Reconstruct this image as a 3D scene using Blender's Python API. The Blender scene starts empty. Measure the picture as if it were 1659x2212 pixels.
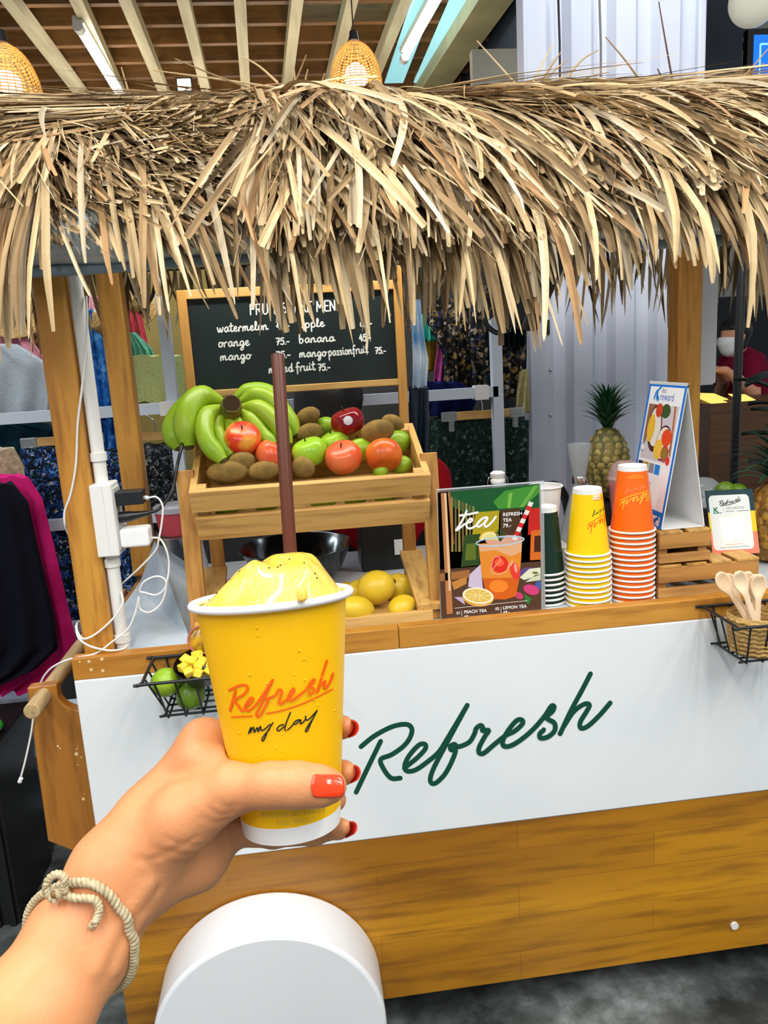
import bpy, math, random
import numpy as np
from mathutils import Vector, Matrix

# ------------------------------------------------------------------ scene, camera, world, light
S = bpy.context.scene
COL = S.collection
IW, IH, FPX = 1659, 2212, 1660.0
CAM = np.array([0.0, 0.0, 1.49])
YAW, PITCH, ROLL = [math.radians(a) for a in (5.955, 11.495, -3.385)]
_cy, _sy, _cp, _sp = math.cos(YAW), math.sin(YAW), math.cos(PITCH), math.sin(PITCH)
FWD = np.array([_sy * _cp, _cy * _cp, -_sp])
_r0 = np.array([_cy, -_sy, 0.0]); _u0 = np.cross(_r0, FWD)
RGT = math.cos(ROLL) * _r0 + math.sin(ROLL) * _u0
UPV = -math.sin(ROLL) * _r0 + math.cos(ROLL) * _u0
cd = bpy.data.cameras.new('camera'); cam = bpy.data.objects.new('camera', cd); COL.objects.link(cam)
cd.sensor_fit = 'VERTICAL'; cd.sensor_height = 32.0; cd.lens = FPX / IH * 32.0
cd.clip_start = 0.02; cd.clip_end = 100
cam.matrix_world = Matrix(((RGT[0], UPV[0], -FWD[0], CAM[0]), (RGT[1], UPV[1], -FWD[1], CAM[1]),
                           (RGT[2], UPV[2], -FWD[2], CAM[2]), (0, 0, 0, 1)))
S.camera = cam
cd.dof.use_dof = False
S.view_settings.view_transform = 'Standard'; S.view_settings.look = 'None'
S.view_settings.gamma = 1.0; S.view_settings.use_curve_mapping = False
S.view_settings.exposure = 0.0
W_ = bpy.data.worlds.new('hall_ambient'); S.world = W_; W_.use_nodes = True
_bg = W_.node_tree.nodes['Background']; _bg.inputs[0].default_value = (0.86, 0.93, 1.0, 1); _bg.inputs[1].default_value = 0.47
S.cycles.max_bounces = 6; S.cycles.diffuse_bounces = 3; S.cycles.glossy_bounces = 3
S.cycles.transmission_bounces = 6; S.cycles.transparent_max_bounces = 12
S.cycles.use_denoising = True
S.cycles.sample_clamp_indirect = 4.0
S.cycles.caustics_reflective = False; S.cycles.caustics_refractive = False

def ray(x, y): return (x - IW / 2) / FPX * RGT - (y - IH / 2) / FPX * UPV + FWD
def onY(x, y, Y): d = ray(x, y); return CAM + d * Y / d[1]
def onZ(x, y, Z): d = ray(x, y); return CAM + d * (Z - CAM[2]) / d[2]
def atD(x, y, D): return CAM + ray(x, y) * D

def tube_light(name, loc, length, width, power, color, rot=(0, 0, 0)):
    l = bpy.data.lights.new(name, 'AREA'); l.shape = 'RECTANGLE'; l.size = width; l.size_y = length
    l.energy = power; l.color = color
    o = bpy.data.objects.new(name, l); COL.objects.link(o); o.location = loc; o.rotation_euler = rot
    return o
# rows of ceiling tubes over the aisle in front of the cart and over the stalls
LC = (1.0, 0.97, 0.92)
for lx, ly in ((-1.7, 0.35), (-0.4, 0.35), (0.9, 0.35), (2.1, 0.35)):
    tube_light('ceiling_tube_light', (lx, ly, 3.05), 1.2, 0.16, 22, LC, (math.radians(15), 0, 0))
for lx, ly in ((-1.8, -0.9), (-0.3, -0.9), (1.2, -0.9), (2.4, -0.9)):
    tube_light('ceiling_tube_light', (lx, ly, 3.05), 1.2, 0.20, 20, LC, (math.radians(40), 0, 0))
for lx in (-1.6, 1.2):
    tube_light('ceiling_tube_light', (lx, 2.9, 3.2), 1.2, 0.16, 18, (0.85, 0.93, 1.0))

def bulb(name, loc, power, color, r=0.04):
    l = bpy.data.lights.new(name, 'POINT'); l.energy = power; l.color = color; l.shadow_soft_size = r
    o = bpy.data.objects.new(name, l); COL.objects.link(o); o.location = loc; return o
# added fill under the thatch, without a fixture; lamp over the clothes stall
tube_light('under_roof_fill_light', (0.30, 1.66, 1.84), 1.3, 0.04, 7, (1.0, 0.97, 0.9), (0, 0, math.radians(90)))
tube_light('stall_tube_light', (-0.6, 2.9, 2.25), 1.2, 0.10, 9, (0.88, 0.95, 1.0), (math.radians(-25), 0, math.radians(90)))
# added upward fill that brightens the timber ceiling, no fixtures behind it
for lx, ly in ((-1.1, 5.3), (0.4, 4.9), (-0.3, 6.2)):
    tube_light('ceiling_fill_light', (lx, ly, 2.5), 1.2, 0.3, 13, (1.0, 0.90, 0.70), (math.radians(180), 0, 0))

# ------------------------------------------------------------------ helpers
rnd = random.Random(7)

def new_mat(name):
    m = bpy.data.materials.new(name); m.use_nodes = True
    nt = m.node_tree; return m, nt, nt.nodes['Principled BSDF']
def C4(c): return (c[0], c[1], c[2], 1.0)
def sr(r, g, b):
    def f(v):
        v /= 255.0
        return v / 12.92 if v <= 0.04045 else ((v + 0.055) / 1.055) ** 2.4
    return (f(r), f(g), f(b))
def mat(name, c, rough=0.5, metal=0.0, c2=None, scale=12.0, stretch=(1, 1, 1), bump=0.0, bscale=60.0, bstretch=None,
        spec=0.5, sss=0.0, trans=0.0, alpha=1.0, emit=None, estr=1.0, coat=0.0, lo=0.35, hi=0.65, detail=4.0, ior=1.45):
    m, nt, b = new_mat(name)
    b.inputs['Base Color'].default_value = C4(c); b.inputs['Roughness'].default_value = rough
    b.inputs['Metallic'].default_value = metal; b.inputs['Specular IOR Level'].default_value = spec
    b.inputs['IOR'].default_value = ior
    if sss: b.inputs['Subsurface Weight'].default_value = sss; b.inputs['Subsurface Radius'].default_value = (0.008, 0.003, 0.0015); b.inputs['Subsurface Scale'].default_value = 0.6
    if trans: b.inputs['Transmission Weight'].default_value = trans
    if alpha < 1: b.inputs['Alpha'].default_value = alpha
    if coat: b.inputs['Coat Weight'].default_value = coat; b.inputs['Coat Roughness'].default_value = 0.1
    if emit: b.inputs['Emission Color'].default_value = C4(emit); b.inputs['Emission Strength'].default_value = estr
    if c2 or bump:
        tc = nt.nodes.new('ShaderNodeTexCoord')
        if c2:
            mp = nt.nodes.new('ShaderNodeMapping'); mp.inputs['Scale'].default_value = stretch
            nt.links.new(tc.outputs['Object'], mp.inputs['Vector'])
            n = nt.nodes.new('ShaderNodeTexNoise'); n.inputs['Scale'].default_value = scale; n.inputs['Detail'].default_value = detail
            nt.links.new(mp.outputs[0], n.inputs['Vector'])
            r = nt.nodes.new('ShaderNodeValToRGB'); r.color_ramp.elements[0].position = lo; r.color_ramp.elements[1].position = hi
            r.color_ramp.elements[0].color = C4(c); r.color_ramp.elements[1].color = C4(c2)
            nt.links.new(n.outputs['Fac'], r.inputs['Fac']); nt.links.new(r.outputs['Color'], b.inputs['Base Color'])
        if bump:
            mp2 = nt.nodes.new('ShaderNodeMapping'); mp2.inputs['Scale'].default_value = bstretch or stretch
            nt.links.new(tc.outputs['Object'], mp2.inputs['Vector'])
            n2 = nt.nodes.new('ShaderNodeTexNoise'); n2.inputs['Scale'].default_value = bscale; n2.inputs['Detail'].default_value = 3
            nt.links.new(mp2.outputs[0], n2.inputs['Vector'])
            bp = nt.nodes.new('ShaderNodeBump'); bp.inputs['Strength'].default_value = bump; bp.inputs['Distance'].default_value = 0.004
            nt.links.new(n2.outputs['Fac'], bp.inputs['Height']); nt.links.new(bp.outputs[0], b.inputs['Normal'])
    return m
def wood(name, c, c2, axis='X', scale=9.0, rough=0.45, dark=None, plank=None, coat=0.0):
    """grain running along one object axis, broad tone bands plus fine dark lines"""
    m, nt, b = new_mat(name); b.inputs['Roughness'].default_value = rough
    if coat: b.inputs['Coat Weight'].default_value = coat; b.inputs['Coat Roughness'].default_value = 0.25
    tc = nt.nodes.new('ShaderNodeTexCoord')
    st = {'X': (0.10, 1, 1), 'Y': (1, 0.10, 1), 'Z': (1, 1, 0.10)}[axis]
    mp = nt.nodes.new('ShaderNodeMapping'); mp.inputs['Scale'].default_value = st
    nt.links.new(tc.outputs['Object'], mp.inputs['Vector'])
    n = nt.nodes.new('ShaderNodeTexNoise'); n.inputs['Scale'].default_value = scale; n.inputs['Detail'].default_value = 5; n.inputs['Distortion'].default_value = 0.6
    nt.links.new(mp.outputs[0], n.inputs['Vector'])
    r = nt.nodes.new('ShaderNodeValToRGB'); r.color_ramp.elements[0].position = 0.32; r.color_ramp.elements[1].position = 0.68
    r.color_ramp.elements[0].color = C4(c2); r.color_ramp.elements[1].color = C4(c)
    nt.links.new(n.outputs['Fac'], r.inputs['Fac'])
    n2 = nt.nodes.new('ShaderNodeTexNoise'); n2.inputs['Scale'].default_value = scale * 9; n2.inputs['Detail'].default_value = 3
    nt.links.new(mp.outputs[0], n2.inputs['Vector'])
    r2 = nt.nodes.new('ShaderNodeValToRGB'); r2.color_ramp.elements[0].position = 0.30; r2.color_ramp.elements[1].position = 0.52
    d = dark or tuple(x * 0.55 for x in c2)
    r2.color_ramp.elements[0].color = C4(d); r2.color_ramp.elements[1].color = (1, 1, 1, 1)
    nt.links.new(n2.outputs['Fac'], r2.inputs['Fac'])
    mx = nt.nodes.new('ShaderNodeMix'); mx.data_type = 'RGBA'; mx.blend_type = 'MULTIPLY'; mx.inputs['Factor'].default_value = 0.45
    nt.links.new(r.outputs['Color'], mx.inputs['A']); nt.links.new(r2.outputs['Color'], mx.inputs['B'])
    out = mx.outputs['Result']
    if plank:
        br = nt.nodes.new('ShaderNodeTexBrick'); br.offset = 0.5
        br.inputs['Color1'].default_value = (1, 1, 1, 1); br.inputs['Color2'].default_value = (0.72, 0.68, 0.62, 1); br.inputs['Mortar'].default_value = (0.5, 0.44, 0.36, 1)
        br.inputs['Scale'].default_value = 1.0; br.inputs['Mortar Size'].default_value = 0.0012; br.inputs['Brick Width'].default_value = plank[0]; br.inputs['Row Height'].default_value = plank[1]
        sx = nt.nodes.new('ShaderNodeSeparateXYZ'); cx = nt.nodes.new('ShaderNodeCombineXYZ')
        nt.links.new(tc.outputs['Object'], sx.inputs[0]); nt.links.new(sx.outputs['X'], cx.inputs['X']); nt.links.new(sx.outputs['Z'], cx.inputs['Y'])
        nt.links.new(cx.outputs[0], br.inputs['Vector'])
        m3 = nt.nodes.new('ShaderNodeMix'); m3.data_type = 'RGBA'; m3.blend_type = 'MULTIPLY'; m3.inputs['Factor'].default_value = 0.55
        nt.links.new(out, m3.inputs['A']); nt.links.new(br.outputs['Color'], m3.inputs['B']); out = m3.outputs['Result']
    nt.links.new(out, b.inputs['Base Color'])
    bp = nt.nodes.new('ShaderNodeBump'); bp.inputs['Strength'].default_value = 0.12; bp.inputs['Distance'].default_value = 0.002
    nt.links.new(n2.outputs['Fac'], bp.inputs['Height']); nt.links.new(bp.outputs[0], b.inputs['Normal'])
    return m
def speckle(name, base, cols, scale=60.0, rough=0.8, pos=None):
    """printed cloth: voronoi cells coloured through a stepped ramp"""
    m, nt, b = new_mat(name); b.inputs['Roughness'].default_value = rough; b.inputs['Specular IOR Level'].default_value = 0.2
    tc = nt.nodes.new('ShaderNodeTexCoord'); v = nt.nodes.new('ShaderNodeTexVoronoi'); v.inputs['Scale'].default_value = scale
    nz = nt.nodes.new('ShaderNodeTexNoise'); nz.inputs['Scale'].default_value = scale * 0.8
    mxv = nt.nodes.new('ShaderNodeMix'); mxv.data_type = 'VECTOR'; mxv.inputs['Factor'].default_value = 0.03
    nt.links.new(tc.outputs['Object'], nz.inputs['Vector']); nt.links.new(tc.outputs['Object'], mxv.inputs['A']); nt.links.new(nz.outputs['Color'], mxv.inputs['B'])
    nt.links.new(mxv.outputs['Result'], v.inputs['Vector'])
    s = nt.nodes.new('ShaderNodeSeparateColor'); nt.links.new(v.outputs['Color'], s.inputs[0])
    r = nt.nodes.new('ShaderNodeValToRGB'); r.color_ramp.interpolation = 'CONSTANT'
    els = r.color_ramp.elements; els[0].color = C4(base); els[0].position = 0
    n = len(cols); pos = pos or [0.5 + 0.5 * i / n for i in range(n)]
    els[1].position = pos[0]; els[1].color = C4(cols[0])
    for p, c in zip(pos[1:], cols[1:]):
        e = els.new(p); e.color = C4(c)
    nt.links.new(s.outputs[0], r.inputs['Fac']); nt.links.new(r.outputs['Color'], b.inputs['Base Color'])
    return m
def attr_mat(name, rough=0.7, spec=0.3, bump=0.0, bscale=200, trl=0.0, sss=0.0, coat=0.0):
    """material coloured by the mesh's own 'tone' attribute (one tone per leaf, fruit or print)"""
    m, nt, b = new_mat(name); b.inputs['Roughness'].default_value = rough; b.inputs['Specular IOR Level'].default_value = spec
    a = nt.nodes.new('ShaderNodeAttribute'); a.attribute_name = 'tone'
    nt.links.new(a.outputs['Color'], b.inputs['Base Color'])
    if coat: b.inputs['Coat Weight'].default_value = coat
    if bump:
        n = nt.nodes.new('ShaderNodeTexNoise'); n.inputs['Scale'].default_value = bscale
        tc = nt.nodes.new('ShaderNodeTexCoord'); nt.links.new(tc.outputs['Object'], n.inputs['Vector'])
        bp = nt.nodes.new('ShaderNodeBump'); bp.inputs['Strength'].default_value = bump; bp.inputs['Distance'].default_value = 0.002
        nt.links.new(n.outputs['Fac'], bp.inputs['Height']); nt.links.new(bp.outputs[0], b.inputs['Normal'])
    return m

def tag(o, label=None, cat=None, group=None, kind=None):
    if label: o['label'] = label
    if cat: o['category'] = cat
    if group: o['group'] = group
    if kind: o['kind'] = kind
    return o
def thing(name, label, cat, loc=(0, 0, 0), rot=(0, 0, 0), group=None):
    o = bpy.data.objects.new(name, None); COL.objects.link(o); o.empty_display_size = 0.05
    o.location = tuple(float(x) for x in loc); o.rotation_euler = rot
    return tag(o, label, cat, group)
def basis(o):
    M = Matrix.LocRotScale(o.location, o.rotation_euler, o.scale)
    return basis(o.parent) @ M if o.parent else M
def dup(root, loc=None, rot=None, label=None, group=None, scale=None):
    r = root.copy(); COL.objects.link(r)
    if loc is not None: r.location = tuple(float(x) for x in loc)
    if rot is not None: r.rotation_euler = rot
    if scale is not None: r.scale = scale
    if label: r['label'] = label
    if group: r['group'] = group
    for ch in list(root.children):
        c = ch.copy(); COL.objects.link(c); c.parent = r
        for g in list(ch.children):
            d = g.copy(); COL.objects.link(d); d.parent = c
    return r

def norm(v):
    v = np.asarray(v, float); n = np.linalg.norm(v); return v / n if n > 1e-12 else v
def frame(d, hint=(0, 0, 1)):
    d = norm(d); h = np.array(hint, float)
    if abs(d @ h) > 0.97: h = np.array((1.0, 0, 0))
    a = norm(np.cross(h, d)); return a, np.cross(d, a), d
def rotm(rx=0, ry=0, rz=0):
    return np.array(Matrix.Rotation(rz, 3, 'Z') @ Matrix.Rotation(ry, 3, 'Y') @ Matrix.Rotation(rx, 3, 'X'))
def smooth_path(pts, k=6, closed=False):
    P = [np.array(p, float) for p in pts]
    if len(P) < 3 and not closed: return [P[0] + (P[-1] - P[0]) * t for t in np.linspace(0, 1, k + 1)]
    out = []; n = len(P)
    for i in range(n if closed else n - 1):
        if closed: p0, p1, p2, p3 = P[(i - 1) % n], P[i], P[(i + 1) % n], P[(i + 2) % n]
        else:
            p1, p2 = P[i], P[i + 1]; p0 = P[i - 1] if i else 2 * p1 - p2; p3 = P[i + 2] if i + 2 < n else 2 * p2 - p1
        for j in range(k):
            t = j / k
            out.append(0.5 * ((2 * p1) + (-p0 + p2) * t + (2 * p0 - 5 * p1 + 4 * p2 - p3) * t * t + (-p0 + 3 * p1 - 3 * p2 + p3) * t ** 3))
    if not closed: out.append(P[-1])
    return out

class MB:
    def __init__(s): s.v = []; s.f = []; s.mi = []; s.tone = []; s.use_tone = False
    def add(s, vs, fs, mi=0, tone=None):
        o = len(s.v); s.v.extend([tuple(map(float, p)) for p in vs]); s.f.extend([tuple(i + o for i in f) for f in fs]); s.mi.extend([mi] * len(fs))
        if tone is not None: s.use_tone = True
        s.tone.extend([tone or (0.5, 0.5, 0.5)] * len(fs)); return s
    def box(s, lo, hi, mi=0, R=None, tone=None):
        lo = np.array(lo, float); hi = np.array(hi, float); c = (lo + hi) / 2; h = (hi - lo) / 2
        vs = [np.array((x, y, z)) * h for z in (-1, 1) for y in (-1, 1) for x in (-1, 1)]
        if R is not None: vs = [R @ p for p in vs]
        return s.add([c + p for p in vs], [(0, 2, 3, 1), (4, 5, 7, 6), (0, 1, 5, 4), (2, 6, 7, 3), (0, 4, 6, 2), (1, 3, 7, 5)], mi, tone)
    def beam(s, p0, p1, w, h, mi=0, hint=(0, 0, 1), tone=None):
        """bar of w x h section between two points"""
        a, b, d = frame(np.array(p1, float) - np.array(p0, float), hint); vs = []
        for p in (p0, p1):
            for sx, sy in ((-1, -1), (1, -1), (1, 1), (-1, 1)): vs.append(np.array(p) + a * sx * w / 2 + b * sy * h / 2)
        return s.add(vs, [(3, 2, 1, 0), (4, 5, 6, 7), (0, 1, 5, 4), (1, 2, 6, 5), (2, 3, 7, 6), (3, 0, 4, 7)], mi, tone)
    def tube(s, pts, r, n=8, mi=0, caps=True, closed=False, tone=None, flat=1.0):
        P = [np.array(p, float) for p in pts]; m = len(P); rr = r if hasattr(r, '__len__') else [r] * m
        vs = []; fs = []; a = None
        for i, p in enumerate(P):
            if closed: d = norm(P[(i + 1) % m] - P[i - 1])
            else: d = norm(P[min(i + 1, m - 1)] - P[max(i - 1, 0)])
            if a is None: a, b, _ = frame(d)
            else:
                a = norm(a - d * (a @ d)); b = np.cross(d, a)
            for k in range(n):
                t = 2 * math.pi * k / n; vs.append(p + rr[i] * (a * math.cos(t) + b * math.sin(t) * flat))
        for i in range(m if closed else m - 1):
            j = (i + 1) % m
            for k in range(n): fs.append((i * n + k, i * n + (k + 1) % n, j * n + (k + 1) % n, j * n + k))
        if caps and not closed: fs.append(tuple(range(n - 1, -1, -1))); fs.append(tuple((m - 1) * n + k for k in range(n)))
        return s.add(vs, fs, mi, tone)
    def cyl(s, p0, p1, r0, r1=None, n=24, mi=0, caps=True, tone=None): return s.tube([p0, p1], [r0, r0 if r1 is None else r1], n, mi, caps, tone=tone)
    def lathe(s, prof, n=32, M=None, mi=0, tone=None, closed=False, a0=0.0, a1=2 * math.pi):
        vs = []; fs = []; m = len(prof); full = abs(a1 - a0 - 2 * math.pi) < 1e-6; nn = n if full else n + 1
        for (r, z) in prof:
            for k in range(nn):
                t = a0 + (a1 - a0) * k / n; p = np.array((r * math.cos(t), r * math.sin(t), z)); vs.append(p if M is None else M[:3, :3] @ p + M[:3, 3])
        for i in range(m if closed else m - 1):
            j = (i + 1) % m
            for k in range(n):
                k2 = (k + 1) % nn; fs.append((i * nn + k, i * nn + k2, j * nn + k2, j * nn + k))
        return s.add(vs, fs, mi, tone)
    def ball(s, c, r, R=None, nu=20, nv=12, fn=None, mi=0, tone=None):
        """ellipsoid; fn(unit direction) -> radius factor; poles along local z"""
        r = np.array((r, r, r) if not hasattr(r, '__len__') else r, float); c = np.array(c, float); vs = []; fs = []
        for j in range(nv + 1):
            ph = math.pi * j / nv
            for k in range(nu if 0 < j < nv else 1):
                t = 2 * math.pi * k / nu; d = np.array((math.sin(ph) * math.cos(t), math.sin(ph) * math.sin(t), math.cos(ph)))
                p = d * r * (fn(d) if fn else 1.0)
                if R is not None: p = R @ p
                vs.append(c + p)
        def ix(j, k): return 0 if j == 0 else (1 + (nv - 1) * nu if j == nv else 1 + (j - 1) * nu + k % nu)
        for j in range(nv):
            for k in range(nu):
                q = (ix(j, k), ix(j + 1, k), ix(j + 1, k + 1), ix(j, k + 1)); q2 = tuple(dict.fromkeys(q))
                if len(q2) > 2: fs.append(q2)
        return s.add(vs, fs, mi, tone)
    def grid(s, rows, mi=0, tone=None, closed_u=False):
        m = len(rows); n = len(rows[0]); fs = []
        for i in range(m - 1):
            for k in range(n if closed_u else n - 1):
                k2 = (k + 1) % n; fs.append((i * n + k, i * n + k2, (i + 1) * n + k2, (i + 1) * n + k))
        return s.add([p for r in rows for p in r], fs, mi, tone)
    def prism(s, poly, vec, mi=0, tone=None):
        """closed polygon (3D points) extruded along vec"""
        n = len(poly); P = [np.array(p, float) for p in poly]; v = np.array(vec, float)
        return s.add(P + [p + v for p in P], [tuple(range(n - 1, -1, -1)), tuple(range(n, 2 * n))] + [(i, (i + 1) % n, n + (i + 1) % n, n + i) for i in range(n)], mi, tone)
    def ribbon(s, pts, w, fmap, mi=0, k=5, sm=True, tone=None, taper=None):
        """pen stroke of width w in a 2D drawing space, carried onto a surface by fmap(x, y)"""
        P = smooth_path(pts, k) if sm else [np.array(p, float) for p in pts]
        Q = [P[0]]
        for p in P[1:]:
            if np.linalg.norm(p - Q[-1]) > 1e-9: Q.append(p)
        P = Q; n = len(P); L = []; Rr = []
        for i, p in enumerate(P):
            d = norm(P[min(i + 1, n - 1)] - P[max(i - 1, 0)]); q = np.array((-d[1], d[0])); ww = w if taper is None else w * (taper[0] + (taper[1] - taper[0]) * i / max(1, n - 1))
            L.append(p + q * ww / 2); Rr.append(p - q * ww / 2)
        o = []; fs = []; e = w * .05; p0 = np.array(fmap(*P[0])); nn = norm(np.cross(np.array(fmap(P[0][0] + e, P[0][1])) - p0, np.array(fmap(P[0][0], P[0][1] + e)) - p0))
        ref = p0 * (1, 1, 0) if math.hypot(p0[0], p0[1]) < .06 else CAM - p0
        if nn @ ref < 0: nn = -nn
        for i_, (a, b) in enumerate(zip(L, Rr)): o += [np.array(fmap(*a)) + nn * 4e-6 * i_, np.array(fmap(*b)) + nn * 4e-6 * i_]
        for i in range(n - 1): fs.append((2 * i, 2 * i + 1, 2 * i + 3, 2 * i + 2))
        for e, sgn in ((0, -1), (n - 1, 1)):                       # round ends
            d = norm(P[min(e + 1, n - 1)] - P[max(e - 1, 0)]) * sgn; q = np.array((-d[1], d[0])); b = len(o)
            ww = w if taper is None else w * taper[0 if e == 0 else 1]
            arc = [P[e] + ww / 2 * (q * math.cos(t) + d * math.sin(t)) for t in np.linspace(0, math.pi, 7)]
            o += [fmap(*a) for a in arc]; fs.append(tuple(range(b, b + 7)))
        return s.add(o, fs, mi, tone)
    def build(s, name, mats, parent=None, smooth=35, bevel=0.0, local=False, seg=2, solid=0.0, sub=0):
        mats = mats if isinstance(mats, (list, tuple)) else [mats]
        V = np.array(s.v, float).reshape(-1, 3)
        if parent is not None and not local:
            Mi = np.array(basis(parent).inverted()); V = V @ Mi[:3, :3].T + Mi[:3, 3]
        me = bpy.data.meshes.new(name); me.from_pydata(V.tolist(), [], s.f)
        for m in mats: me.materials.append(m)
        me.polygons.foreach_set('material_index', s.mi)
        if s.use_tone:
            at = me.attributes.new('tone', 'FLOAT_COLOR', 'FACE')
            at.data.foreach_set('color', np.array([list(t) + [1.0] for t in s.tone], np.float32).ravel())
        if smooth:
            me.polygons.foreach_set('use_smooth', [True] * len(s.f)); me.set_sharp_from_angle(angle=math.radians(smooth))
        me.update()
        o = bpy.data.objects.new(name, me); COL.objects.link(o)
        if parent is not None: o.parent = parent
        if solid: md = o.modifiers.new('thickness', 'SOLIDIFY'); md.thickness = solid; md.offset = 1
        if bevel: md = o.modifiers.new('edges', 'BEVEL'); md.width = bevel; md.segments = seg; md.limit_method = 'ANGLE'; md.angle_limit = math.radians(40)
        if sub: md = o.modifiers.new('soft', 'SUBSURF'); md.levels = sub; md.render_levels = sub
        return o

def text_mesh(body, size=1.0, align='LEFT', bold=0.0, space=1.0, shear=0.0):
    """flat lettering from the built-in font -> (vertices 2D, faces)"""
    cu = bpy.data.curves.new('lettering', 'FONT'); cu.body = body; cu.size = size; cu.align_x = align; cu.offset = bold; cu.space_character = space; cu.shear = shear
    cu.resolution_u = 3
    ob = bpy.data.objects.new('lettering', cu); COL.objects.link(ob)
    dg = bpy.context.evaluated_depsgraph_get(); me = bpy.data.meshes.new_from_object(ob.evaluated_get(dg))
    vs = [(v.co.x, v.co.y) for v in me.vertices]; fs = [tuple(p.vertices) for p in me.polygons]
    bpy.data.objects.remove(ob); bpy.data.curves.remove(cu); bpy.data.meshes.remove(me)
    return vs, fs
def put_text(mb, body, fmap, x, y, size, mi=0, align='LEFT', bold=0.0, space=1.0, sx=1.0, tone=None, rot=0.0):
    vs, fs = text_mesh(body, size, align, bold, space); c, s_ = math.cos(rot), math.sin(rot)
    mb.add([fmap(x + vx * sx * c - vy * s_, y + vx * sx * s_ + vy * c) for vx, vy in vs], fs, mi, tone)
def plane_map(o, ux, uy, off=0.0):
    o = np.array(o, float); ux = np.array(ux, float); uy = np.array(uy, float); n = norm(np.cross(ux, uy))
    return lambda x, y: o + ux * x + uy * y + n * off
# ------------------------------------------------------------------ materials shared by many things
M_white = mat('white_lacquer', (0.80, 0.83, 0.84), 0.38, c2=(0.74, 0.78, 0.80), scale=3)
M_wpaint = mat('white_gloss_paint', (0.82, 0.84, 0.86), 0.25)
M_rail = wood('varnished_pine_rail', sr(212, 152, 62), sr(176, 114, 34), 'X', 7, 0.4, coat=0.2)
M_plank = wood('varnished_planks', sr(204, 142, 16), sr(162, 104, 6), 'X', 5.5, 0.4, dark=(0.16, 0.07, 0.01), plank=(0.62, 0.085), coat=0.25)
M_board = wood('varnished_pine_board', sr(188, 125, 45), sr(150, 92, 26), 'Z', 6, 0.45, coat=0.15)
M_post = wood('varnished_pine_post', sr(212, 152, 58), sr(178, 116, 34), 'Z', 8, 0.42, coat=0.2)
M_pine = wood('pale_pine_x', sr(222, 180, 110), sr(196, 146, 74), 'X', 8, 0.55)
M_pineY = wood('pale_pine_y', sr(216, 172, 98), sr(190, 140, 66), 'Y', 8, 0.55)
M_pineZ = wood('pale_pine_z', sr(206, 152, 76), sr(176, 122, 50), 'Z', 8, 0.5)
M_bamboo = wood('bamboo_slat', sr(208, 158, 92), sr(178, 124, 60), 'X', 6, 0.5)
M_dowel = wood('bare_dowel', sr(196, 168, 120), sr(160, 132, 92), 'Y', 12, 0.75)
M_black = mat('black_plastic', (0.012, 0.013, 0.014), 0.35)
M_dark = mat('dark_void', (0.012, 0.012, 0.014), 0.8)
M_wire = mat('black_coated_wire', (0.01, 0.011, 0.012), 0.35)
M_whp = mat('white_plastic', (0.78, 0.77, 0.73), 0.3)
M_cable = mat('white_cable', (0.80, 0.80, 0.77), 0.4)
M_steel = mat('brushed_steel', (0.62, 0.63, 0.64), 0.22, 1.0)
M_glass = mat('clear_plastic', (0.95, 0.97, 0.98), 0.05, trans=1.0, ior=1.2)
M_clear = mat('thin_clear_film', (0.85, 0.9, 0.92), 0.08, alpha=0.22)
M_paper = mat('white_card', (0.82, 0.82, 0.81), 0.5)
M_print = attr_mat('printed_inks', 0.35, 0.4)
M_fruit = attr_mat('fruit_skin', 0.32, 0.5)

# ------------------------------------------------------------------ the setting
def struct(mb, name, m, **k): return tag(mb.build(name, m, **k), kind='structure')
def concrete():
    m, nt, b = new_mat('stained_concrete'); b.inputs['Roughness'].default_value = 0.45
    tc = nt.nodes.new('ShaderNodeTexCoord')
    n1 = nt.nodes.new('ShaderNodeTexNoise'); n1.inputs['Scale'].default_value = 2.6; n1.inputs['Detail'].default_value = 9; n1.inputs['Roughness'].default_value = 0.68
    n2 = nt.nodes.new('ShaderNodeTexNoise'); n2.inputs['Scale'].default_value = 17; n2.inputs['Detail'].default_value = 7
    for n in (n1, n2): nt.links.new(tc.outputs['Object'], n.inputs['Vector'])
    r1 = nt.nodes.new('ShaderNodeValToRGB'); e = r1.color_ramp.elements
    e[0].position = 0.36; e[0].color = (0.030, 0.036, 0.036, 1); e[1].position = 0.66; e[1].color = (0.36, 0.40, 0.40, 1)
    k = e.new(0.50); k.color = (0.12, 0.14, 0.14, 1)
    r2 = nt.nodes.new('ShaderNodeValToRGB'); r2.color_ramp.elements[0].position = 0.35; r2.color_ramp.elements[0].color = (0.45, 0.43, 0.38, 1); r2.color_ramp.elements[1].position = 0.62
    nt.links.new(n1.outputs['Fac'], r1.inputs['Fac']); nt.links.new(n2.outputs['Fac'], r2.inputs['Fac'])
    mx = nt.nodes.new('ShaderNodeMix'); mx.data_type = 'RGBA'; mx.blend_type = 'MULTIPLY'; mx.inputs['Factor'].default_value = 0.8
    nt.links.new(r1.outputs[0], mx.inputs['A']); nt.links.new(r2.outputs[0], mx.inputs['B']); nt.links.new(mx.outputs['Result'], b.inputs['Base Color'])
    bp = nt.nodes.new('ShaderNodeBump'); bp.inputs['Strength'].default_value = 0.25; bp.inputs['Distance'].default_value = 0.004
    nt.links.new(n2.outputs['Fac'], bp.inputs['Height']); nt.links.new(bp.outputs[0], b.inputs['Normal'])
    return m
struct(MB().box((-4.5, -2.5, -0.05), (9.0, 9.0, 0.0)), 'floor', concrete(), smooth=0)
M_ceil = mat('ceiling_boards', sr(206, 198, 160), 0.8, c2=sr(160, 152, 116), scale=1.4)
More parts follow.
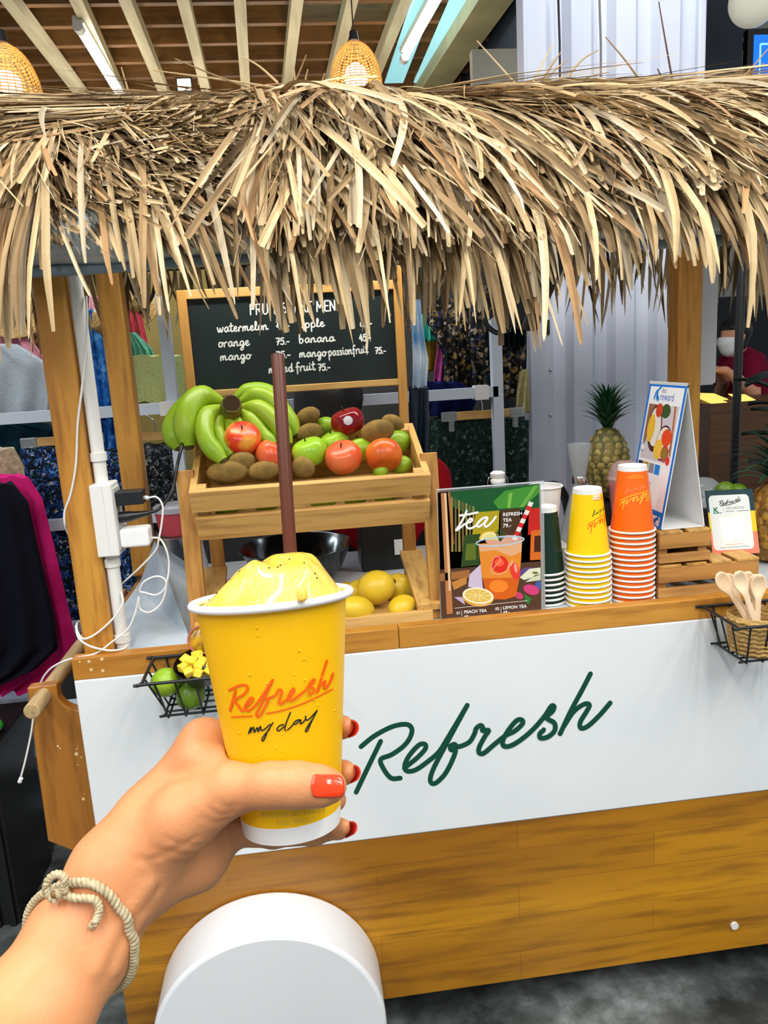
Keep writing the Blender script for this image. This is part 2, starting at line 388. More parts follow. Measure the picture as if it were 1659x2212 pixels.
struct(MB().box((-4.5, 3.0, 3.62), (2.2, 9.0, 3.66)), 'ceiling', M_ceil, smooth=0)
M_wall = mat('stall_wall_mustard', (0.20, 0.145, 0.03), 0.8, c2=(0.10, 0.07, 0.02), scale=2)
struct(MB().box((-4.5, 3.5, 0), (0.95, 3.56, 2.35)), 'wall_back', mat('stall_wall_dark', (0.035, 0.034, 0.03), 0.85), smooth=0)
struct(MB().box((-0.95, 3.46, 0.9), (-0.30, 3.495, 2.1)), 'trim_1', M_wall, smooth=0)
M_grey = mat('grey_wall_paint', sr(150, 146, 136), 0.6, c2=sr(120, 120, 114), scale=1.5)
struct(MB().box((1.9, 5.2, 1.75), (5.5, 5.26, 4.4)), 'wall_right', M_grey, smooth=0)
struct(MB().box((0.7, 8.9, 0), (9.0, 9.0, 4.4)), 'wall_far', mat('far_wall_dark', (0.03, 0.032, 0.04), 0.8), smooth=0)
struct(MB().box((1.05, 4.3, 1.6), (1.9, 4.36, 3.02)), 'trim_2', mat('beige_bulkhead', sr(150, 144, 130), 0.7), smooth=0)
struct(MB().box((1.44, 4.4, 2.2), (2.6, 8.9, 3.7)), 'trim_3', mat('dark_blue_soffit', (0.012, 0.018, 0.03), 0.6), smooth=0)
# ceiling joists: pale ones running away from the lens, brown ones laid across above them
M_joist = mat('grey_painted_joist', sr(182, 172, 144), 0.6, c2=sr(152, 140, 114), scale=4, stretch=(4, 0.4, 4))
M_brown = wood('brown_joist', sr(128, 88, 44), sr(88, 58, 28), 'X', 4, 0.55)
k = 3
for x0, x1 in ((-1.62, -1.66), (-1.325, -1.34), (-0.98, -1.07), (-0.73, -0.765), (-0.43, -0.465), (-0.13, -0.185), (0.18, 0.11), (0.48, 0.42), (0.78, 0.72)):
    k += 1; d = (x1 - x0) / 1.5
    struct(MB().beam((x0 - d * 1.6, 3.05, 3.44), (x1 + d * 2.8, 8.9, 3.44), 0.065, 0.08), 'trim_%d' % k, M_joist, smooth=0)
for i in range(15):
    k += 1; y = 4.02 + 0.285 * i
    struct(MB().box((-3.6, y - 0.022, 3.482), (1.5, y + 0.022, 3.585)), 'trim_%d' % k, M_brown, smooth=0)
M_olive = mat('olive_painted_beam', sr(158, 150, 112), 0.5, c2=sr(134, 128, 96), scale=3)
k += 1; struct(MB().beam((1.36, 3.2, 3.46), (1.02, 8.9, 3.46), 0.20, 0.16), 'trim_%d' % k, M_olive, smooth=0)
# translucent skylight panels between the joists; long pair glows for the bluish tube's reflection
cyan_panels = MB()
cyan_panels.box((0.20, 4.33, 3.60), (0.74, 4.56, 3.615)).box((0.20, 4.62, 3.60), (0.74, 4.85, 3.615)).box((0.20, 4.91, 3.60), (0.74, 5.13, 3.615)).box((0.84, 4.2, 3.475), (0.98, 6.2, 3.481)).box((1.06, 4.2, 3.475), (1.22, 6.2, 3.481))
tag(cyan_panels.build('window_and_glow_1', mat('skylight_and_glow_panel', (0.25, 0.5, 0.55), 0.4, emit=(0.30, 0.66, 0.74), estr=0.8), smooth=0), kind='structure')

# ------------------------------------------------------------------ the cart
cart = thing('drink_cart', 'white and varnished wood drink cart with green script lettering on its front', 'cart', (0.4, 1.8, 0))
XL, XR = -0.468, 1.38
MB().box((XL, 1.449, 0.494), (XR, 1.478, 0.911)).build('front_panel', M_white, cart, 0, bevel=0.003)
MB().box((XL, 1.450, 0.911), (0.166, 1.478, 0.955)).box((0.167, 1.4495, 0.911), (XR, 1.478, 0.956)).build('rail', M_rail, cart, 0, bevel=0.002)
MB().box((XL + 0.005, 1.452, 0.093), (XR, 1.478, 0.4935)).build('plank_panel', M_plank, cart, 0, bevel=0.003)
MB().box((XL, 1.478, 0.093), (XL + 0.02, 2.18, 0.93)).box((XR - 0.02, 1.478, 0.093), (XR, 2.18, 0.93)).build('side_panel', M_board, cart, 0)
MB().box((XL + 0.02, 2.15, 0.093), (XR - 0.02, 2.18, 0.93)).build('back_panel', M_board, cart, 0)
MB().box((XL + 0.02, 1.478, 0.925), (XR - 0.02, 2.15, 0.942)).build('countertop', mat('white_laminate', sr(205, 212, 216), 0.3, c2=sr(180, 190, 196), scale=3), cart, 0)
MB().box((XL + 0.02, 1.478, 0.10), (XR - 0.02, 2.15, 0.115)).build('bottom_board', M_board, cart, 0)
# handle boards at the left end with the push rod through them
def handle_board(y0):
    P = [(-0.468, 0.485), (-0.468, 0.835)]
    for t in np.linspace(-0.1, -1.25, 8): P.append((-0.468 + 0.047 * math.sin(t) * 1.05, 0.878 - 0.047 * math.cos(t)))
    P += [(-0.514, 0.892), (-0.571, 0.890), (-0.578, 0.554)]
    return MB().prism([(x, y0, z) for x, z in P], (0, 0.026, 0))
handle_board(1.488).build('handle_board', M_board, cart, 0, bevel=0.003)
handle_board(2.12).build('handle_board', M_board, cart, 0, bevel=0.003)
MB().cyl((-0.541, 1.415, 0.872), (-0.541, 2.17, 0.872), 0.0155, n=20).build('push_rod', M_dowel, cart, 40, bevel=0.002)
for px_, y, w, z1, nm in ((-0.424, 1.510, 0.058, 1.74, 'post'), (-0.447, 2.10, 0.060, 1.80, 'post'), (1.096, 2.10, 0.070, 1.80, 'post'), (1.31, 1.510, 0.058, 1.74, 'post')):
    MB().box((px_ - w / 2, y - w / 2 + 0.004, 0.942), (px_ + w / 2, y + w / 2, z1)).build(nm, M_post, cart, 0, bevel=0.006)
# wheel housing: half drum standing proud of the front
hs = MB(); cx, cz, R_ = -0.150, 0.170, 0.232
arc = [(cx + R_ * math.cos(t), cz + R_ * math.sin(t)) for t in np.linspace(0, math.pi, 40)]
P = [(cx + R_, 0.125)] + arc + [(cx - R_, 0.125)]
hs.prism([(x, 1.318, z) for x, z in P], (0, 0.133, 0))
hs.build('wheel_housing', M_wpaint, cart, 25, bevel=0.008, seg=3)
whl = MB()
for y0 in (1.56,): whl.cyl((-0.15, y0, 0.11), (-0.15, y0 + 0.05, 0.11), 0.11, n=32)
whl.build('wheel', M_black, cart)
MB().cyl((1.0, 1.56, 0.055), (1.0, 1.60, 0.055), 0.055, n=24).box((0.98, 1.56, 0.05), (1.02, 1.60, 0.10)).build('castor', M_black, cart)
MB().cyl((0.905, 1.4525, 0.158), (0.905, 1.447, 0.158), 0.009, n=16).build('plug', M_paper, cart)
# the script lettering routed into the front panel (drawn in panel space)
def zm(x, y): return onY(720 + x / 2.592, 1420 + y / 2.592, 1.4488)
def zmo(n): return lambda x, y: onY(720 + x / 2.592, 1420 + y / 2.592, 1.4486 - n * 2e-7)
WM = [[(128, 755), (196, 612), (265, 470)], [(155, 500), (230, 440), (330, 388), (410, 375), (440, 402), (428, 452), (390, 500), (325, 545), (265, 572), (285, 630), (325, 676), (375, 676)],
      [(398, 620), (470, 562), (515, 512), (512, 486), (478, 492), (425, 550), (400, 605), (412, 636), (460, 630), (520, 590), (590, 530), (640, 452), (700, 352), (750, 268)],
      [(750, 268), (700, 360), (630, 490), (560, 625), (543, 690), (568, 706), (620, 660), (660, 590), (685, 520), (660, 518), (656, 498), (678, 486), (700, 500), (760, 475), (790, 428), (800, 398), (825, 380), (838, 395), (835, 410), (870, 408), (850, 440), (818, 500), (816, 532), (842, 536), (900, 488), (960, 440), (1015, 412), (1058, 372), (1056, 350), (1028, 352), (985, 400), (950, 462), (956, 496), (1002, 490), (1070, 445), (1130, 390), (1185, 325), (1220, 272), (1236, 276), (1225, 302), (1192, 332), (1205, 347), (1238, 368), (1238, 410), (1200, 444), (1160, 450), (1156, 426), (1178, 405)],
      [(1440, 92), (1400, 170), (1330, 300), (1270, 428)], [(1285, 395), (1345, 305), (1405, 262), (1434, 266), (1420, 300), (1384, 360), (1386, 396), (1425, 385), (1490, 325), (1550, 255)]]
lt = MB()
for st in WM: lt.ribbon(st, 27, zmo(len(lt.v)), k=6)
lt.build('script_lettering', mat('dark_green_enamel', sr(10, 72, 52), 0.3), cart, 0)
M_spot = mat('cream_paint', sr(226, 196, 140), 0.6)
# paint splashes on the handle board and rail end
for x, y, r_ in ((165, 1629, 4.2), (166, 1618, 1.8), (169, 1612, 1.2), (176, 1636, 2), (180, 1726, 3.6), (182, 1716, 1.2), (168, 1652, 1.5), (125, 1612, 2.5), (130, 1617, 1.8)):
    c = onY(x, y, 1.4872); MB().cyl(c, c + np.array((0, 0.0006, 0)), r_ * 0.00095, n=10).build('paint_spot', M_spot, cart, 0)
for x, y, r_ in ((192, 1429, 3.6), (220, 1424, 3.6), (197, 1447, 3.6), (222, 1449, 3.6), (172, 1430, 2)):
    c = onY(x, y, 1.4494); MB().cyl(c, c + np.array((0, 0.0006, 0)), r_ * 0.0009, n=10).build('paint_spot', M_spot, cart, 0)
# ------------------------------------------------------------------ thatched roof of the cart
rnd = random.Random(11)
PROF = np.array([(2.34, 1.78), (2.10, 1.90), (1.90, 1.965), (1.76, 1.975), (1.66, 1.945), (1.55, 1.882), (1.46, 1.81), (1.40, 1.735), (1.365, 1.65)])   # (y, z) rear eave, ridge, front eave
RIDGE = 3
_seg = np.linalg.norm(np.diff(PROF, axis=0), axis=1); _cum = np.concatenate([[0], np.cumsum(_seg)])
S_R, S_E = _cum[RIDGE], _cum[-1]
def prof_at(s):
    s = min(max(s, 0), S_E); i = min(int(np.searchsorted(_cum, s, 'right')) - 1, len(_seg) - 1); t = (s - _cum[i]) / _seg[i]
    a, b = PROF[i], PROF[i + 1]; p = a + (b - a) * t; d = (b - a) / _seg[i]; n = np.array((-d[1], d[0]))
    if n[1] < 0 and abs(n[1]) > 0.2 or (abs(n[1]) <= 0.2 and n[0] > 0): n = -n
    return p, d, n
def prof_near(y, z):
    q = np.array((y, z)); best = None
    for i in range(len(_seg)):
        a, b = PROF[i], PROF[i + 1]; t = np.clip((q - a) @ (b - a) / _seg[i] ** 2, 0, 1); c = a + (b - a) * t; dd = np.linalg.norm(q - c)
        if best is None or dd < best[0]: best = (dd, _cum[i] + t * _seg[i], c)
    p, d, n = prof_at(best[1]); sd = (q - best[2]) @ n
    return best[1], sd, n, d
TONES = [sr(*c) for c in ((208, 184, 142), (222, 202, 164), (194, 170, 128), (180, 155, 114), (164, 138, 100), (202, 176, 134), (186, 170, 142), (172, 136, 94), (148, 122, 86))]
DARKT = [sr(*c) for c in ((96, 76, 50), (120, 96, 64), (78, 62, 42), (140, 116, 82))]  # darker leaf tones; extra ones stand in for shaded gaps
def blade(x, s0, off, ang, length, w, segs=7, grav=0.25, curl=0.0, zstop=None, lift=0.0):
    """centre line and edge vectors of one dry leaf strip draped over the roof"""
    p2, d2, n2 = prof_at(s0); p = np.array((x, p2[0] + n2[0] * off, p2[1] + n2[1] * off))
    d = np.array((math.sin(ang), d2[0] * math.cos(ang), d2[1] * math.cos(ang))); d = norm(d + np.array((0, n2[0], n2[1])) * lift)
    ds = length / segs; pts = [p.copy()]; nr = [np.array((0, n2[0], n2[1]))]
    for i in range(segs):
        p = p + d * ds; d = d + np.array((curl * ds, 0, -grav * ds * 10 * 0.35)); d = norm(d)
        s, sd, n, t = prof_near(p[1], p[2])
        if sd < off and s < S_E - 1e-6:
            p[1] += n[0] * (off - sd); p[2] += n[1] * (off - sd)
            dn = d[1] * n[0] + d[2] * n[1]
            if dn < 0: d[1] -= n[0] * dn; d[2] -= n[1] * dn; d = norm(d)
        if s >= S_E - 1e-6:
            d[1] *= 0.6; d = norm(d)
        pts.append(p.copy()); nr.append(np.array((0, n[0], n[1])) if s < S_E - 1e-6 else np.array((0, -1.0, 0.1)))
        if zstop is not None and p[2] < zstop:
            a, b = pts[-2], pts[-1]; t = (a[2] - zstop) / max(a[2] - b[2], 1e-6)
            if i > 0 and t > 0: pts[-1] = a + (b - a) * max(t, .15)
            break
    return pts, nr
def put_blade(mb, pts, nr, w, tone, twist=0.0, tip=0.15, fold=0.25, root=0.8):
    n = len(pts); vs = []; fs = []
    for i, p in enumerate(pts):
        d = norm(pts[min(i + 1, n - 1)] - pts[max(i - 1, 0)]); a = norm(np.cross(d, nr[i]))
        tw = twist * (0.6 + 0.4 * i / n); b = np.cross(a, d); a2 = a * math.cos(tw) + b * math.sin(tw); up = np.cross(d, a2)
        t = i / (n - 1); ww = w * (root + (1 - root) * min(1, t * 3)) * (1 if t < 0.6 else 1 - (1 - tip) * ((t - 0.6) / 0.4) ** 1.6)
        vs += [p - a2 * ww / 2, p + up * ww * fold, p + a2 * ww / 2]
    for i in range(n - 1):
        k = 3 * i; fs += [(k, k + 1, k + 4, k + 3), (k + 1, k + 2, k + 5, k + 4)]
    mb.add(vs, fs, 0, tone)
def vary(c, a=0.12):
    f = 1 + rnd.uniform(-a, a) * 1.6; return tuple(min(1, v * f) for v in c)
def pxX(x, y=420, Y=1.45): return float(onY(x, y, Y)[0])
def tips(px_):
    xs = [-200, 0, 60, 130, 160, 220, 300, 370, 450, 520, 560, 650, 750, 850, 950, 1060, 1120, 1150, 1250, 1350, 1450, 1510, 1600, 1660, 1900]
    dn = [450, 440, 450, 465, 415, 420, 480, 510, 455, 505, 560, 555, 575, 560, 560, 575, 490, 435, 425, 425, 435, 460, 475, 485, 485]
    tp = [680, 700, 800, 700, 560, 600, 680, 680, 690, 700, 740, 720, 750, 690, 720, 770, 680, 640, 620, 610, 650, 700, 680, 690, 680]
    return float(np.interp(px_, xs, dn)), float(np.interp(px_, xs, tp))
roof = thing('thatched_roof', 'shaggy thatched roof of dry palm leaf strips sheltering the drink cart', 'roof', (0.4, 1.8, 1.76))
M_thatch = attr_mat('dry_palm_leaf', 0.62, 0.25, bump=0.25, bscale=160)
# under-sheet that carries the leaves
us = MB(); rows = []
for y, z in PROF[:7]: rows.append([(x, y, z - 0.012) for x in np.linspace(-0.80, 1.62, 12)])
us.grid(rows); us.build('roof_sheet', mat('brown_roof_sheet', (0.055, 0.038, 0.022), 0.9), roof, 30, solid=0.008)
for sx in (-0.424, 1.31): MB().beam((sx, 1.40, 1.73), (sx, 2.2, 1.83), 0.04, 0.03).build('rafter', M_post, roof, 0)
SL = S_E - S_R
thk = MB(); band = MB(); fringe = MB()
def zone(px_, row):
    """lean, leaf width, leaf length, share of dark leaves for a place on the slope"""
    if px_ < 110: return (math.radians(rnd.gauss(-12, 10)), rnd.uniform(.006, .014), rnd.uniform(.28, .46), .12)
    if px_ < 350: return (math.radians(rnd.gauss(30 + (1 - row) * 8, 12)), rnd.uniform(.004, .010), rnd.uniform(.14, .30), .30)
    if px_ < 545: return (math.radians(rnd.gauss(40, 12)), rnd.uniform(.004, .010), rnd.uniform(.13, .26), .42)
    if px_ < 900: return (math.radians(rnd.gauss(5, 8)), rnd.uniform(.005, .0145), rnd.uniform(.30, .52), .15)
    if px_ < 1250: return (math.radians(rnd.gauss(13, 9)), rnd.uniform(.005, .0155), rnd.uniform(.26, .48), .17)
    return (math.radians(rnd.gauss(17, 12)), rnd.uniform(.005, .017), rnd.uniform(.24, .42), .20)
# slope leaves, eave rows first so that upper rows lie over them
for row, cnt in ((0.80, 640), (0.62, 640), (0.44, 620), (0.30, 520), (0.16, 360), (0.03, 160)):
    for i in range(cnt):
        px_ = rnd.uniform(-150, 1900); x = pxX(px_)
        ang, w, L, dk = zone(px_, row)
        if 210 < px_ < 545 and rnd.random() < 0.22: continue
        if row < 0.2 and not (540 < px_ < 900) and rnd.random() < 0.55: continue
        s0 = S_R + SL * min(0.95, max(0.0, row + rnd.uniform(-.10, .10)))
        off = 0.006 + (1 - row) * 0.022 + rnd.uniform(0, 0.022)
        if 250 < px_ < 545: off *= 0.75
        if px_ > 545 and px_ < 900: off += 0.012
        dn, tp = tips(px_); zs = float(onY(px_, rnd.uniform(dn - 70, dn + 10), 1.36)[2])
        pts, nr = blade(x, s0, off, ang, L, w, 9, rnd.uniform(.2, .6), rnd.uniform(-1.2, 1.2), zs, lift=rnd.uniform(-.05, .22))
        tone = vary(rnd.choice(DARKT) if rnd.random() < dk else rnd.choice(TONES))
        put_blade(thk, pts, nr, w, tone, rnd.uniform(-.7, .7), rnd.choice((.1, .3, .5, .7, .9)))
# fine split strands over everything
for i in range(1500):
    px_ = rnd.uniform(-150, 1900); x = pxX(px_); row = rnd.uniform(.0, .95); ang, w, L, dk = zone(px_, row); dn, tp = tips(px_); zs = float(onY(px_, rnd.uniform(dn - 60, dn + 40), 1.34)[2])
    pts, nr = blade(x, S_R + SL * row, .022 + rnd.uniform(0, .040) * (1 - .4 * row), ang + rnd.gauss(0, .2), L * rnd.uniform(.5, 1), 0, 8, rnd.uniform(.2, .6), rnd.uniform(-2, 2), zs, rnd.uniform(-.05, .2))
    put_blade(thk, pts, nr, rnd.uniform(.0016, .0042), vary(rnd.choice(TONES + DARKT[1:2])), rnd.uniform(-.8, .8), .3)
# cut ends poking out of the dark hollow between the two bundles
for i in range(620):
    px_ = rnd.gauss(360, 95); row = rnd.uniform(.22, .85); x = pxX(px_)
    if px_ < 150 or px_ > 560: continue
    pts, nr = blade(x, S_R + SL * row, 0.02 + rnd.uniform(0, .03), math.radians(rnd.gauss(42, 14)), rnd.uniform(.05, .12), 0, 4, .2, 0, None, rnd.uniform(.1, .6))
    put_blade(thk, pts, nr, rnd.uniform(.003, .008), vary(rnd.choice(TONES + DARKT)), rnd.uniform(-.8, .8), .9)
# ridge band: long stalks lying along the ridge
for i in range(1500):
    px_ = rnd.uniform(-120, 1900); x = pxX(px_)
    if 560 < px_ < 860 and rnd.random() < 0.93: continue
    row = rnd.uniform(-.10, .27) if px_ > 560 else rnd.uniform(-.06, .36); sgn = -1 if px_ < 640 else (1 if px_ > 1000 and rnd.random() < .5 else -1)
    if px_ < 640: sgn = -1
    tilt = rnd.gauss(14 if px_ < 640 else 7, 6); ang = math.radians(90 - tilt) * (-1 if sgn < 0 else 1)
    if px_ >= 860: ang = math.radians(90 - rnd.gauss(12, 6))
    L = rnd.uniform(.22, .52); w = rnd.uniform(.003, .008)
    pts, nr = blade(x, S_R + SL * row, .028 + rnd.uniform(0, .032), ang, L, w, 7, rnd.uniform(0, .12), 0, None, rnd.uniform(0, .08))
    put_blade(band, pts, nr, w, vary(rnd.choice(TONES[2:] + DARKT[:2])), rnd.uniform(-.5, .5), rnd.choice((.1, .3)))
# bunch hanging over the ridge in the middle
for i in range(230):
    px_ = rnd.uniform(555, 880); x = pxX(px_)
    L = rnd.uniform(.22, .50); w = rnd.uniform(.004, .0105)
    pts, nr = blade(x, S_R + SL * rnd.uniform(.0, .14), .036 + rnd.uniform(0, .03), math.radians(rnd.gauss(3, 9)), L, w, 10, rnd.uniform(.45, .9), rnd.uniform(-1, 1), None, rnd.uniform(0, .12))
    put_blade(band, pts, nr, w, vary(rnd.choice(TONES)), rnd.uniform(-.6, .6), rnd.choice((.1, .2, .7)))
# eave fringe
for i in range(1020):
    px_ = rnd.uniform(-150, 1900) if i < 900 else rnd.uniform(540, 1150); x = pxX(px_); ang, w, L, dk = zone(px_, 1.0)
    dn, tp = tips(px_); yt = dn + (tp - dn) * rnd.random() ** 4.0; zs = float(onY(px_, yt, 1.345)[2])
    s0 = S_R + SL * rnd.uniform(.62, .95); z0 = prof_at(s0)[0][1]; L = max(.08, (z0 - zs) * 1.3 + .02)
    pts, nr = blade(x, s0, .014 + rnd.uniform(0, .036), ang * .55, L, w, 8, rnd.uniform(.3, .7), rnd.uniform(-.8, .8), zs, 0)
    put_blade(fringe, pts, nr, w * rnd.uniform(.8, 1.1), vary(rnd.choice(DARKT) if rnd.random() < dk * .6 else rnd.choice(TONES)), rnd.uniform(-.7, .7), rnd.choice((.06, .12, .3, .8)))
tag(thk.build('thatch', M_thatch, roof, 0), kind='stuff')
tag(band.build('ridge_stalks', M_thatch, roof, 0), kind='stuff')
tag(fringe.build('eave_fringe', M_thatch, roof, 0), kind='stuff')
# the longest strips hang as pieces of their own
for i in range(84):
    if i < 26: px_ = rnd.uniform(560, 1130)
    elif i < 44: px_ = rnd.uniform(0, 140)
    elif i < 64: px_ = rnd.uniform(190, 540)
    else: px_ = rnd.uniform(1150, 1658)
    x = pxX(px_); ang, w, L, dk = zone(px_, 1.0); dn, tp = tips(px_); zs = float(onY(px_, tp + rnd.uniform(-45, 25), 1.335)[2])
    s0 = S_R + SL * rnd.uniform(.45, .85); z0 = prof_at(s0)[0][1]; L = (z0 - zs) * 1.4 + .06
    pts, nr = blade(x, s0, .042 + rnd.uniform(0, .02), ang * .4, L, w, 10, rnd.uniform(.4, .8), rnd.uniform(-.6, .6), zs, .05)
    m1 = MB(); put_blade(m1, pts, nr, max(.008, min(w * 1.3, .018)), vary(rnd.choice(TONES)), rnd.uniform(-.6, .6), rnd.choice((.05, .1, .4)))
    m1.build('leaf_strip', M_thatch, roof, 0)
# rear eave seen from inside
rear = MB()
for i in range(420):
    x = rnd.uniform(-0.75, 1.55); p = np.array((x, 2.33 + rnd.uniform(-.05, .03), 1.80 + rnd.uniform(-.02, .03))); L = rnd.uniform(.10, .27); lx = rnd.gauss(0, .02)
    pts = [p + np.array((lx * t * t, 0.01 * t, -L * t)) for t in np.linspace(0, 1, 5)]
    put_blade(rear, pts, [np.array((0, -1.0, 0))] * 5, rnd.uniform(.006, .014), vary(rnd.choice(TONES + DARKT)), rnd.uniform(-.7, .7), .15)
tag(rear.build('rear_fringe', M_thatch, roof, 0), kind='stuff')
# stray stalks standing up from the ridge (start, end in the view; all stand in the ridge plane)
STRAY = [(600, 176, 330, 152), (575, 188, 378, 127), (600, 165, 525, 122), (625, 188, 662, 118), (640, 190, 635, 145), (655, 188, 665, 150), (680, 190, 702, 158), (790, 195, 812, 162),
         (190, 232, 0, 243), (310, 215, 150, 214), (260, 225, 65, 215), (285, 208, 262, 145), (1130, 186, 1030, 88), (1138, 190, 1194, 94), (1148, 182, 1198, 126), (1160, 180, 1227, 127), (1150, 190, 1212, 112),
         (1225, 152, 1292, 108), (1400, 186, 1308, 80), (1457, 184, 1423, 4), (1575, 184, 1659, 106), (1580, 192, 1650, 136), (1440, 165, 1420, 148), (1230, 178, 1315, 156), (1240, 186, 1385, 176)]
for x0, y0, x1, y1 in STRAY:
    Yd = 1.72 + rnd.uniform(-.03, .03); a = onY(x0, y0 + 14, Yd); b = onY(x1, y1, Yd + rnd.uniform(-.04, .02)); m_ = (a + b) / 2 + np.array((0, 0, rnd.uniform(-.006, .008)))
    q = smooth_path([a, m_, b], 4); dk = x1 in (1423, 1420)
    MB().tube(q, list(np.linspace(.0026, .0012, len(q))), 5, tone=(0.10, 0.045, 0.03) if dk else vary(rnd.choice(TONES[2:]))).build('stray_stalk', M_thatch, roof, 40)
# rolled clear blind under the front eave
bl = thing('rolled_blind', 'grey rolled plastic blind hanging under the thatched eave', 'blind', (0.35, 1.43, 1.65))
M_blind = mat('rolled_clear_plastic', sr(158, 168, 172), 0.16, c2=sr(206, 214, 216), scale=3.2, stretch=(0.12, 4, 4), bump=0.5, bscale=7, bstretch=(0.1, 4, 4), coat=0.6)
q = [np.array((x, 1.420 + 0.004 * math.sin(x * 9), 1.720 + 0.004 * math.sin(x * 5 + 1))) for x in np.linspace(-0.58, 1.34, 30)]
MB().tube(q, [0.046 + 0.003 * math.sin(i * 1.7) for i in range(30)], 20).build('roll', M_blind, bl, 60)
MB().tube([p + np.array((0, 0.006, -0.052)) for p in q], 0.0105, 10).build('bottom_rod', mat('grey_rod', sr(128, 146, 156), 0.25), bl, 60)
for x in (-0.2, 0.5, 1.1): MB().beam((x, 1.367, 1.70), (x, 1.385, 1.77), 0.02, 0.004).build('strap', M_clear, bl, 0)
# ------------------------------------------------------------------ fruit stand and chalkboard
CT = 0.942                                                        # countertop height
stand = thing('fruit_stand', 'two tier pale pine fruit stand with slatted trays on the cart counter', 'stand', (0.018, 1.64, CT))
# front legs lean back slightly; rear legs behind
for sx, nm in ((-0.232, 'leg'), (0.262, 'leg')):
    MB().beam((sx, 1.528, CT), (sx * 1.0, 1.562, 1.288), 0.020, 0.034, hint=(1, 0, 0)).build('leg', M_pineZ, stand, 0, bevel=0.0015)
    MB().beam((sx + (0.022 if sx < 0 else -0.022), 1.765, CT), (sx + (0.022 if sx < 0 else -0.022), 1.765, 1.30), 0.020, 0.030, hint=(1, 0, 0)).build('leg', M_pineZ, stand, 0, bevel=0.0015)
TF = np.array((0.0, 1.545, 1.150)); ta = math.radians(22)          # tilted tray: local y runs up and back
ty = np.array((0, math.cos(ta), math.sin(ta))); tz = np.array((0, -math.sin(ta), math.cos(ta))); tx = np.array((1.0, 0, 0))
def tray(p): return TF + tx * p[0] + ty * p[1] + tz * p[2]
def tbox(mb, lo, hi):
    c = [(x, y, z) for z in (lo[2], hi[2]) for y in (lo[1], hi[1]) for x in (lo[0], hi[0])]
    mb.add([tray(p) for p in c], [(0, 2, 3, 1), (4, 5, 7, 6), (0, 1, 5, 4), (2, 6, 7, 3), (0, 4, 6, 2), (1, 3, 7, 5)]); return mb
x0, x1 = -0.221, 0.255
tbox(MB(), (x0, -0.006, 0.065), (x1, 0.008, 0.112)).build('slat', M_pine, stand, 0, bevel=0.0012)
tbox(MB(), (x0 + .004, -0.006, -0.002), (x1, 0.008, 0.051)).build('slat', M_pine, stand, 0, bevel=0.0012)
tbox(MB(), (x0, 0.212, 0.06), (x1, 0.226, 0.112)).build('slat', M_pine, stand, 0, bevel=0.0012)
tbox(MB(), (x0, 0.212, 0.0), (x1, 0.226, 0.054)).build('slat', M_pine, stand, 0, bevel=0.0012)
for xs in (x0, x1 - 0.014):
    tbox(MB(), (xs, 0.008, 0.064), (xs + 0.014, 0.212, 0.112)).build('slat', M_pineY, stand, 0, bevel=0.0012)
    tbox(MB(), (xs, 0.008, 0.000), (xs + 0.014, 0.212, 0.054)).build('slat', M_pineY, stand, 0, bevel=0.0012)
for xs in (x0 + .014, x1 - 0.032):
    for ys in (0.008, 0.194): tbox(MB(), (xs, ys, 0.002), (xs + 0.018, ys + .018, 0.112)).build('corner_block', M_pine, stand, 0)
fl_ = MB(); tbox(fl_, (x0 + .014, 0.008, 0.004), (x1 - .014, 0.212, 0.012)); fl_.build('tray_floor', M_pine, stand, 0)
# lower tray on the counter
MB().box((-0.215, 1.505, CT), (0.247, 1.52, CT + 0.024)).build('slat', M_pine, stand, 0, bevel=0.0012)
for xs in (-0.222, 0.234): MB().beam((xs + .007, 1.51, CT + .03), (xs + .007, 1.76, CT + .085), 0.014, 0.05, hint=(1, 0, 0)).build('slat', M_pineY, stand, 0)
MB().box((-0.21, 1.52, CT + .001), (0.234, 1.75, CT + .008)).build('tray_floor', M_pine, stand, 0)

board = thing('chalkboard', 'black chalkboard menu in a pale pine frame standing behind the fruit tray', 'chalkboard', (0.012, 1.78, 1.0))
BY = 1.775
cTL, cTR, cBR, cBL = onY(380, 628, BY), onY(868, 603, BY), onY(883, 835, BY), onY(416, 852, BY)
bx0, bx1, bz0, bz1 = cTL[0], cTR[0], 0.5 * (cBL[2] + cBR[2]) - .002, 0.5 * (cTL[2] + cTR[2])
fw = 0.020
MB().box((bx0, BY, bz1 - fw), (bx1, BY + .02, bz1)).build('frame_rail', M_pine, board, 0, bevel=.0015)
MB().box((bx0, BY, bz0), (bx1, BY + .02, bz0 + fw * .75)).build('frame_rail', M_pine, board, 0, bevel=.0015)
for xa in (bx0, bx1 - fw): MB().box((xa, BY - .002, 1.23), (xa + fw, BY + .0195, bz1 + (.03 if xa > 0 else 0))).build('frame_stile', M_pineZ, board, 0, bevel=.0015)
MB().box((bx0 + .01, BY + .008, bz0 + .01), (bx1 - .01, BY + .012, bz1 - .01)).build('slate', mat('blackboard_slate', sr(14, 26, 26), 0.5, c2=sr(20, 36, 35), scale=8), board, 0)
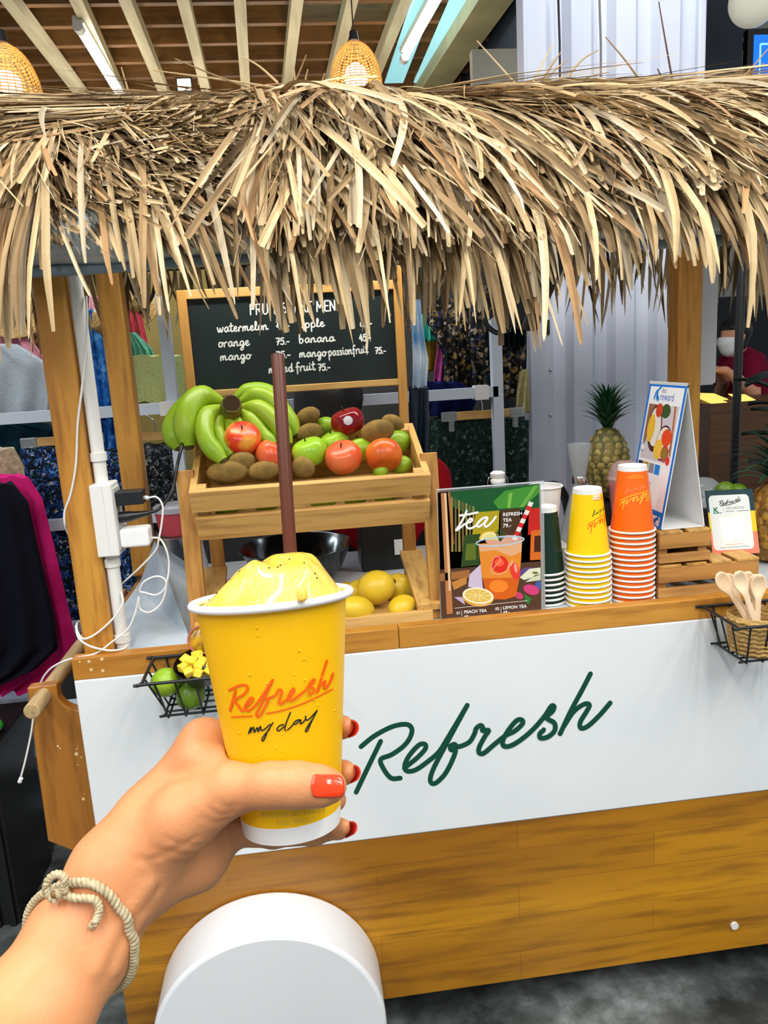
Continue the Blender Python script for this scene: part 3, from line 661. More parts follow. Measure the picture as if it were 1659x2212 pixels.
# handwriting: single-line letters on a unit grid (x advance, strokes); cursive lower case, printed capitals
GL = {
 'w': (1.0, [[(0, .55), (.15, .05), (.32, .1), (.42, .5), (.5, .08), (.68, .05), (.85, .55)]]), 'a': (.85, [[(.6, .5), (.35, .58), (.08, .3), (.25, 0), (.5, .15), (.62, .52), (.6, .1), (.85, .12)]]),
 't': (.6, [[(.25, 1.0), (.2, .2), (.35, 0), (.55, .1)], [(0, .65), (.5, .7)]]), 'e': (.7, [[(.05, .28), (.4, .32), (.42, .55), (.2, .55), (.08, .25), (.3, 0), (.65, .15)]]),
 'r': (.65, [[(.1, 0), (.12, .5), (.15, .35), (.35, .58), (.5, .5)]]), 'm': (1.15, [[(.05, 0), (.1, .55), (.1, .3), (.3, .58), (.4, .4), (.4, 0), (.45, .35), (.65, .58), (.75, .4), (.78, .05), (1.05, .1)]]),
 'l': (.5, [[(0, .1), (.3, .7), (.25, 1.05), (.12, .9), (.15, .1), (.45, .08)]]), 'o': (.75, [[(.45, .55), (.15, .5), (.1, .1), (.4, .02), (.58, .3), (.45, .55), (.55, .45), (.75, .5)]]),
 'n': (.85, [[(.05, 0), (.1, .55), (.1, .3), (.35, .58), (.5, .4), (.5, .05), (.8, .1)]]), 'g': (.8, [[(.55, .5), (.3, .58), (.08, .3), (.25, .02), (.5, .2), (.58, .52), (.5, -.3), (.25, -.5), (.15, -.3), (.75, .15)]]),
 'p': (.8, [[(.1, .55), (.08, -.5)], [(.08, .3), (.3, .6), (.6, .4), (.45, .02), (.1, .1)]]), 'b': (.8, [[(.1, 1.05), (.1, .05), (.4, 0), (.58, .3), (.35, .55), (.1, .3)]]),
 's': (.6, [[(.45, .5), (.2, .55), (.15, .38), (.4, .22), (.3, .0), (.05, .06)]]), 'i': (.45, [[(.1, .55), (.12, .1), (.4, .1)], [(.14, .8), (.16, .82)]]),
 'f': (.6, [[(.55, .95), (.35, 1.05), (.2, .8), (.2, -.3)], [(0, .5), (.5, .52)]]), 'u': (.85, [[(.05, .55), (.08, .1), (.3, .02), (.5, .2), (.55, .55), (.55, .05), (.8, .1)]]),
 'x': (.75, [[(.1, .55), (.6, 0)], [(.6, .55), (.1, 0)]]), 'd': (.8, [[(.55, .4), (.3, .58), (.08, .3), (.25, 0), (.5, .1), (.6, 1.05), (.58, .05), (.8, .1)]]),
 'F': (.7, [[(.08, 0), (.08, 1)], [(.08, 1), (.6, 1)], [(.08, .55), (.5, .55)]]), 'R': (.8, [[(.08, 0), (.08, 1)], [(.08, 1), (.5, .98), (.6, .75), (.45, .52), (.08, .5)], [(.3, .5), (.68, 0)]]),
 'U': (.8, [[(.08, 1), (.08, .25), (.3, 0), (.55, .1), (.62, .35), (.62, 1)]]), 'I': (.3, [[(.1, 1), (.1, 0)]]), 'T': (.75, [[(0, 1), (.7, 1)], [(.35, 1), (.35, 0)]]),
 'S': (.7, [[(.58, .85), (.35, 1), (.1, .8), (.3, .55), (.58, .3), (.35, 0), (.05, .15)]]), 'H': (.8, [[(.08, 1), (.08, 0)], [(.62, 1), (.62, 0)], [(.08, .52), (.62, .52)]]),
 'A': (.8, [[(.02, 0), (.35, 1)], [(.35, 1), (.68, 0)], [(.15, .35), (.55, .35)]]), 'K': (.75, [[(.08, 1), (.08, 0)], [(.6, 1), (.1, .5)], [(.2, .58), (.65, 0)]]),
 'E': (.65, [[(.08, 1), (.08, 0)], [(.08, 1), (.55, 1)], [(.08, .52), (.45, .52)], [(.08, 0), (.55, 0)]]), 'M': (.95, [[(.08, 0), (.12, 1)], [(.12, 1), (.42, .3)], [(.42, .3), (.72, 1)], [(.72, 1), (.78, 0)]]),
 'N': (.85, [[(.08, 0), (.08, 1)], [(.08, 1), (.62, 0)], [(.62, 0), (.62, 1)]]),
 '4': (.7, [[(.4, 1), (.05, .35)], [(.05, .35), (.65, .35)], [(.45, .65), (.45, 0)]]), '5': (.65, [[(.55, 1), (.15, 1)], [(.15, 1), (.12, .58)], [(.12, .55), (.4, .65), (.55, .35), (.35, 0), (.05, .1)]]),
 '7': (.65, [[(.05, 1), (.55, 1)], [(.55, 1), (.2, 0)], [(.15, .5), (.5, .5)]]), '6': (.65, [[(.5, 1), (.15, .6), (.1, .2), (.35, 0), (.55, .25), (.35, .5), (.12, .3)]]),
 '.': (.3, [[(.1, .02), (.14, .04)]]), ':': (.3, [[(.1, .1), (.14, .12)], [(.1, .5), (.14, .52)]]), '-': (.5, [[(.05, .35), (.4, .35)]]), ' ': (.45, [])}
def hand_text(mb, body, fmap, x, y, h, wd, pen, mi=0, slant=0.0):
    """body written from x to x + wd, letter height h"""
    tot = sum(GL[c][0] for c in body); sx = wd / tot; cx = 0
    for c in body:
        adv, sts = GL[c]
        for st in sts:
            mb.ribbon([(x + (cx + px_) * sx + py_ * h * slant, y + py_ * h) for px_, py_ in st], pen, fmap, mi, 4, len(st) > 2)
        cx += adv
def chalk(x, y): return onY(x, y, BY + .0074)
ch = MB()
def cline(body, xa, ya, xb, yb, h, pen=3.0):
    """baseline from (xa, ya) to (xb, yb) in the view, h letter height"""
    L = math.hypot(xb - xa, yb - ya); c, s_ = (xb - xa) / L, (yb - ya) / L
    hand_text(ch, body, lambda x, y: chalk(xa + x * c + y * s_, ya + x * s_ - y * c), 0, 0, h, L, pen)
cline('FRUIT SHAKE MENU', 540, 680, 742, 670, 22, 3.0)
cline('watermelon', 470, 718, 580, 712, 18); cline('45.-', 597, 711, 626, 709, 14); cline('apple', 646, 709, 702, 705, 17); cline('65.-', 778, 706, 804, 704, 14)
cline('orange', 472, 750, 540, 746, 18); cline('75.-', 597, 745, 626, 743, 14); cline('banana', 646, 741, 724, 737, 17); cline('45.-', 776, 737, 802, 735, 14)
cline('mango', 476, 779, 543, 775, 17); cline('75.-', 597, 774, 628, 772, 14); cline('mango', 647, 772, 706, 769, 17); cline('passionfruit', 710, 769, 796, 762, 18, 2.6); cline('75.-', 811, 764, 834, 763, 13)
cline('mixed', 581, 806, 634, 802, 17); cline('fruit', 640, 802, 682, 799, 18); cline('75.-', 688, 801, 714, 799, 14)
ch.build('chalk_writing', mat('chalk_white', (0.78, 0.80, 0.78), 0.9), board, 0)

# ------------------------------------------------------------------ fruit
def rsc(c, f): return tuple(min(1, v * f) for v in c)
def skin(name, top, side, blush=None, speck=0.0, rough=0.32, scale=3.0):
    """fruit skin: base colour mottled into a blush"""
    return mat(name, side, rough, c2=blush or top, scale=scale, detail=5, lo=0.36, hi=0.64, spec=0.5, bump=0.05, bscale=90)
M_kiwi = mat('kiwi_fuzz', sr(150, 118, 54), 0.9, c2=sr(112, 88, 40), scale=30, bump=0.5, bscale=260)
M_stem = mat('fruit_stem', sr(70, 54, 28), 0.8)
M_limeskin = mat('lime_skin', sr(110, 156, 22), 0.35, c2=sr(150, 182, 40), scale=9, bump=0.15, bscale=180)
M_darklime = mat('dark_lime_skin', sr(72, 108, 18), 0.35, c2=sr(100, 132, 26), scale=8, bump=0.15, bscale=180)
M_greenapple = mat('green_apple_skin', sr(146, 196, 36), 0.28, c2=sr(170, 212, 60), scale=5, bump=0.02)
M_redapple = mat('dark_red_apple_skin', sr(120, 10, 22), 0.18, c2=sr(158, 24, 30), scale=5)
M_blush = mat('red_orange_apple_skin', sr(226, 60, 34), 0.28, c2=sr(240, 170, 60), scale=22, lo=.46, hi=.66)
M_gala = mat('orange_apple_skin', sr(228, 128, 44), 0.28, c2=sr(214, 78, 34), scale=16, lo=.4, hi=.7)
M_coral = mat('coral_apple_skin', sr(222, 84, 44), 0.28, c2=sr(228, 124, 70), scale=16, lo=.4, hi=.7)
M_mango = mat('yellow_mango_skin', sr(232, 196, 40), 0.35, c2=sr(214, 180, 46), scale=6)
M_label = mat('fruit_sticker', (0.82, 0.85, 0.9), 0.4)
def apple(label, m, x, y, Y, rpx, tilt=(0.3, 0), mouth=True, sticker=False, group='apples on the fruit tray'):
    c = onY(x, y, Y); r = rpx / FPX * Y * 1.02
    t = thing('apple', label, 'apple', c, (tilt[0], tilt[1], rnd.uniform(0, 6)), group)
    def fn(d):
        z = d[2]; q = abs(z); return 1.0 - 0.30 * max(0, q - .62) ** 1.1 / .38 - (0.04 * max(0, -z))
    MB().ball((0, 0, 0), (r, r, r * .96), nu=28, nv=22, fn=fn).build('flesh', m, t, 80, local=True)
    MB().tube([(0, 0, r * .55), (.002, 0, r * .8), (.004, 0.001, r * .98)], .0016, 6).build('stem', M_stem, t, local=True)
    if sticker:
        dv = norm(CAM + np.array((.05, 0, .12)) - c); Ri = np.array(basis(t).to_3x3().inverted()); dl = norm(Ri @ dv)
        a, b, _ = frame(dl); s_ = MB(); pts = [norm(dl + (a * math.cos(q) + b * math.sin(q)) * .28) * r * 1.004 for q in np.linspace(0, 2 * math.pi, 13)[:-1]]
        s_.add([dl * r * 1.012] + pts, [(0, i + 1, (i + 1) % 12 + 1) for i in range(12)]); s_.build('sticker', M_label, t, local=True)
    return t
def ellfruit(name, label, cat, m, x, y, Y, ra, rb, ang=0.0, yaw=0.0, group=None, nub=None, pitch=0.0):
    """egg-like fruit, long axis ra (px) turned by ang in the view plane"""
    c = onY(x, y, Y); k = Y / FPX * 1.02
    t = thing(name, label, cat, c, (pitch, -ang, yaw), group)
    fn = None
    if nub: fn = lambda d: 1 + nub * max(0, abs(d[2]) - .86) / .14 * (1 if d[2] > 0 else .6)
    R = rotm(0, math.pi / 2, 0)
    MB().ball((0, 0, 0), (rb * k, rb * k, ra * k), R, 24, 18, fn).build('flesh', m, t, 80, local=True)
    MB().ball((ra * k * 1.0, 0, 0), (rb * k * .09, rb * k * .14, rb * k * .14), nu=8, nv=6).build('stem_end', M_stem, t, local=True)
    return t
rnd = random.Random(5)
# apples
apple('red and yellow blushed apple lying in front of the bananas', M_blush, 524, 948, 1.60, 39, (-.55, .25))
apple('orange apple partly hidden behind the brown straw', M_coral, 590, 985, 1.585, 38, (-.5, -.2))
apple('large light green apple just right of the brown straw', M_greenapple, 669, 977, 1.60, 38, (.3, .2))
apple('light green apple below the dark red apple', M_greenapple, 722, 958, 1.65, 33, (.3, -.2))
apple('dark red glossy apple with a round white sticker', M_redapple, 751, 911, 1.66, 36, (.25, .2), sticker=True)
apple('coral red apple at the front between the green apple and the orange apple', M_coral, 742, 988, 1.575, 40, (.5, .2))
apple('orange apple with its stalk end facing out, at the front right of the tray', M_gala, 829, 984, 1.58, 40, (-.75, .15))
apple('green apple wedged behind the coral apple and below the largest kiwi', M_greenapple, 780, 972, 1.64, 34, (.2, .2))
for i, (x, y, Y, r_) in enumerate(((703, 923, 1.72, 22), (858, 956, 1.68, 26), (867, 1004, 1.60, 20), (822, 1018, 1.575, 15))):
    ellfruit('lime', ('green lime behind the dark red apple', 'green lime at the back right corner of the fruit tray', 'green lime in the front right corner of the fruit tray', 'pale green lime peeking out below the front orange apple')[i], 'lime', M_limeskin, x, y, Y, r_ * 1.1, r_, .3, 0, 'limes on the fruit tray', .05)
for i, (x, y, Y, ra, rb, an) in enumerate(((665, 901, 1.70, 27, 20, .45), (668, 936, 1.66, 29, 21, .25), (815, 933, 1.63, 37, 26, .2), (848, 916, 1.70, 26, 20, -.5), (522, 998, 1.565, 29, 22, .1), (492, 1020, 1.55, 44, 24, -.02), (570, 1017, 1.55, 34, 21, .05), (656, 1010, 1.55, 26, 22, -.9))):
    ellfruit('kiwi', ('brown kiwi at the top left of the kiwi pair behind the straw', 'brown kiwi just below the topmost kiwi, right of the straw', 'largest dark brown kiwi resting above the front orange apple', 'brown kiwi at the back right behind the largest kiwi',
             'round brown kiwi below the blushed apple', 'long brown kiwi at the front left corner of the tray', 'olive brown kiwi left of the straw at the front of the tray', 'small upright brown kiwi right of the straw at the front')[i], 'kiwi', M_kiwi, x, y, Y, ra, rb, an, 0, 'kiwis on the fruit tray')
# filler fruit low in the tray, seen through the slat gap
for i, (x, y) in enumerate(((490, 1092), (575, 1084), (700, 1078), (770, 1070), (835, 1064))):
    ellfruit('lime', 'green lime glimpsed through the gap between the front slats, ' + ('leftmost', 'second from left', 'middle', 'second from right', 'rightmost')[i], 'lime', M_limeskin, x, y, 1.585, 30, 22, .1 * i, 0, 'limes low in the tray', .05)
# mangoes on the lower shelf
for i, (x, y, Y, ra, rb, an) in enumerate(((812, 1269, 1.60, 43, 38, .25), (861, 1270, 1.66, 36, 33, -.3), (770, 1316, 1.535, 44, 30, -.35), (869, 1312, 1.545, 36, 28, .1), (775, 1277, 1.66, 30, 26, 0), (748, 1280, 1.70, 26, 24, 0))):
    ellfruit('mango', ('large yellow mango on top of the lower shelf pile', 'greenish yellow mango behind the top mango on the right', 'yellow mango at the front of the lower shelf beside the cup', 'yellow mango at the front right of the lower shelf', 'yellow mango half hidden behind the large top mango on its left', 'small part of a yellow mango beside the cup rim')[i], 'mango', M_mango, x, y, Y, ra, rb, an, .2 * i, 'mangoes on the lower shelf')
# banana bunch
bun = thing('banana_bunch', 'bunch of green bananas draped over the left corner of the fruit tray', 'bananas', onY(500, 885, 1.70))
M_ban = mat('green_banana_skin', sr(130, 172, 24), 0.38, c2=sr(164, 190, 44), scale=7, stretch=(1, 1, 1), bump=0.04)
M_btip = mat('banana_tip', sr(72, 66, 26), 0.7)
BAN = [([(478, 868, 1.68), (432, 858, 1.66), (402, 898, 1.62), (408, 965, 1.60)], 25), ([(470, 862, 1.70), (410, 872, 1.68), (372, 925, 1.65), (388, 968, 1.63)], 22), ([(486, 880, 1.66), (446, 900, 1.62), (446, 950, 1.57), (482, 996, 1.545)], 19),
       ([(494, 890, 1.66), (470, 915, 1.63), (478, 955, 1.60), (500, 985, 1.58)], 15), ([(502, 892, 1.66), (496, 915, 1.64), (505, 945, 1.62), (520, 965, 1.61)], 14), ([(512, 892, 1.66), (516, 918, 1.64), (538, 945, 1.62), (560, 962, 1.61)], 14),
       ([(520, 888, 1.66), (545, 908, 1.64), (570, 940, 1.62), (592, 962, 1.60)], 16), ([(524, 880, 1.67), (562, 885, 1.65), (600, 920, 1.63), (622, 962, 1.61)], 20), ([(520, 868, 1.69), (560, 855, 1.69), (605, 885, 1.68), (640, 940, 1.66)], 22), ([(506, 862, 1.71), (540, 846, 1.72), (580, 850, 1.72), (620, 890, 1.71)], 20)]
for P, r_ in BAN:
    q = smooth_path([onY(*p) for p in P], 6); n = len(q); k = 1.66 / FPX
    rr = [k * r_ * (.42 + .58 * min(1, i / n * 4)) * (1 if i < n * .82 else max(.36, 1 - (i / n - .82) * 3.4)) for i in range(n)]
    b_ = MB().tube(q, rr, 10).build('banana', M_ban, bun, 50)
    tp = q[-1] + (q[-1] - q[-2]) * .5; MB().tube([q[-1], tp], [rr[-1] * .8, rr[-1] * .55], 8).build('tip', M_btip, b_)
MB().tube([onY(496, 905, 1.665), onY(498, 885, 1.645), onY(500, 872, 1.62)], [.026, .024, .020], 12).build('stalk', mat('banana_stalk', sr(120, 120, 40), 0.7, c2=sr(62, 48, 22), scale=20), bun, 40)
MB().cyl(onY(500, 872, 1.622), onY(500.5, 871, 1.615), .019, .016, 12).build('stalk_end', mat('banana_stalk_end', sr(70, 50, 26), 0.9), bun, 40)
# ------------------------------------------------------------------ the held cup
cT = atD(587, 1291, 0.461); cB = atD(631, 1779, 0.464); CAX = norm(cT - cB); CH = float(np.linalg.norm(cT - cB)); RT, RB = 0.0450, 0.0292
cxa = norm(RGT - CAX * (RGT @ CAX)); cya = np.cross(CAX, cxa)
CM = Matrix(((cxa[0], cya[0], CAX[0], cB[0]), (cxa[1], cya[1], CAX[1], cB[1]), (cxa[2], cya[2], CAX[2], cB[2]), (0, 0, 0, 1)))
def crad(z): return RB + (RT - RB) * z / CH
def cup_surf(x, y, off=0.00035):
    """point of the cup wall met by the sight line through (x, y)"""
    d = ray(x, y); o = CAM - cB; ol = np.array((o @ cxa, o @ cya, o @ CAX)); dl = np.array((d @ cxa, d @ cya, d @ CAX)); k = (RT - RB) / CH
    A = dl[0] ** 2 + dl[1] ** 2 - (k * dl[2]) ** 2; rz = RB + off + k * ol[2]
    Bq = 2 * (ol[0] * dl[0] + ol[1] * dl[1] - rz * k * dl[2]); Cq = ol[0] ** 2 + ol[1] ** 2 - rz * rz
    ds = max(Bq * Bq - 4 * A * Cq, 0); t = (-Bq - math.sqrt(ds)) / (2 * A); return CAM + d * t
def make_cup(name, label, body_m, group=None):
    """paper cup standing on its base at local z = 0"""
    t = thing(name, label, 'cup', (0, 0, 0), (0, 0, 0), group); h, rb, rt = CH, RB, RT; r_ = lambda z: rb + (rt - rb) * z / h
    MB().lathe([(r_(.010) - .0006, .010), (r_(.010), .0102), (rt - .0004, h - .002), (rt - .0018, h - .002), (r_(.010) - .0016, .012)], 48).build('body', body_m, t, 60, local=True)
    MB().lathe([(rb - .0012, .004), (rb - .0008, 0), (rb, 0), (r_(.0102), .0102), (r_(.0102) - .0012, .0102)], 48).build('base_band', M_cupwhite, t, 60, local=True)
    MB().lathe([(0, .0030), (rb - .0006, .0030), (rb - .0006, .0042), (0, .0042)], 48).build('base_disc', M_cupwhite, t, 60, local=True)
    MB().lathe([(rt + .0018 + .0025 * math.cos(a), h + .0024 * math.sin(a)) for a in np.linspace(0, 2 * math.pi, 13)[:-1]], 56, closed=True).build('rim', M_cupwhite, t, 80, local=True)
    return t
M_cupwhite = mat('white_cup_board', (0.84, 0.84, 0.83), 0.4)
M_yel = mat('yellow_cup_print', sr(246, 188, 0), 0.4, spec=0.4)
M_yel2 = mat('yellow_stack_print', sr(252, 208, 0), 0.35)
M_org = mat('orange_cup_print', sr(250, 108, 12), 0.35)
M_grn = mat('dark_green_cup_print', sr(10, 42, 30), 0.35)
M_ink_o = mat('orange_ink', sr(252, 98, 8), 0.4); M_ink_k = mat('dark_green_ink', sr(8, 34, 30), 0.4); M_ink_y = mat('pale_yellow_ink', sr(216, 188, 70), 0.4)
held = make_cup('paper_cup', 'yellow paper cup with orange and black script held up in the foreground', M_yel)
held.matrix_world = CM; held.location = CM.to_translation(); held.rotation_euler = CM.to_euler()
def zc(x, y): return cup_surf(380 + x / 3.95, 1380 + y / 3.95)
RO = [[(505, 440), (485, 520), (460, 612)], [(452, 440), (510, 410), (570, 392), (608, 405), (605, 440), (570, 480), (500, 522), (530, 565), (560, 608), (580, 608)],
      [(592, 585), (642, 540), (655, 508), (635, 505), (600, 550), (588, 592), (610, 612), (652, 590), (700, 540), (768, 440), (826, 350)],
      [(826, 350), (768, 475), (715, 580), (685, 640), (695, 664), (727, 640), (760, 580), (785, 530), (770, 515), (790, 505), (850, 480), (868, 442), (886, 430), (905, 448), (890, 500), (880, 542), (900, 550), (940, 520), (978, 490), (1010, 442), (1005, 420), (985, 440), (960, 490), (966, 515), (1002, 515), (1060, 472), (1115, 425), (1150, 370), (1174, 342), (1186, 352), (1152, 398), (1180, 420), (1175, 450), (1150, 466), (1135, 450)],
      [(1292, 185), (1255, 300), (1208, 455)], [(1215, 440), (1250, 378), (1276, 362), (1268, 412), (1286, 416), (1320, 362), (1342, 295)], [(472, 667), (560, 663), (650, 659)], [(775, 637), (900, 612), (1100, 545), (1340, 428)]]
lb = MB()
for i, st in enumerate(RO): lb.ribbon(st, 20 if i < 6 else 12, zc, k=9)
lb.build('script_print', M_ink_o, held, 0)
MY = [[(618, 808), (640, 755), (636, 800)], [(636, 790), (662, 755), (668, 798), (695, 757), (702, 792), (718, 748)], [(722, 748), (728, 780), (752, 774), (805, 728)], [(828, 716), (782, 790), (752, 860), (737, 870), (742, 838), (800, 768)],
      [(920, 732), (886, 740), (862, 772), (880, 784), (922, 748)], [(977, 628), (942, 718), (930, 778), (962, 770), (1002, 728)], [(1062, 690), (1030, 696), (1004, 720), (1022, 726), (1064, 692), (1062, 722), (1082, 714), (1110, 680)], [(1106, 660), (1112, 692), (1142, 680), (1204, 612)], [(1206, 610), (1152, 718), (1122, 786), (1106, 786), (1116, 760), (1162, 690)]]
lb = MB()
for st in MY: lb.ribbon(st, 11, zc, k=8)
lb.build('day_print', M_ink_k, held, 0)
def wrap(cxp, cyp, sl):
    return lambda x, y: cup_surf(cxp + x, cyp - y - sl * x + 0.0009 * x * x * -1)
lb = MB(); put_text(lb, "REFRESH, LET'S MAKE", wrap(634, 1763, .10), 0, 0, 15, 0, 'CENTER', 0.004, 1.1, 0.92); put_text(lb, 'YOU "FRESH"', wrap(638, 1781, .10), 0, 0, 15, 0, 'CENTER', 0.004, 1.1, 0.92)
lb.build('slogan_print', M_ink_y, held, 0)
# cold drops on the wall of the cup
dr = MB(); r8 = random.Random(3)
for i in range(40):
    c = cup_surf(r8.uniform(480, 728), r8.uniform(1345, 1720), -.0001); dr.ball(c, r8.uniform(.0002, .0007), nu=8, nv=5)
tag(dr.build('water_drops', M_yel, held, 60), kind='stuff')

# smoothie heaped in the cup
sm = thing('smoothie', 'thick yellow fruit smoothie heaped above the rim of the held cup', 'smoothie', cT)
def loc(x, y, z): return cB + cxa * x + cya * y + CAX * z
LUMPS = [(r8.uniform(-.032, .034), r8.uniform(-.034, .034), r8.uniform(.003, .009), r8.uniform(-.0022, .0034)) for _ in range(70)]
rows = []
for i in range(37):
    rr = 0.0446 * i / 36; row = []
    for k in range(80):
        a = 2 * math.pi * k / 80; x, y = rr * math.cos(a), rr * math.sin(a)
        q = math.hypot((x - .003) / (.0405 if x > .003 else .0462), y / .0432); c_ = math.cos(math.atan2(y, x - .003)); h = .0275 * max(0, 1 - min(q, 1) ** (1.85 + .75 * c_ if c_ > 0 else 1.85 + .60 * c_)) + .001
        h += sum(A * math.exp(-((x - lx) ** 2 + (y - ly) ** 2) / (2 * s_ * s_)) for lx, ly, s_, A in LUMPS) * min(1, max(0, (1.02 - rr / .0446) * 5))
        row.append(loc(x, y, CH - .0035 + h))
    rows.append(row)
mb = MB(); mb.grid(rows, closed_u=True)
dripq = [cup_surf(648, 1270, .004), cup_surf(652, 1288, .0046), cup_surf(654, 1297, .0046)]
mb.tube(smooth_path(dripq, 4), [.0022, .0026, .0030, .0032, .0034, .0034, .0034, .0030, .0018], 10)
M_smooth = mat('mango_smoothie', sr(240, 190, 58), 0.2, c2=sr(246, 210, 104), scale=60, sss=0.25, bump=0.30, bscale=330, coat=0.5)
mb.build('pulp', M_smooth, sm, 80)
sd = MB()
for i in range(34):
    k = r8.randrange(80); j = r8.randrange(6, 32); p = np.array(rows[j][k]); sd.ball(p + CAX * .0003, (.0005, .0004, .0007), rotm(r8.uniform(0, 3), r8.uniform(0, 3), 0), 6, 5)
tag(sd.build('seeds', mat('dark_seed', sr(60, 40, 16), 0.5), sm, 60), kind='stuff')
# straw
s0, s1 = atD(634, 1300, .474), atD(599.5, 766, .4775); sa = norm(s1 - s0)
st_ = thing('straw', 'thick brown drinking straw standing in the smoothie', 'straw', s0)
a_, b_, _ = frame(sa); q = MB()
for r_, fl in ((.00400, 0), (.00345, 1)): pass
M_s = Matrix(((a_[0], b_[0], sa[0], s0[0]), (a_[1], b_[1], sa[1], s0[1]), (a_[2], b_[2], sa[2], s0[2]), (0, 0, 0, 1))); Ls = float(np.linalg.norm(s1 - s0))
MB().lathe([(.0034, -.02), (.0041, -.02), (.0041, Ls - .0004), (.0040, Ls), (.0035, Ls), (.0034, Ls - .0004), (.0034, -.02)], 24, np.array(M_s)).build('straw_tube', mat('brown_straw', sr(92, 44, 24), 0.35, c2=sr(78, 36, 20), scale=6), st_, 40)

# ------------------------------------------------------------------ the hand and forearm: one continuous skin
def mm(r_, D): return r_ / FPX * D
class Field:
    def __init__(s, P): s.P = P
def seg_sd(P, a, b, ra, rb):
    ab = b - a; t = np.clip(((P - a) @ ab) / max(ab @ ab, 1e-12), 0, 1); return np.linalg.norm(P - a - t[:, None] * ab, axis=1) - (ra + (rb - ra) * t)
def smin(a, b, k): h = np.clip(0.5 + 0.5 * (b - a) / k, 0, 1); return b + (a - b) * h - k * h * (1 - h)
def chain(P, pts, k):
    d = None; Q = [(atD(x, y, D), mm(r_, D)) for x, y, D, r_ in pts]
    for (a, ra), (b, rb) in zip(Q[:-1], Q[1:]):
        e = seg_sd(P, a, b, ra, rb); d = e if d is None else smin(d, e, k)
    return d
def off2(pts, dx, dy, dr): return [(x + dx, y + dy, D, r_ - dr) for x, y, D, r_ in pts]
ARM = [(-170, 2530, .320, 152), (-40, 2345, .365, 138), (69, 2193, .400, 124), (173, 2034, .425, 112), (258, 1896, .441, 99), (330, 1815, .449, 94)]
FING = [[(440, 1606, .478, 49), (562, 1590, .509, 30), (686, 1577, .505, 27), (738, 1571, .484, 23), (746, 1570, .479, 19)],
        [(458, 1672, .484, 46), (580, 1682, .507, 31), (695, 1676, .503, 28), (742, 1669, .482, 24), (751, 1668, .477, 20)],
        [(478, 1738, .484, 44), (590, 1748, .505, 29), (690, 1738, .499, 26), (722, 1729, .484, 22), (730, 1727, .480, 18)],
        [(496, 1790, .478, 38), (590, 1803, .497, 27), (680, 1800, .492, 24), (732, 1790, .478, 20), (744, 1787, .474, 16)]]
THUMB = [(290, 1862, .442, 66), (395, 1768, .438, 72), (505, 1703, .431, 51), (585, 1696, .4215, 45), (640, 1695, .4195, 45.5), (690, 1698, .4230, 40), (716, 1699, .4270, 33)]
DETAIL = []
def hand_sd(P):
    a = chain(P, off2(ARM, -24, -19, 30), .01); a = smin(a, chain(P, off2(ARM, 24, 19, 30), .01), .012)
    a = smin(a, chain(P, [(258, 1880, .443, 88), (340, 1755, .460, 68), (440, 1606, .478, 50)], .01), .014)
    a = smin(a, chain(P, [(300, 1865, .450, 80), (400, 1740, .470, 66), (462, 1690, .478, 56)], .01), .012)
    a = smin(a, chain(P, [(330, 1912, .455, 58), (425, 1852, .468, 62), (500, 1790, .476, 36)], .01), .010)
    a = smin(a, chain(P, [(430, 1640, .462, 50), (478, 1668, .452, 40), (505, 1694, .442, 40)], .01), .010)
    th = chain(P, THUMB, .006); a = smin(a, th, .009)
    d = a
    for f in FING: d = np.minimum(d, smin(a, chain(P, f, .004), .007))
    near = np.abs(d) < .009
    if DETAIL and near.any():                                       # tendons (+) and skin creases (-) laid on the surface
        dn_, Pn = d[near], P[near]
        for Q_, r_, k_, sg in DETAIL:
            c_ = sum(Q_) / len(Q_); rad_ = max(np.linalg.norm(q_ - c_) for q_ in Q_) + .02; sel = np.linalg.norm(Pn - c_, axis=1) < rad_
            if not sel.any(): continue
            Ps = Pn[sel]; e = None
            for a_, b_ in zip(Q_[:-1], Q_[1:]): q_ = seg_sd(Ps, a_, b_, r_, r_); e = q_ if e is None else np.minimum(e, q_)
            dn_[sel] = smin(dn_[sel], e, k_) if sg > 0 else -smin(-dn_[sel], e, k_)
        d = d.copy(); d[near] = dn_
    # the cup presses into the skin
    Q = P - cB; z = Q @ CAX; rad = np.sqrt((Q @ cxa) ** 2 + (Q @ cya) ** 2); zz = np.clip(z, -.02, CH + .02)
    cd_ = np.maximum(rad - (RB + (RT - RB) * zz / CH) - .0003, -z - .001)
    return np.maximum(d, -cd_)
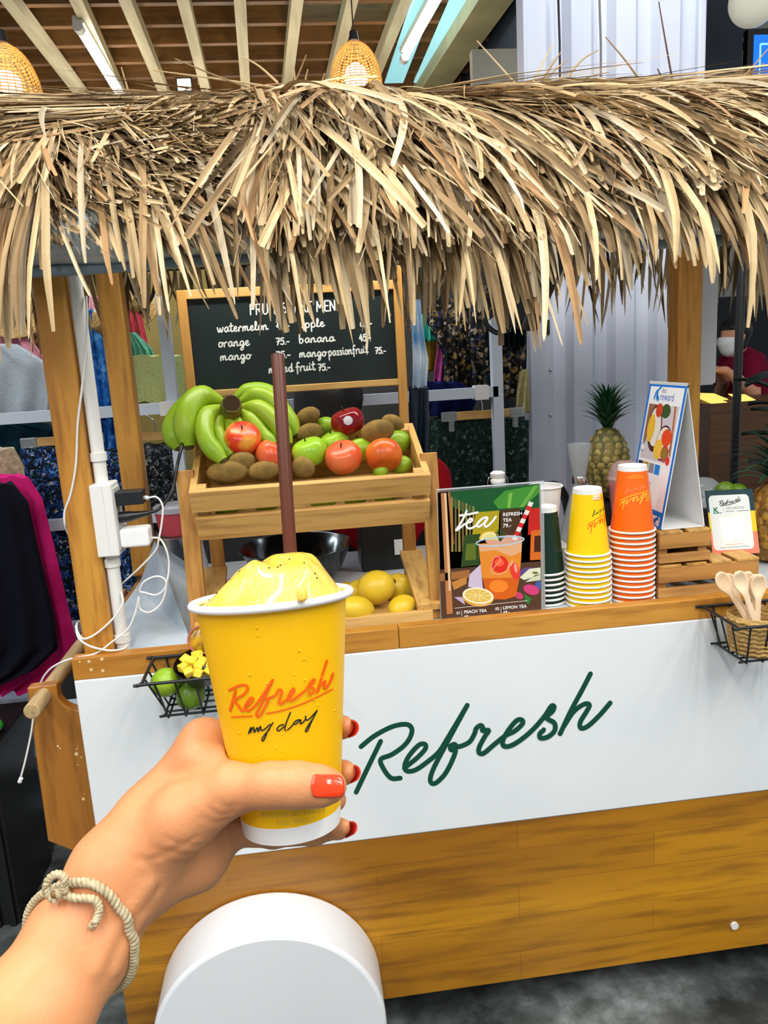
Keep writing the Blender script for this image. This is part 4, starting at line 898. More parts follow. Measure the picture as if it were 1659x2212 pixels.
def surface_net(fn, lo, hi, h):
    n = [int(math.ceil((b - a) / h)) + 1 for a, b in zip(lo, hi)]; g = [lo[i] + h * np.arange(n[i]) for i in range(3)]
    V = np.empty(n, np.float32)
    yy, zz = np.meshgrid(g[1], g[2], indexing='ij')
    for i in range(0, n[0], 6):
        xs = g[0][i:i + 6]; P = np.empty((len(xs),) + yy.shape + (3,)); P[..., 0] = xs[:, None, None]; P[..., 1] = yy; P[..., 2] = zz
        V[i:i + len(xs)] = fn(P.reshape(-1, 3)).reshape(P.shape[:-1])
    I = V < 0; cnt = np.zeros([k - 1 for k in n], np.int32); acc = np.zeros([k - 1 for k in n] + [3]); num = np.zeros([k - 1 for k in n])
    sl = lambda o: tuple(slice(o[a], n[a] - 1 + o[a]) for a in range(3))
    for ax in range(3):
        for o1 in (0, 1):
            for o2 in (0, 1):
                o = [0, 0, 0]; b_, c_ = [q_ for q_ in range(3) if q_ != ax]; o[b_] = o1; o[c_] = o2; p = list(o); p[ax] = 1
                va, vb = V[sl(o)], V[sl(p)]; cr = (va < 0) != (vb < 0); t = np.where(cr, va / np.where(cr, va - vb, 1), 0); num += cr
                for a in range(3): acc[..., a] += np.where(cr, (t if a == ax else o[a]), 0)
    act = num > 0; idx = -np.ones(act.shape, np.int64); idx[act] = np.arange(act.sum()); ii = np.argwhere(act)
    verts = np.array(lo) + h * (ii + acc[act] / num[act][:, None]); faces = []
    for ax in range(3):
        b_, c_ = (ax + 1) % 3, (ax + 2) % 3; o = [slice(None)] * 3; p = [slice(None)] * 3; o[ax] = slice(0, n[ax] - 1); p[ax] = slice(1, n[ax])
        A, B_ = I[tuple(o)], I[tuple(p)]; e = np.argwhere(A != B_); e = e[(e[:, b_] > 0) & (e[:, c_] > 0) & (e[:, b_] < n[b_] - 1) & (e[:, c_] < n[c_] - 1)]
        ub = np.zeros(3, int); ub[b_] = 1; uc = np.zeros(3, int); uc[c_] = 1
        q = np.stack([idx[tuple((e - ub - uc).T)], idx[tuple((e - uc).T)], idx[tuple(e.T)], idx[tuple((e - ub).T)]], 1)
        fl = ~A[tuple(e.T)]; q[fl] = q[fl][:, ::-1]; faces.append(q)
    F = np.concatenate(faces); F = F[(F >= 0).all(1)]; return verts, F
def hit(x, y):
    d = ray(x, y); t = .30
    for _ in range(60):
        s_ = float(hand_sd((CAM + d * t)[None])[0]); t += s_ / np.linalg.norm(d) * .9
        if s_ < 1e-4: break
        if t > .8: return None
    return t
tocam = lambda p: norm(CAM - p)
CREASES = [([(435, 1767), (466, 1781), (489, 1773)], .0011, -1), ([(449, 1750), (479, 1764), (503, 1756)], .0011, -1), ([(464, 1733), (488, 1747), (512, 1743)], .0010, -1), ([(294, 1858), (324, 1860), (371, 1843), (424, 1812)], .0015, -1), ([(354, 1812), (390, 1826), (428, 1832)], .0010, -1),
           ([(330, 1836), (372, 1846), (410, 1850)], .0010, -1), ([(322, 1866), (340, 1892), (344, 1924)], .0020, -1), ([(620, 1662), (627, 1690), (623, 1722)], .0008, -1), ([(638, 1664), (645, 1692), (641, 1722)], .0009, -1), ([(655, 1672), (659, 1694), (655, 1716)], .0006, -1),
           ([(322, 1905), (285, 1955), (240, 2015), (205, 2090)], .0042, 1), ([(300, 1980), (268, 2035), (246, 2090)], .0034, 1)]
DET = []
for P_, r_, sg in CREASES:
    Q_ = []
    for x_, y_ in smooth_path(P_, 4):
        h_ = hit(x_, y_)
        if h_: Q_.append(atD(x_, y_, h_ + (.0032 if sg > 0 else -.0011)))
    if len(Q_) > 1: DET.append((Q_, r_, .004 if sg > 0 else .0022, sg))
DETAIL += DET
allp = [atD(x, y, D) for L in [ARM, THUMB] + FING for x, y, D, _ in L]
lo = np.min(allp, 0) - .036; hi = np.max(allp, 0) + .036
hv, hf = surface_net(hand_sd, lo, hi, 0.0014)
def relax(v, f, it=3, lam=.5):
    e = np.concatenate([f[:, [0, 1]], f[:, [1, 2]], f[:, [2, 3]], f[:, [3, 0]]]); e = np.concatenate([e, e[:, ::-1]])
    dg = np.bincount(e[:, 0], minlength=len(v))[:, None]
    for _ in range(it):
        s_ = np.stack([np.bincount(e[:, 0], v[e[:, 1], a], len(v)) for a in range(3)], 1); v = v + lam * (s_ / np.maximum(dg, 1) - v)
    return v
hv = relax(hv, hf, 2)
def skin_mat(name, c, c2, red):
    m = mat(name, c, 0.42, c2=c2, scale=14, sss=0.08, bump=0.08, bscale=420, lo=.3, hi=.7, spec=.4); return m
M_skin = skin_mat('tanned_skin', sr(218, 154, 104), sr(206, 136, 90), None)
mb = MB(); mb.add(hv, [tuple(map(int, q)) for q in hf])
person = mb.build('person', M_skin, None, 80)
tag(person, 'person reaching in from the lower left, bare left forearm and hand holding the yellow cup', 'person')
M_nail = mat('red_orange_nail_varnish', sr(255, 62, 10), 0.14, coat=0.6); M_nail2 = mat('coral_nail_varnish', sr(238, 48, 30), 0.16, coat=0.6)
def nail(a, b, r0, r1, face, half, m, name='fingernail', ext=0.0, sq=4.0):
    """curved nail plate lying along a->b at radius r, centred on direction 'face'"""
    d = norm(b - a); f = norm(face - d * (face @ d)); s_ = np.cross(d, f); L = np.linalg.norm(b - a) + ext; rows = []
    for i in range(13):
        t = i / 12; u = abs(2 * t - 1); wd = half * (1 - max(0, u) ** sq * .30 if t > .5 else 1 - u ** 3 * .22); r_ = r0 + (r1 - r0) * t; row = []
        for j in range(13):
            an = wd * (j / 6 - 1); row.append(a + d * L * t + r_ * (f * math.cos(an) + s_ * math.sin(an)))
        rows.append(row)
    mb = MB(); mb.grid(rows); return mb.build(name, m, person, 80, solid=.0007)
rows = []
for j in range(15):                                               # thumbnail laid on the skin, free edge running past the tip
    v = j / 7 - 1; row = []
    yy = lambda x: 1697 + v * (25.5 - 4.0 * max(0, (x - 715) / 29) ** 2 - 3 * max(0, (684 - x) / 11)) + (x - 673) * .03
    ds = {x: hit(x, yy(x)) for x in (690, 712)}; d0 = (ds[690] or .412) ; d1 = (ds[712] or .416); sl_ = max(0.00005, min(.0003, (d1 - d0) / 22))
    xe = 744 - 7 * v ** 4
    for i in range(15):
        x = 673 + 5 * v * v + (xe - 673 - 5 * v * v) * i / 14; h_ = hit(x, yy(x)) if x < 712 else None
        row.append(atD(x, yy(x), (h_ if h_ and x < 712 else d1 + sl_ * (x - 712)) - .0010))
    rows.append(row)
mb = MB(); mb.grid(rows); mb.build('thumbnail', M_nail, person, 80, solid=.0008)
for (x0, y0, D0, x1, y1, D1, r_) in ((738, 1573, .483, 757, 1572, .467, 22), (742, 1671, .482, 761, 1669, .466, 22), (734, 1791, .477, 757, 1787, .464, 19)):
    a, b = atD(x0, y0, D0), atD(x1, y1, D1); nail(a, b, mm(r_ + 1.5, D0), mm(r_ - 5, D1), RGT - UPV * .05 - FWD * .15, 1.0, M_nail2)
# cord bracelet, two twisted strands round the wrist
br = thing('bracelet', 'beige braided cord bracelet with a bow knot on the wrist', 'bracelet', atD(173, 2034, .425))
bc = atD(178, 2040, .425); e1 = norm(atD(275, 2130, .425) - atD(95, 1965, .425)); hw = norm(atD(258, 1896, .441) - atD(173, 2034, .425)); e2 = norm(tocam(bc) * 1.0 + hw * .95)
e2 = norm(e2 - e1 * (e2 @ e1)); ring = []
for k in range(72):
    a = 2 * math.pi * k / 72; d = e1 * math.cos(a) + e2 * math.sin(a); t = .005
    for _ in range(40):
        s_ = float(hand_sd((bc + d * t)[None])[0]); t -= s_ * .9
        if abs(s_) < 1e-4: break
    ring.append(bc + d * (t + .0020))
ring = smooth_path(ring, 6, True); n = len(ring); nt_ = 46
M_cord = mat('beige_cord', sr(196, 184, 152), 0.8, c2=sr(164, 150, 116), scale=300)
for ph, nm in ((0, 'strand'), (math.pi, 'strand')):
    q = []
    for i, p in enumerate(ring):
        d = norm(ring[(i + 1) % n] - ring[i - 1]); o = norm(p - bc); o = norm(o - d * (o @ d)); b2 = np.cross(d, o); t = 2 * math.pi * nt_ * i / n + ph; q.append(p + (o * math.cos(t) + b2 * math.sin(t)) * .0013)
    MB().tube(q, .00150, 7, closed=True).build('strand', M_cord, br, 60)
def cord(P, r_, name, m=None):
    q = smooth_path([atD(x, y, D) for x, y, D in P], 8); o = []
    for ph in (0, math.pi):
        w = []
        for i, p in enumerate(q):
            d = norm(q[min(i + 1, len(q) - 1)] - q[max(0, i - 1)]); a, b2, _ = frame(d); t = i * .9 + ph; w.append(p + (a * math.cos(t) + b2 * math.sin(t)) * r_ * .55)
        o.append(w)
    mb = MB(); mb.tube(o[0], r_ * .75, 7); mb.tube(o[1], r_ * .75, 7); mb.build(name, m or M_cord, br, 60)
hd = lambda x, y, u=.004: (hit(x, y) or .42) - u
D0 = hd(135, 1945)
cord([(120, 1946, D0), (103, 1930, D0), (101, 1910, D0), (112, 1893, D0), (128, 1889, D0), (140, 1898, D0), (139, 1916, D0), (128, 1930, D0)], .0019, 'bow_loop')
cord([(118, 1928, D0), (136, 1930, hd(136, 1935)), (160, 1940, hd(160, 1940)), (185, 1941, hd(185, 1941)), (206, 1945, hd(206, 1945)), (214, 1962, hd(214, 1962)), (210, 1982, hd(210, 1982)), (203, 1995, hd(203, 1995))], .0019, 'bow_tail')
mb = MB()
for x, y, r_ in ((128, 1930, 11), (140, 1924, 9), (112, 1940, 9)): mb.ball(atD(x, y, D0), mm(r_, D0), nu=10, nv=8)
mb.build('knot', M_cord, br, 80)
MB().ball(atD(199, 1999, hd(199, 1999, .002)), mm(9, .4), nu=12, nv=8).build('end_knot', M_cord, br, 80)
MB().ball(atD(117, 1932, D0 - .001), mm(8, .4), nu=12, nv=8).build('bead', mat('brown_bead', sr(120, 90, 46), 0.4), br, 80)
# ------------------------------------------------------------------ menu holder, cup stacks, crates and signs on the counter
rnd = random.Random(21)
TY = 1.508
tea = thing('menu_holder', 'clear acrylic holder with a printed iced tea menu standing behind the rail', 'menu', (0.374, TY + .01, CT))
tl, tr_, br_, bl_ = onY(946, 1064, TY), onY(1167, 1045, TY), onY(1179, 1330, TY), onY(952, 1348, TY)
def tm(L=0): return lambda x, y: onY(920 + x / 5.925, 1040 + y / 5.925, TY - .00003 * L)
pr = MB()
def tp(poly, c, L, ell=None): pr.add([tm(L)(*p) for p in poly], [tuple(range(len(poly)))[::-1]], 0, sr(*c))
def el(cx, cy, rx, ry, n=28, a0=0, a1=2 * math.pi, rot=0): return [(cx + rx * math.cos(t) * math.cos(rot) - ry * math.sin(t) * math.sin(rot), cy + rx * math.cos(t) * math.sin(rot) + ry * math.sin(t) * math.cos(rot)) for t in np.linspace(a0, a1, n, endpoint=a1 - a0 < 6)]
tp([(150, 140), (1450, 32), (1478, 1720), (200, 1830)], (52, 44, 30), 0)
tp([(280, 130), (1450, 34), (1456, 360), (900, 385), (560, 430), (300, 300)], (22, 84, 40), 1)
tp([(860, 260), (1010, 120), (1452, 40), (1454, 140), (1250, 330), (1100, 340), (930, 350)], (66, 142, 48), 2)
tp([(1060, 150), (1110, 140), (1080, 340), (1040, 340)], (120, 180, 70), 3); tp([(1380, 60), (1440, 50), (1250, 330), (1200, 330)], (104, 170, 66), 3)
for i in range(7): tp([(320 + i * 46, 200 + i * 20), (344 + i * 46, 200 + i * 20), (352 + i * 46, 900), (324 + i * 46, 900)], ((150, 132, 70), (106, 94, 48))[i % 2], 2)
tp([(190, 150), (262, 145), (345, 1690), (268, 1700)], (188, 122, 70), 4); tp([(232, 150), (262, 145), (320, 1400), (292, 1400)], (226, 190, 150), 5); tp([(280, 140), (310, 140), (360, 800), (335, 800)], (170, 110, 60), 4)
tp([(640, 395), (940, 372), (930, 650), (590, 690)], (176, 156, 22), 4); tp([(950, 362), (1200, 342), (1232, 720), (955, 720)], (74, 48, 26), 4); tp([(1320, 352), (1452, 335), (1466, 640), (1305, 690)], (196, 34, 26), 4)
tp([(1345, 632), (1466, 615), (1472, 1000), (1332, 1010)], (214, 104, 30), 5); tp([(1390, 700), (1468, 690), (1470, 900), (1385, 905)], (70, 30, 14), 6)
tp([(490, 690), (690, 668), (690, 1070), (448, 1095)], (44, 70, 24), 5); tp([(520, 800), (640, 790), (640, 1000), (500, 1010)], (96, 112, 34), 6)
tp([(175, 1130), (1472, 1020), (1478, 1720), (200, 1830)], (84, 56, 40), 2); tp([(175, 1180), (560, 1130), (560, 1230), (180, 1280)], (160, 104, 54), 4); tp([(330, 1290), (520, 1220), (520, 1310), (360, 1390)], (196, 132, 60), 5)
tp([(560, 1190), (700, 1060), (730, 1370), (540, 1350)], (206, 190, 214), 5); tp([(360, 1480), (480, 1480), (500, 1580)], (190, 170, 200), 5)
tp(el(1330, 1180, 140, 80), (96, 72, 130), 4); tp([(1200, 1230), (1320, 1120), (1466, 1100), (1468, 1190), (1260, 1262)], (222, 226, 196), 6); tp([(1270, 1290), (1400, 1200), (1468, 1185), (1468, 1262)], (206, 214, 180), 6); tp(el(1400, 1170, 40, 16), (120, 110, 60), 7)
tp(el(1350, 1385, 105, 62, rot=.3), (206, 62, 120), 6); tp(el(1440, 1330, 40, 60), (70, 92, 160), 5); tp(el(1190, 1460, 60, 40, rot=.5), (200, 60, 110), 5); tp([(1260, 1440), (1350, 1500), (1320, 1580), (1270, 1540)], (40, 120, 60), 6)
# glass of tea
tp([(672, 800), (1232, 745), (1218, 1000), (1192, 1260), (1150, 1470), (1010, 1510), (880, 1508), (770, 1420), (715, 1200)], (228, 138, 44), 7)
tp([(725, 1240), (1194, 1230), (1150, 1470), (1010, 1510), (880, 1508), (770, 1420)], (212, 96, 20), 8); tp(el(930, 1340, 120, 80), (240, 134, 40), 9)
tp([(680, 810), (1230, 755), (1222, 900), (1090, 960), (900, 880), (690, 900)], (226, 170, 122), 8); tp(el(1000, 745, 240, 55, rot=-.08), (216, 160, 140), 9)
tp(el(945, 1060, 110, 108), (222, 44, 28), 9); tp(el(940, 1040, 60, 50), (244, 96, 60), 10); tp(el(1140, 1150, 60, 112, rot=-.25), (226, 62, 48), 9); tp(el(1150, 1110, 22, 60, rot=-.2), (248, 150, 130), 10)
tp(el(815, 735, 132, 100, 20, 3.0, 6.4), (238, 190, 60), 10); tp(el(820, 735, 112, 84, 20, 3.0, 6.4), (242, 236, 196), 11); tp(el(822, 735, 96, 70, 20, 3.0, 6.4), (226, 216, 130), 12)
pr.ribbon(el(950, 765, 305, 55, 40, rot=-.09) + [el(950, 765, 305, 55, 40, rot=-.09)[0]], 16, tm(13), 0, 2, tone=sr(180, 205, 226))
for a, b in (((945, 760), (915, 620)), ((950, 760), (955, 600)), ((955, 760), (1000, 640)), ((940, 750), (890, 650)), ((960, 755), (1030, 660))): pr.ribbon([a, b], 12, tm(14), 0, 2, False, sr(40, 84, 40))
for i in range(9):
    t0, t1 = i / 9, (i + 1) / 9; a = (1130 + 220 * t0, 745 - 485 * t0); b = (1130 + 220 * t1, 745 - 485 * t1)
    tp([(a[0] - 28, a[1] - 6), (a[0] + 28, a[1] + 12), (b[0] + 28, b[1] + 12), (b[0] - 28, b[1] - 6)], ((214, 40, 34), (232, 226, 220))[i % 2 == 0], 15)
for q in ([(830, 1130), (860, 1000), (900, 960), (960, 1000), (890, 1080), (830, 1160)], [(830, 1160), (920, 1190), (1030, 1150), (1060, 1060)], [(1060, 1110), (1110, 1000), (1080, 1080), (1120, 1030)]): pr.ribbon(q, 7, tm(14), 0, 4, tone=sr(246, 190, 170))
# cut lemon
tp(el(668, 1480, 202, 120, rot=.12), (222, 160, 50), 10); tp(el(668, 1462, 200, 104, rot=.12), (246, 238, 206), 11); tp(el(668, 1462, 172, 84, rot=.12), (222, 190, 92), 12)
for k in range(9): a = k * math.pi / 4.5; pr.ribbon([(668, 1462), (668 + 165 * math.cos(a), 1462 + 82 * math.sin(a))], 8, tm(13), 0, 2, False, sr(244, 226, 160))
WT = sr(244, 244, 240)
for q in ([(522, 375), (475, 480), (410, 590), (388, 615), (400, 622), (500, 545), (575, 515), (592, 484), (562, 480), (522, 540), (530, 590), (575, 600), (645, 560), (700, 495), (752, 462), (790, 462), (730, 470), (672, 520), (652, 560), (676, 580), (735, 540), (792, 466), (752, 545), (768, 580), (830, 535), (895, 452)], [(432, 436), (540, 422), (662, 396)]): pr.ribbon(q, 27, tm(18), 0, 5, tone=WT)
def tt(body, x, y, size, bold=.0, sx=1.0, L=18): put_text(pr, body, lambda a, b: tm(L)(x + a, y - b - .075 * a), 0, 0, size, 0, 'LEFT', bold * size, 1.05, sx, WT)
tt('REFRESH', 985, 446, 62, .02); tt('TEA', 985, 518, 62, .02); tt('79.-', 985, 590, 66, .02)
tt('01', 392, 1702, 50, .02); tt('PEACH TEA', 488, 1690, 54, .02); tt('69.-', 490, 1750, 50, .02); tt('02', 888, 1648, 50, .02); tt('LEMON TEA', 985, 1636, 54, .02); tt('69.-', 990, 1692, 50, .02)
for a, b in (((370, 1622), (1300, 1525)), ((458, 1650), (460, 1720)), ((960, 1605), (962, 1690))): pr.ribbon([a, b], 5, tm(17), 0, 2, False, WT)
pr.build('menu_print', M_print, tea, 0)
MB().prism([tl, tr_, br_, bl_], (0, .0022, 0)).build('backing', mat('menu_card_back', (.3, .3, .28), .6), tea, 0)
ac = MB(); ac.box((tl[0] - .003, TY + .003, CT), (tr_[0] + .008, TY + .0045, tl[2] + .006)); ac.box((tl[0] - .003, TY + .0045, CT), (tr_[0] + .008, TY + .07, CT + .002)); ac.build('acrylic_sheet', M_clear, tea, 0)
MB().box((tl[0] - .003, TY - .001, tl[2] + .0045), (tr_[0] + .008, TY + .0045, tl[2] + .0065)).build('top_edge', mat('acrylic_edge', (.55, .6, .62), .1), tea, 0)

# stacks of upside-down cups; every cup is its own thing
ORD = ['topmost', 'second', 'third', 'fourth', 'fifth', 'sixth', 'seventh', 'eighth', 'ninth', 'tenth', 'eleventh', 'twelfth', 'thirteenth', 'fourteenth', 'lowest']
def cup_stack(colour, m, px_, Y, n, pitch, sc, group, ang0, prints):
    p = onY(px_[0], px_[1], Y); X, z0 = p[0], CT + .0005; top = None
    for k in range(n):                                            # k = 0 lowest
        o_ = n - 1 - k; word = 'lowest' if k == 0 else ORD[o_]
        lab = '%s paper cup, %s of the upside down %s stack%s' % (colour, word if word in ('topmost', 'lowest') else word + ' from the top', colour, ', its whole side showing' if o_ == 0 else '')
        if k == 0:
            proto = make_cup('paper_cup', lab, m, group); c = proto
        else:
            c = dup(proto, label=lab)
        c.location = (X + rnd.uniform(-.0008, .0008), Y + rnd.uniform(-.0008, .0008), z0 + k * pitch + (CH + .0026) * sc[2]); c.rotation_euler = (math.pi, 0, rnd.uniform(-.3, .3) if o_ else 0); c.scale = sc
    prints(c)
def cup_map(a0, z0, kx, kz):
    """drawing (mm) -> cup wall, a0 centre angle"""
    def f(x, y):
        z = z0 + y * kz; r_ = crad(z) + .0003; a = a0 + x * kx / r_; return np.array((r_ * math.cos(a), r_ * math.sin(a), z))
    return f
def word_print(c, a0, m1, m2, z0=.066, s_=.000078):
    f = cup_map(a0, z0, -s_, s_); g = lambda x, y: f(-(x - 900), 480 - y)
    mb = MB()
    for st in RO: mb.ribbon(st, 20, g, k=4)
    mb.build('script_print', m1, c, 0, local=True); mb = MB()
    for st in MY: mb.ribbon(st, 11, g, k=4)
    mb.build('day_print', m2, c, 0, local=True)
    mb = MB(); f2 = cup_map(a0, .016, 1, 1); put_text(mb, "REFRESH, LET'S MAKE", f2, 0, .0045, .0036, 0, 'CENTER', .00005); put_text(mb, 'YOU "FRESH"', f2, 0, 0, .0036, 0, 'CENTER', .00005); mb.build('slogan_print', m1, c, 0, local=True)
# a cup turned over by pi about x maps local angle a to -a; the camera looks along +y
cup_stack('yellow', M_yel2, (1271, 1305), 1.530, 11, .0112, (1, 1, 1), 'yellow paper cups in the stack', 0, lambda c: word_print(c, 1.02, M_ink_o, M_ink_k))
cup_stack('orange', M_org, (1364, 1298), 1.535, 14, .0117, (1, 1, 1), 'orange paper cups in the stack', 0, lambda c: word_print(c, 1.75, mat('yellow_print_ink', sr(252, 200, 60), .4), mat('coral_print_ink', sr(250, 150, 90), .4)))
cup_stack('dark green', M_grn, (1181, 1312), 1.565, 7, .0112, (.86, .86, 1.04), 'dark green paper cups in the stack', 0, lambda c: None)

# bamboo step crates
def bcrate(x0, x1, y0, y1, z0, z1, label):
    t = thing('bamboo_crate', label, 'crate', ((x0 + x1) / 2, (y0 + y1) / 2, z0), group=None)
    h = z1 - z0; sh = (h - .010) / 2
    for yy in (y0, y1 - .011):
        MB().box((x0, yy, z0 + .004), (x1, yy + .011, z0 + .004 + sh * .62)).build('slat', M_bamboo, t, 0, bevel=.001)
        MB().box((x0, yy, z1 - .005 - sh * 1.02), (x1, yy + .011, z1 - .005)).build('slat', M_bamboo, t, 0, bevel=.001)
    for xx in (x0 + .004, x1 - .022): MB().box((xx, y0 + .011, z0), (xx + .018, y1 - .011, z1 - .005)).build('post_board', M_bamboo, t, 0)
    n = max(2, int(round((x1 - x0) / .055))); w = (x1 - x0) / n
    for i in range(n): MB().box((x0 + i * w + (.0 if i == 0 else .006), y0 - .001, z1 - .005), (x0 + (i + 1) * w - (0 if i == n - 1 else .006), y1 + .001, z1 + .001)).build('top_slat', M_pineY, t, 0, bevel=.0008)
bcrate(.737, .963, 1.503, 1.705, CT, 1.017, 'long low bamboo crate standing on the counter under the payment card')
bcrate(.738, .852, 1.503, 1.705, 1.0185, 1.0905, 'small upper bamboo crate carrying the tent sign')

# tent sign
zt = 1.0925; FB, FF, BKR = np.array((.747, 1.688, zt)), np.array((.747, 1.517, zt)), np.array((.845, 1.517, zt)); AF = np.array((.801, 1.517, 1.398)); AB = np.array((.801, 1.688, 1.398)); BKB = np.array((.845, 1.688, zt))
ts = thing('tent_sign', 'white and blue folded tent sign with a food photo on the upper bamboo crate', 'sign', (.796, 1.60, zt))
nf = norm(np.cross(FF - FB, AB - FB)); nf = nf if nf[0] < 0 else -nf
MB().prism([FB, FF, AF, AB], -nf * .0022).build('front_face', M_paper, ts, 0)
nb = norm(np.cross(BKR - BKB, AB - BKB)); nb = nb if nb[0] > 0 else -nb
MB().prism([BKB, BKR, AF, AB], -nb * .0022).build('back_face', M_paper, ts, 0)
MB().prism([BKB, BKR, AF, AB], nb * .0006).build('back_print', mat('navy_back_print', sr(40, 60, 110), .5), ts, 0)
MB().prism([FB, FF, BKR, BKB], (0, 0, .002)).prism([FB + (.006, 0, .002), FB + (.09, 0, .002), FB + (.078, 0, .045), FB + (.018, 0, .045)], (0, -.002, 0)).build('base_flap', M_paper, ts, 0)
def fm(L=0):
    o = AB + nf * (.0003 + .00005 * L); ux = (FF - FB); uy = (FB - AB); return lambda x, y: o + ux * x + uy * y     # 0..1 across, 0..1 down
fp = MB()
def fq(poly, c, L): fp.add([fm(L)(*p) for p in poly], [tuple(range(len(poly)))[::-1]], 0, sr(*c))
def rect(a, b, c, d): return [(a, b), (c, b), (c, d), (a, d)]
BLU = (24, 116, 214)
fq(rect(0, 0, 1, 1), BLU, 0); fq(rect(.05, .035, .95, .885), (238, 238, 242), 1); fq(rect(.09, .16, .90, .555), (206, 196, 206), 2)
fq([(.09, .16), (.30, .16), (.16, .45), (.09, .5)], (150, 104, 80), 3)
fq(el(.36, .33, .20, .16, rot=.4), (74, 40, 40), 3); fq(el(.36, .32, .17, .13, rot=.4), (230, 222, 216), 4); fq(el(.26, .33, .10, .10), (232, 186, 58), 5); fq(el(.40, .20, .09, .05), (206, 70, 40), 5); fq(el(.58, .20, .12, .05), (60, 84, 40), 4)
fq([(.78, .16), (.83, .16), (.90, .5), (.86, .5)], (176, 110, 66), 3); fq(el(.66, .42, .20, .125), (70, 38, 34), 4); fq(el(.66, .42, .185, .112), (232, 216, 206), 5); fq(el(.72, .38, .13, .06), (226, 74, 30), 6); fq(el(.55, .47, .12, .07), (236, 190, 70), 6); fq(el(.74, .49, .10, .058), (190, 60, 74), 7); fq(el(.74, .49, .075, .043), (146, 120, 40), 8); fq(el(.85, .535, .05, .03), (220, 60, 40), 7)
fq(el(.12, .475, .07, .038), (240, 240, 244), 5); fp.ribbon(el(.12, .475, .055, .030) + [el(.12, .475, .055, .030)[0]], .010, fm(6), 0, 2, tone=sr(90, 120, 150))
for i, c in enumerate(((24, 34, 66), (176, 140, 30), (140, 136, 146), (28, 132, 222))): fq(rect(.07 + .16 * i, .575, .21 + .16 * i, .645), c, 3)
put_text(fp, 'reward', lambda a, b: fm(4)(.36 + a, .128 - b * .62), 0, 0, .125, tone=sr(24, 96, 196)); put_text(fp, 'dtac', lambda a, b: fm(4)(.37 + a, .075 - b * .62), 0, 0, .085, tone=sr(130, 140, 156))
for q in ([(.20, .115), (.23, .075), (.27, .06)], [(.27, .12), (.255, .09), (.29, .055), (.35, .038)], [(.32, .125), (.285, .10), (.28, .08)]): fp.ribbon(q, .034, fm(4), 0, 4, tone=sr(20, 124, 206), taper=(1, .4))
put_text(fp, 'รับส่วนลด', lambda a, b: fm(4)(.19 + a, .735 - b * .62), 0, 0, .085, tone=sr(40, 40, 44)); put_text(fp, '10', lambda a, b: fm(4)(.19 + a * .8, .835 - b * .72), 0, 0, .25, tone=sr(24, 110, 210), bold=.008); put_text(fp, '%', lambda a, b: fm(4)(.46 + a, .835 - b * .62), 0, 0, .08, tone=sr(24, 110, 210))
put_text(fp, '60', lambda a, b: fm(4)(.33 + a, .872 - b * .62), 0, 0, .05, tone=sr(90, 90, 96))
fq(rect(.38, .878, .56, .912), (24, 96, 196), 4)
fq(rect(.72, .92, .92, .985), (240, 242, 246), 3)
for q in ([(.77, .965), (.80, .95), (.83, .945)], [(.82, .97), (.81, .955), (.84, .94), (.88, .932)]): fp.ribbon(q, .024, fm(5), 0, 4, tone=sr(20, 104, 196))
put_text(fp, 'REWARDS', lambda a, b: fm(4)(.30 + a, .945 - b * .62), 0, 0, .065, tone=sr(220, 232, 246))
fp.build('front_print', M_print, ts, 0)

# payment card leaning on an acrylic block
qc = thing('payment_card', 'payment card with navy, yellow and salmon border leaning above the low bamboo crate', 'sign', (.946, 1.575, 1.017))
qa, qb, qc_, qd = onY(1524, 1060, 1.60), onY(1618, 1057, 1.60), onY(1641, 1194, 1.565), onY(1532, 1201, 1.565)
qx = (qb - qa + qc_ - qd) / 2; qy = (qd - qa + qc_ - qb) / 2; qn = norm(np.cross(qy, qx)); qn = qn if qn[1] < 0 else -qn
MB().prism([qa, qa + qx, qa + qx + qy, qa + qy], -qn * .003).build('card_back', mat('card_backing', (.1, .12, .12), .4), qc, 0)
MB().beam(qa + qx * .5 + qy * .6 - qn * .004, np.array((qa + qx * .5 + qy * .9)) - qn * .045, .05, .004, hint=(1, 0, 0)).build('easel_strut', M_clear, qc, 0)
qm = lambda L: (lambda x, y: qa + qn * (.0003 + .00006 * L) + qx * x + qy * y)
cp = MB()
def cq(poly, c, L): cp.add([qm(L)(*p) for p in poly], [tuple(range(len(poly)))[::-1]], 0, sr(*c))
cq(rect(0, 0, 1, .34), (28, 60, 68), 0); cq(rect(0, .34, 1, .66), (236, 200, 40), 0); cq(rect(0, .66, 1, 1), (238, 130, 104), 0)
def rrect(a, b, c, d, r_, k=5):
    o = []
    for (cx, cy, s0_) in ((c - r_, b + r_, -math.pi / 2), (c - r_, d - r_, 0), (a + r_, d - r_, math.pi / 2), (a + r_, b + r_, math.pi)):
        for j in range(k): t = s0_ + j / (k - 1) * math.pi / 2; o.append((cx + r_ * math.cos(t), cy + r_ * math.sin(t)))
    return o
cq(rrect(.04, .08, .90, .93, .08), (226, 230, 226), 1); cq(rrect(.22, .41, .76, .80, .05), (238, 234, 214), 2); cq(rrect(.235, .423, .745, .788, .04), (250, 250, 248), 3)
xs = [p[0] for q in RO for p in q]
for st in RO: cp.ribbon([(.26 + (x - 450) / 900 * .46, .105 + (y - 185) / 480 * .14) for x, y in st], .011, qm(3), 0, 3, tone=sr(40, 50, 52))
for st in ([(.135, .27), (.135, .345)], [(.20, .27), (.14, .315)], [(.155, .305), (.21, .345)]): cp.ribbon(st, .022, qm(3), 0, 2, False, sr(10, 120, 84))
cp.ribbon([(.11, .358), (.29, .354)], .010, qm(3), 0, 2, False, sr(10, 120, 84)); cp.ribbon([(.335, .27), (.335, .35)], .004, qm(3), 0, 2, False, sr(80, 90, 90))
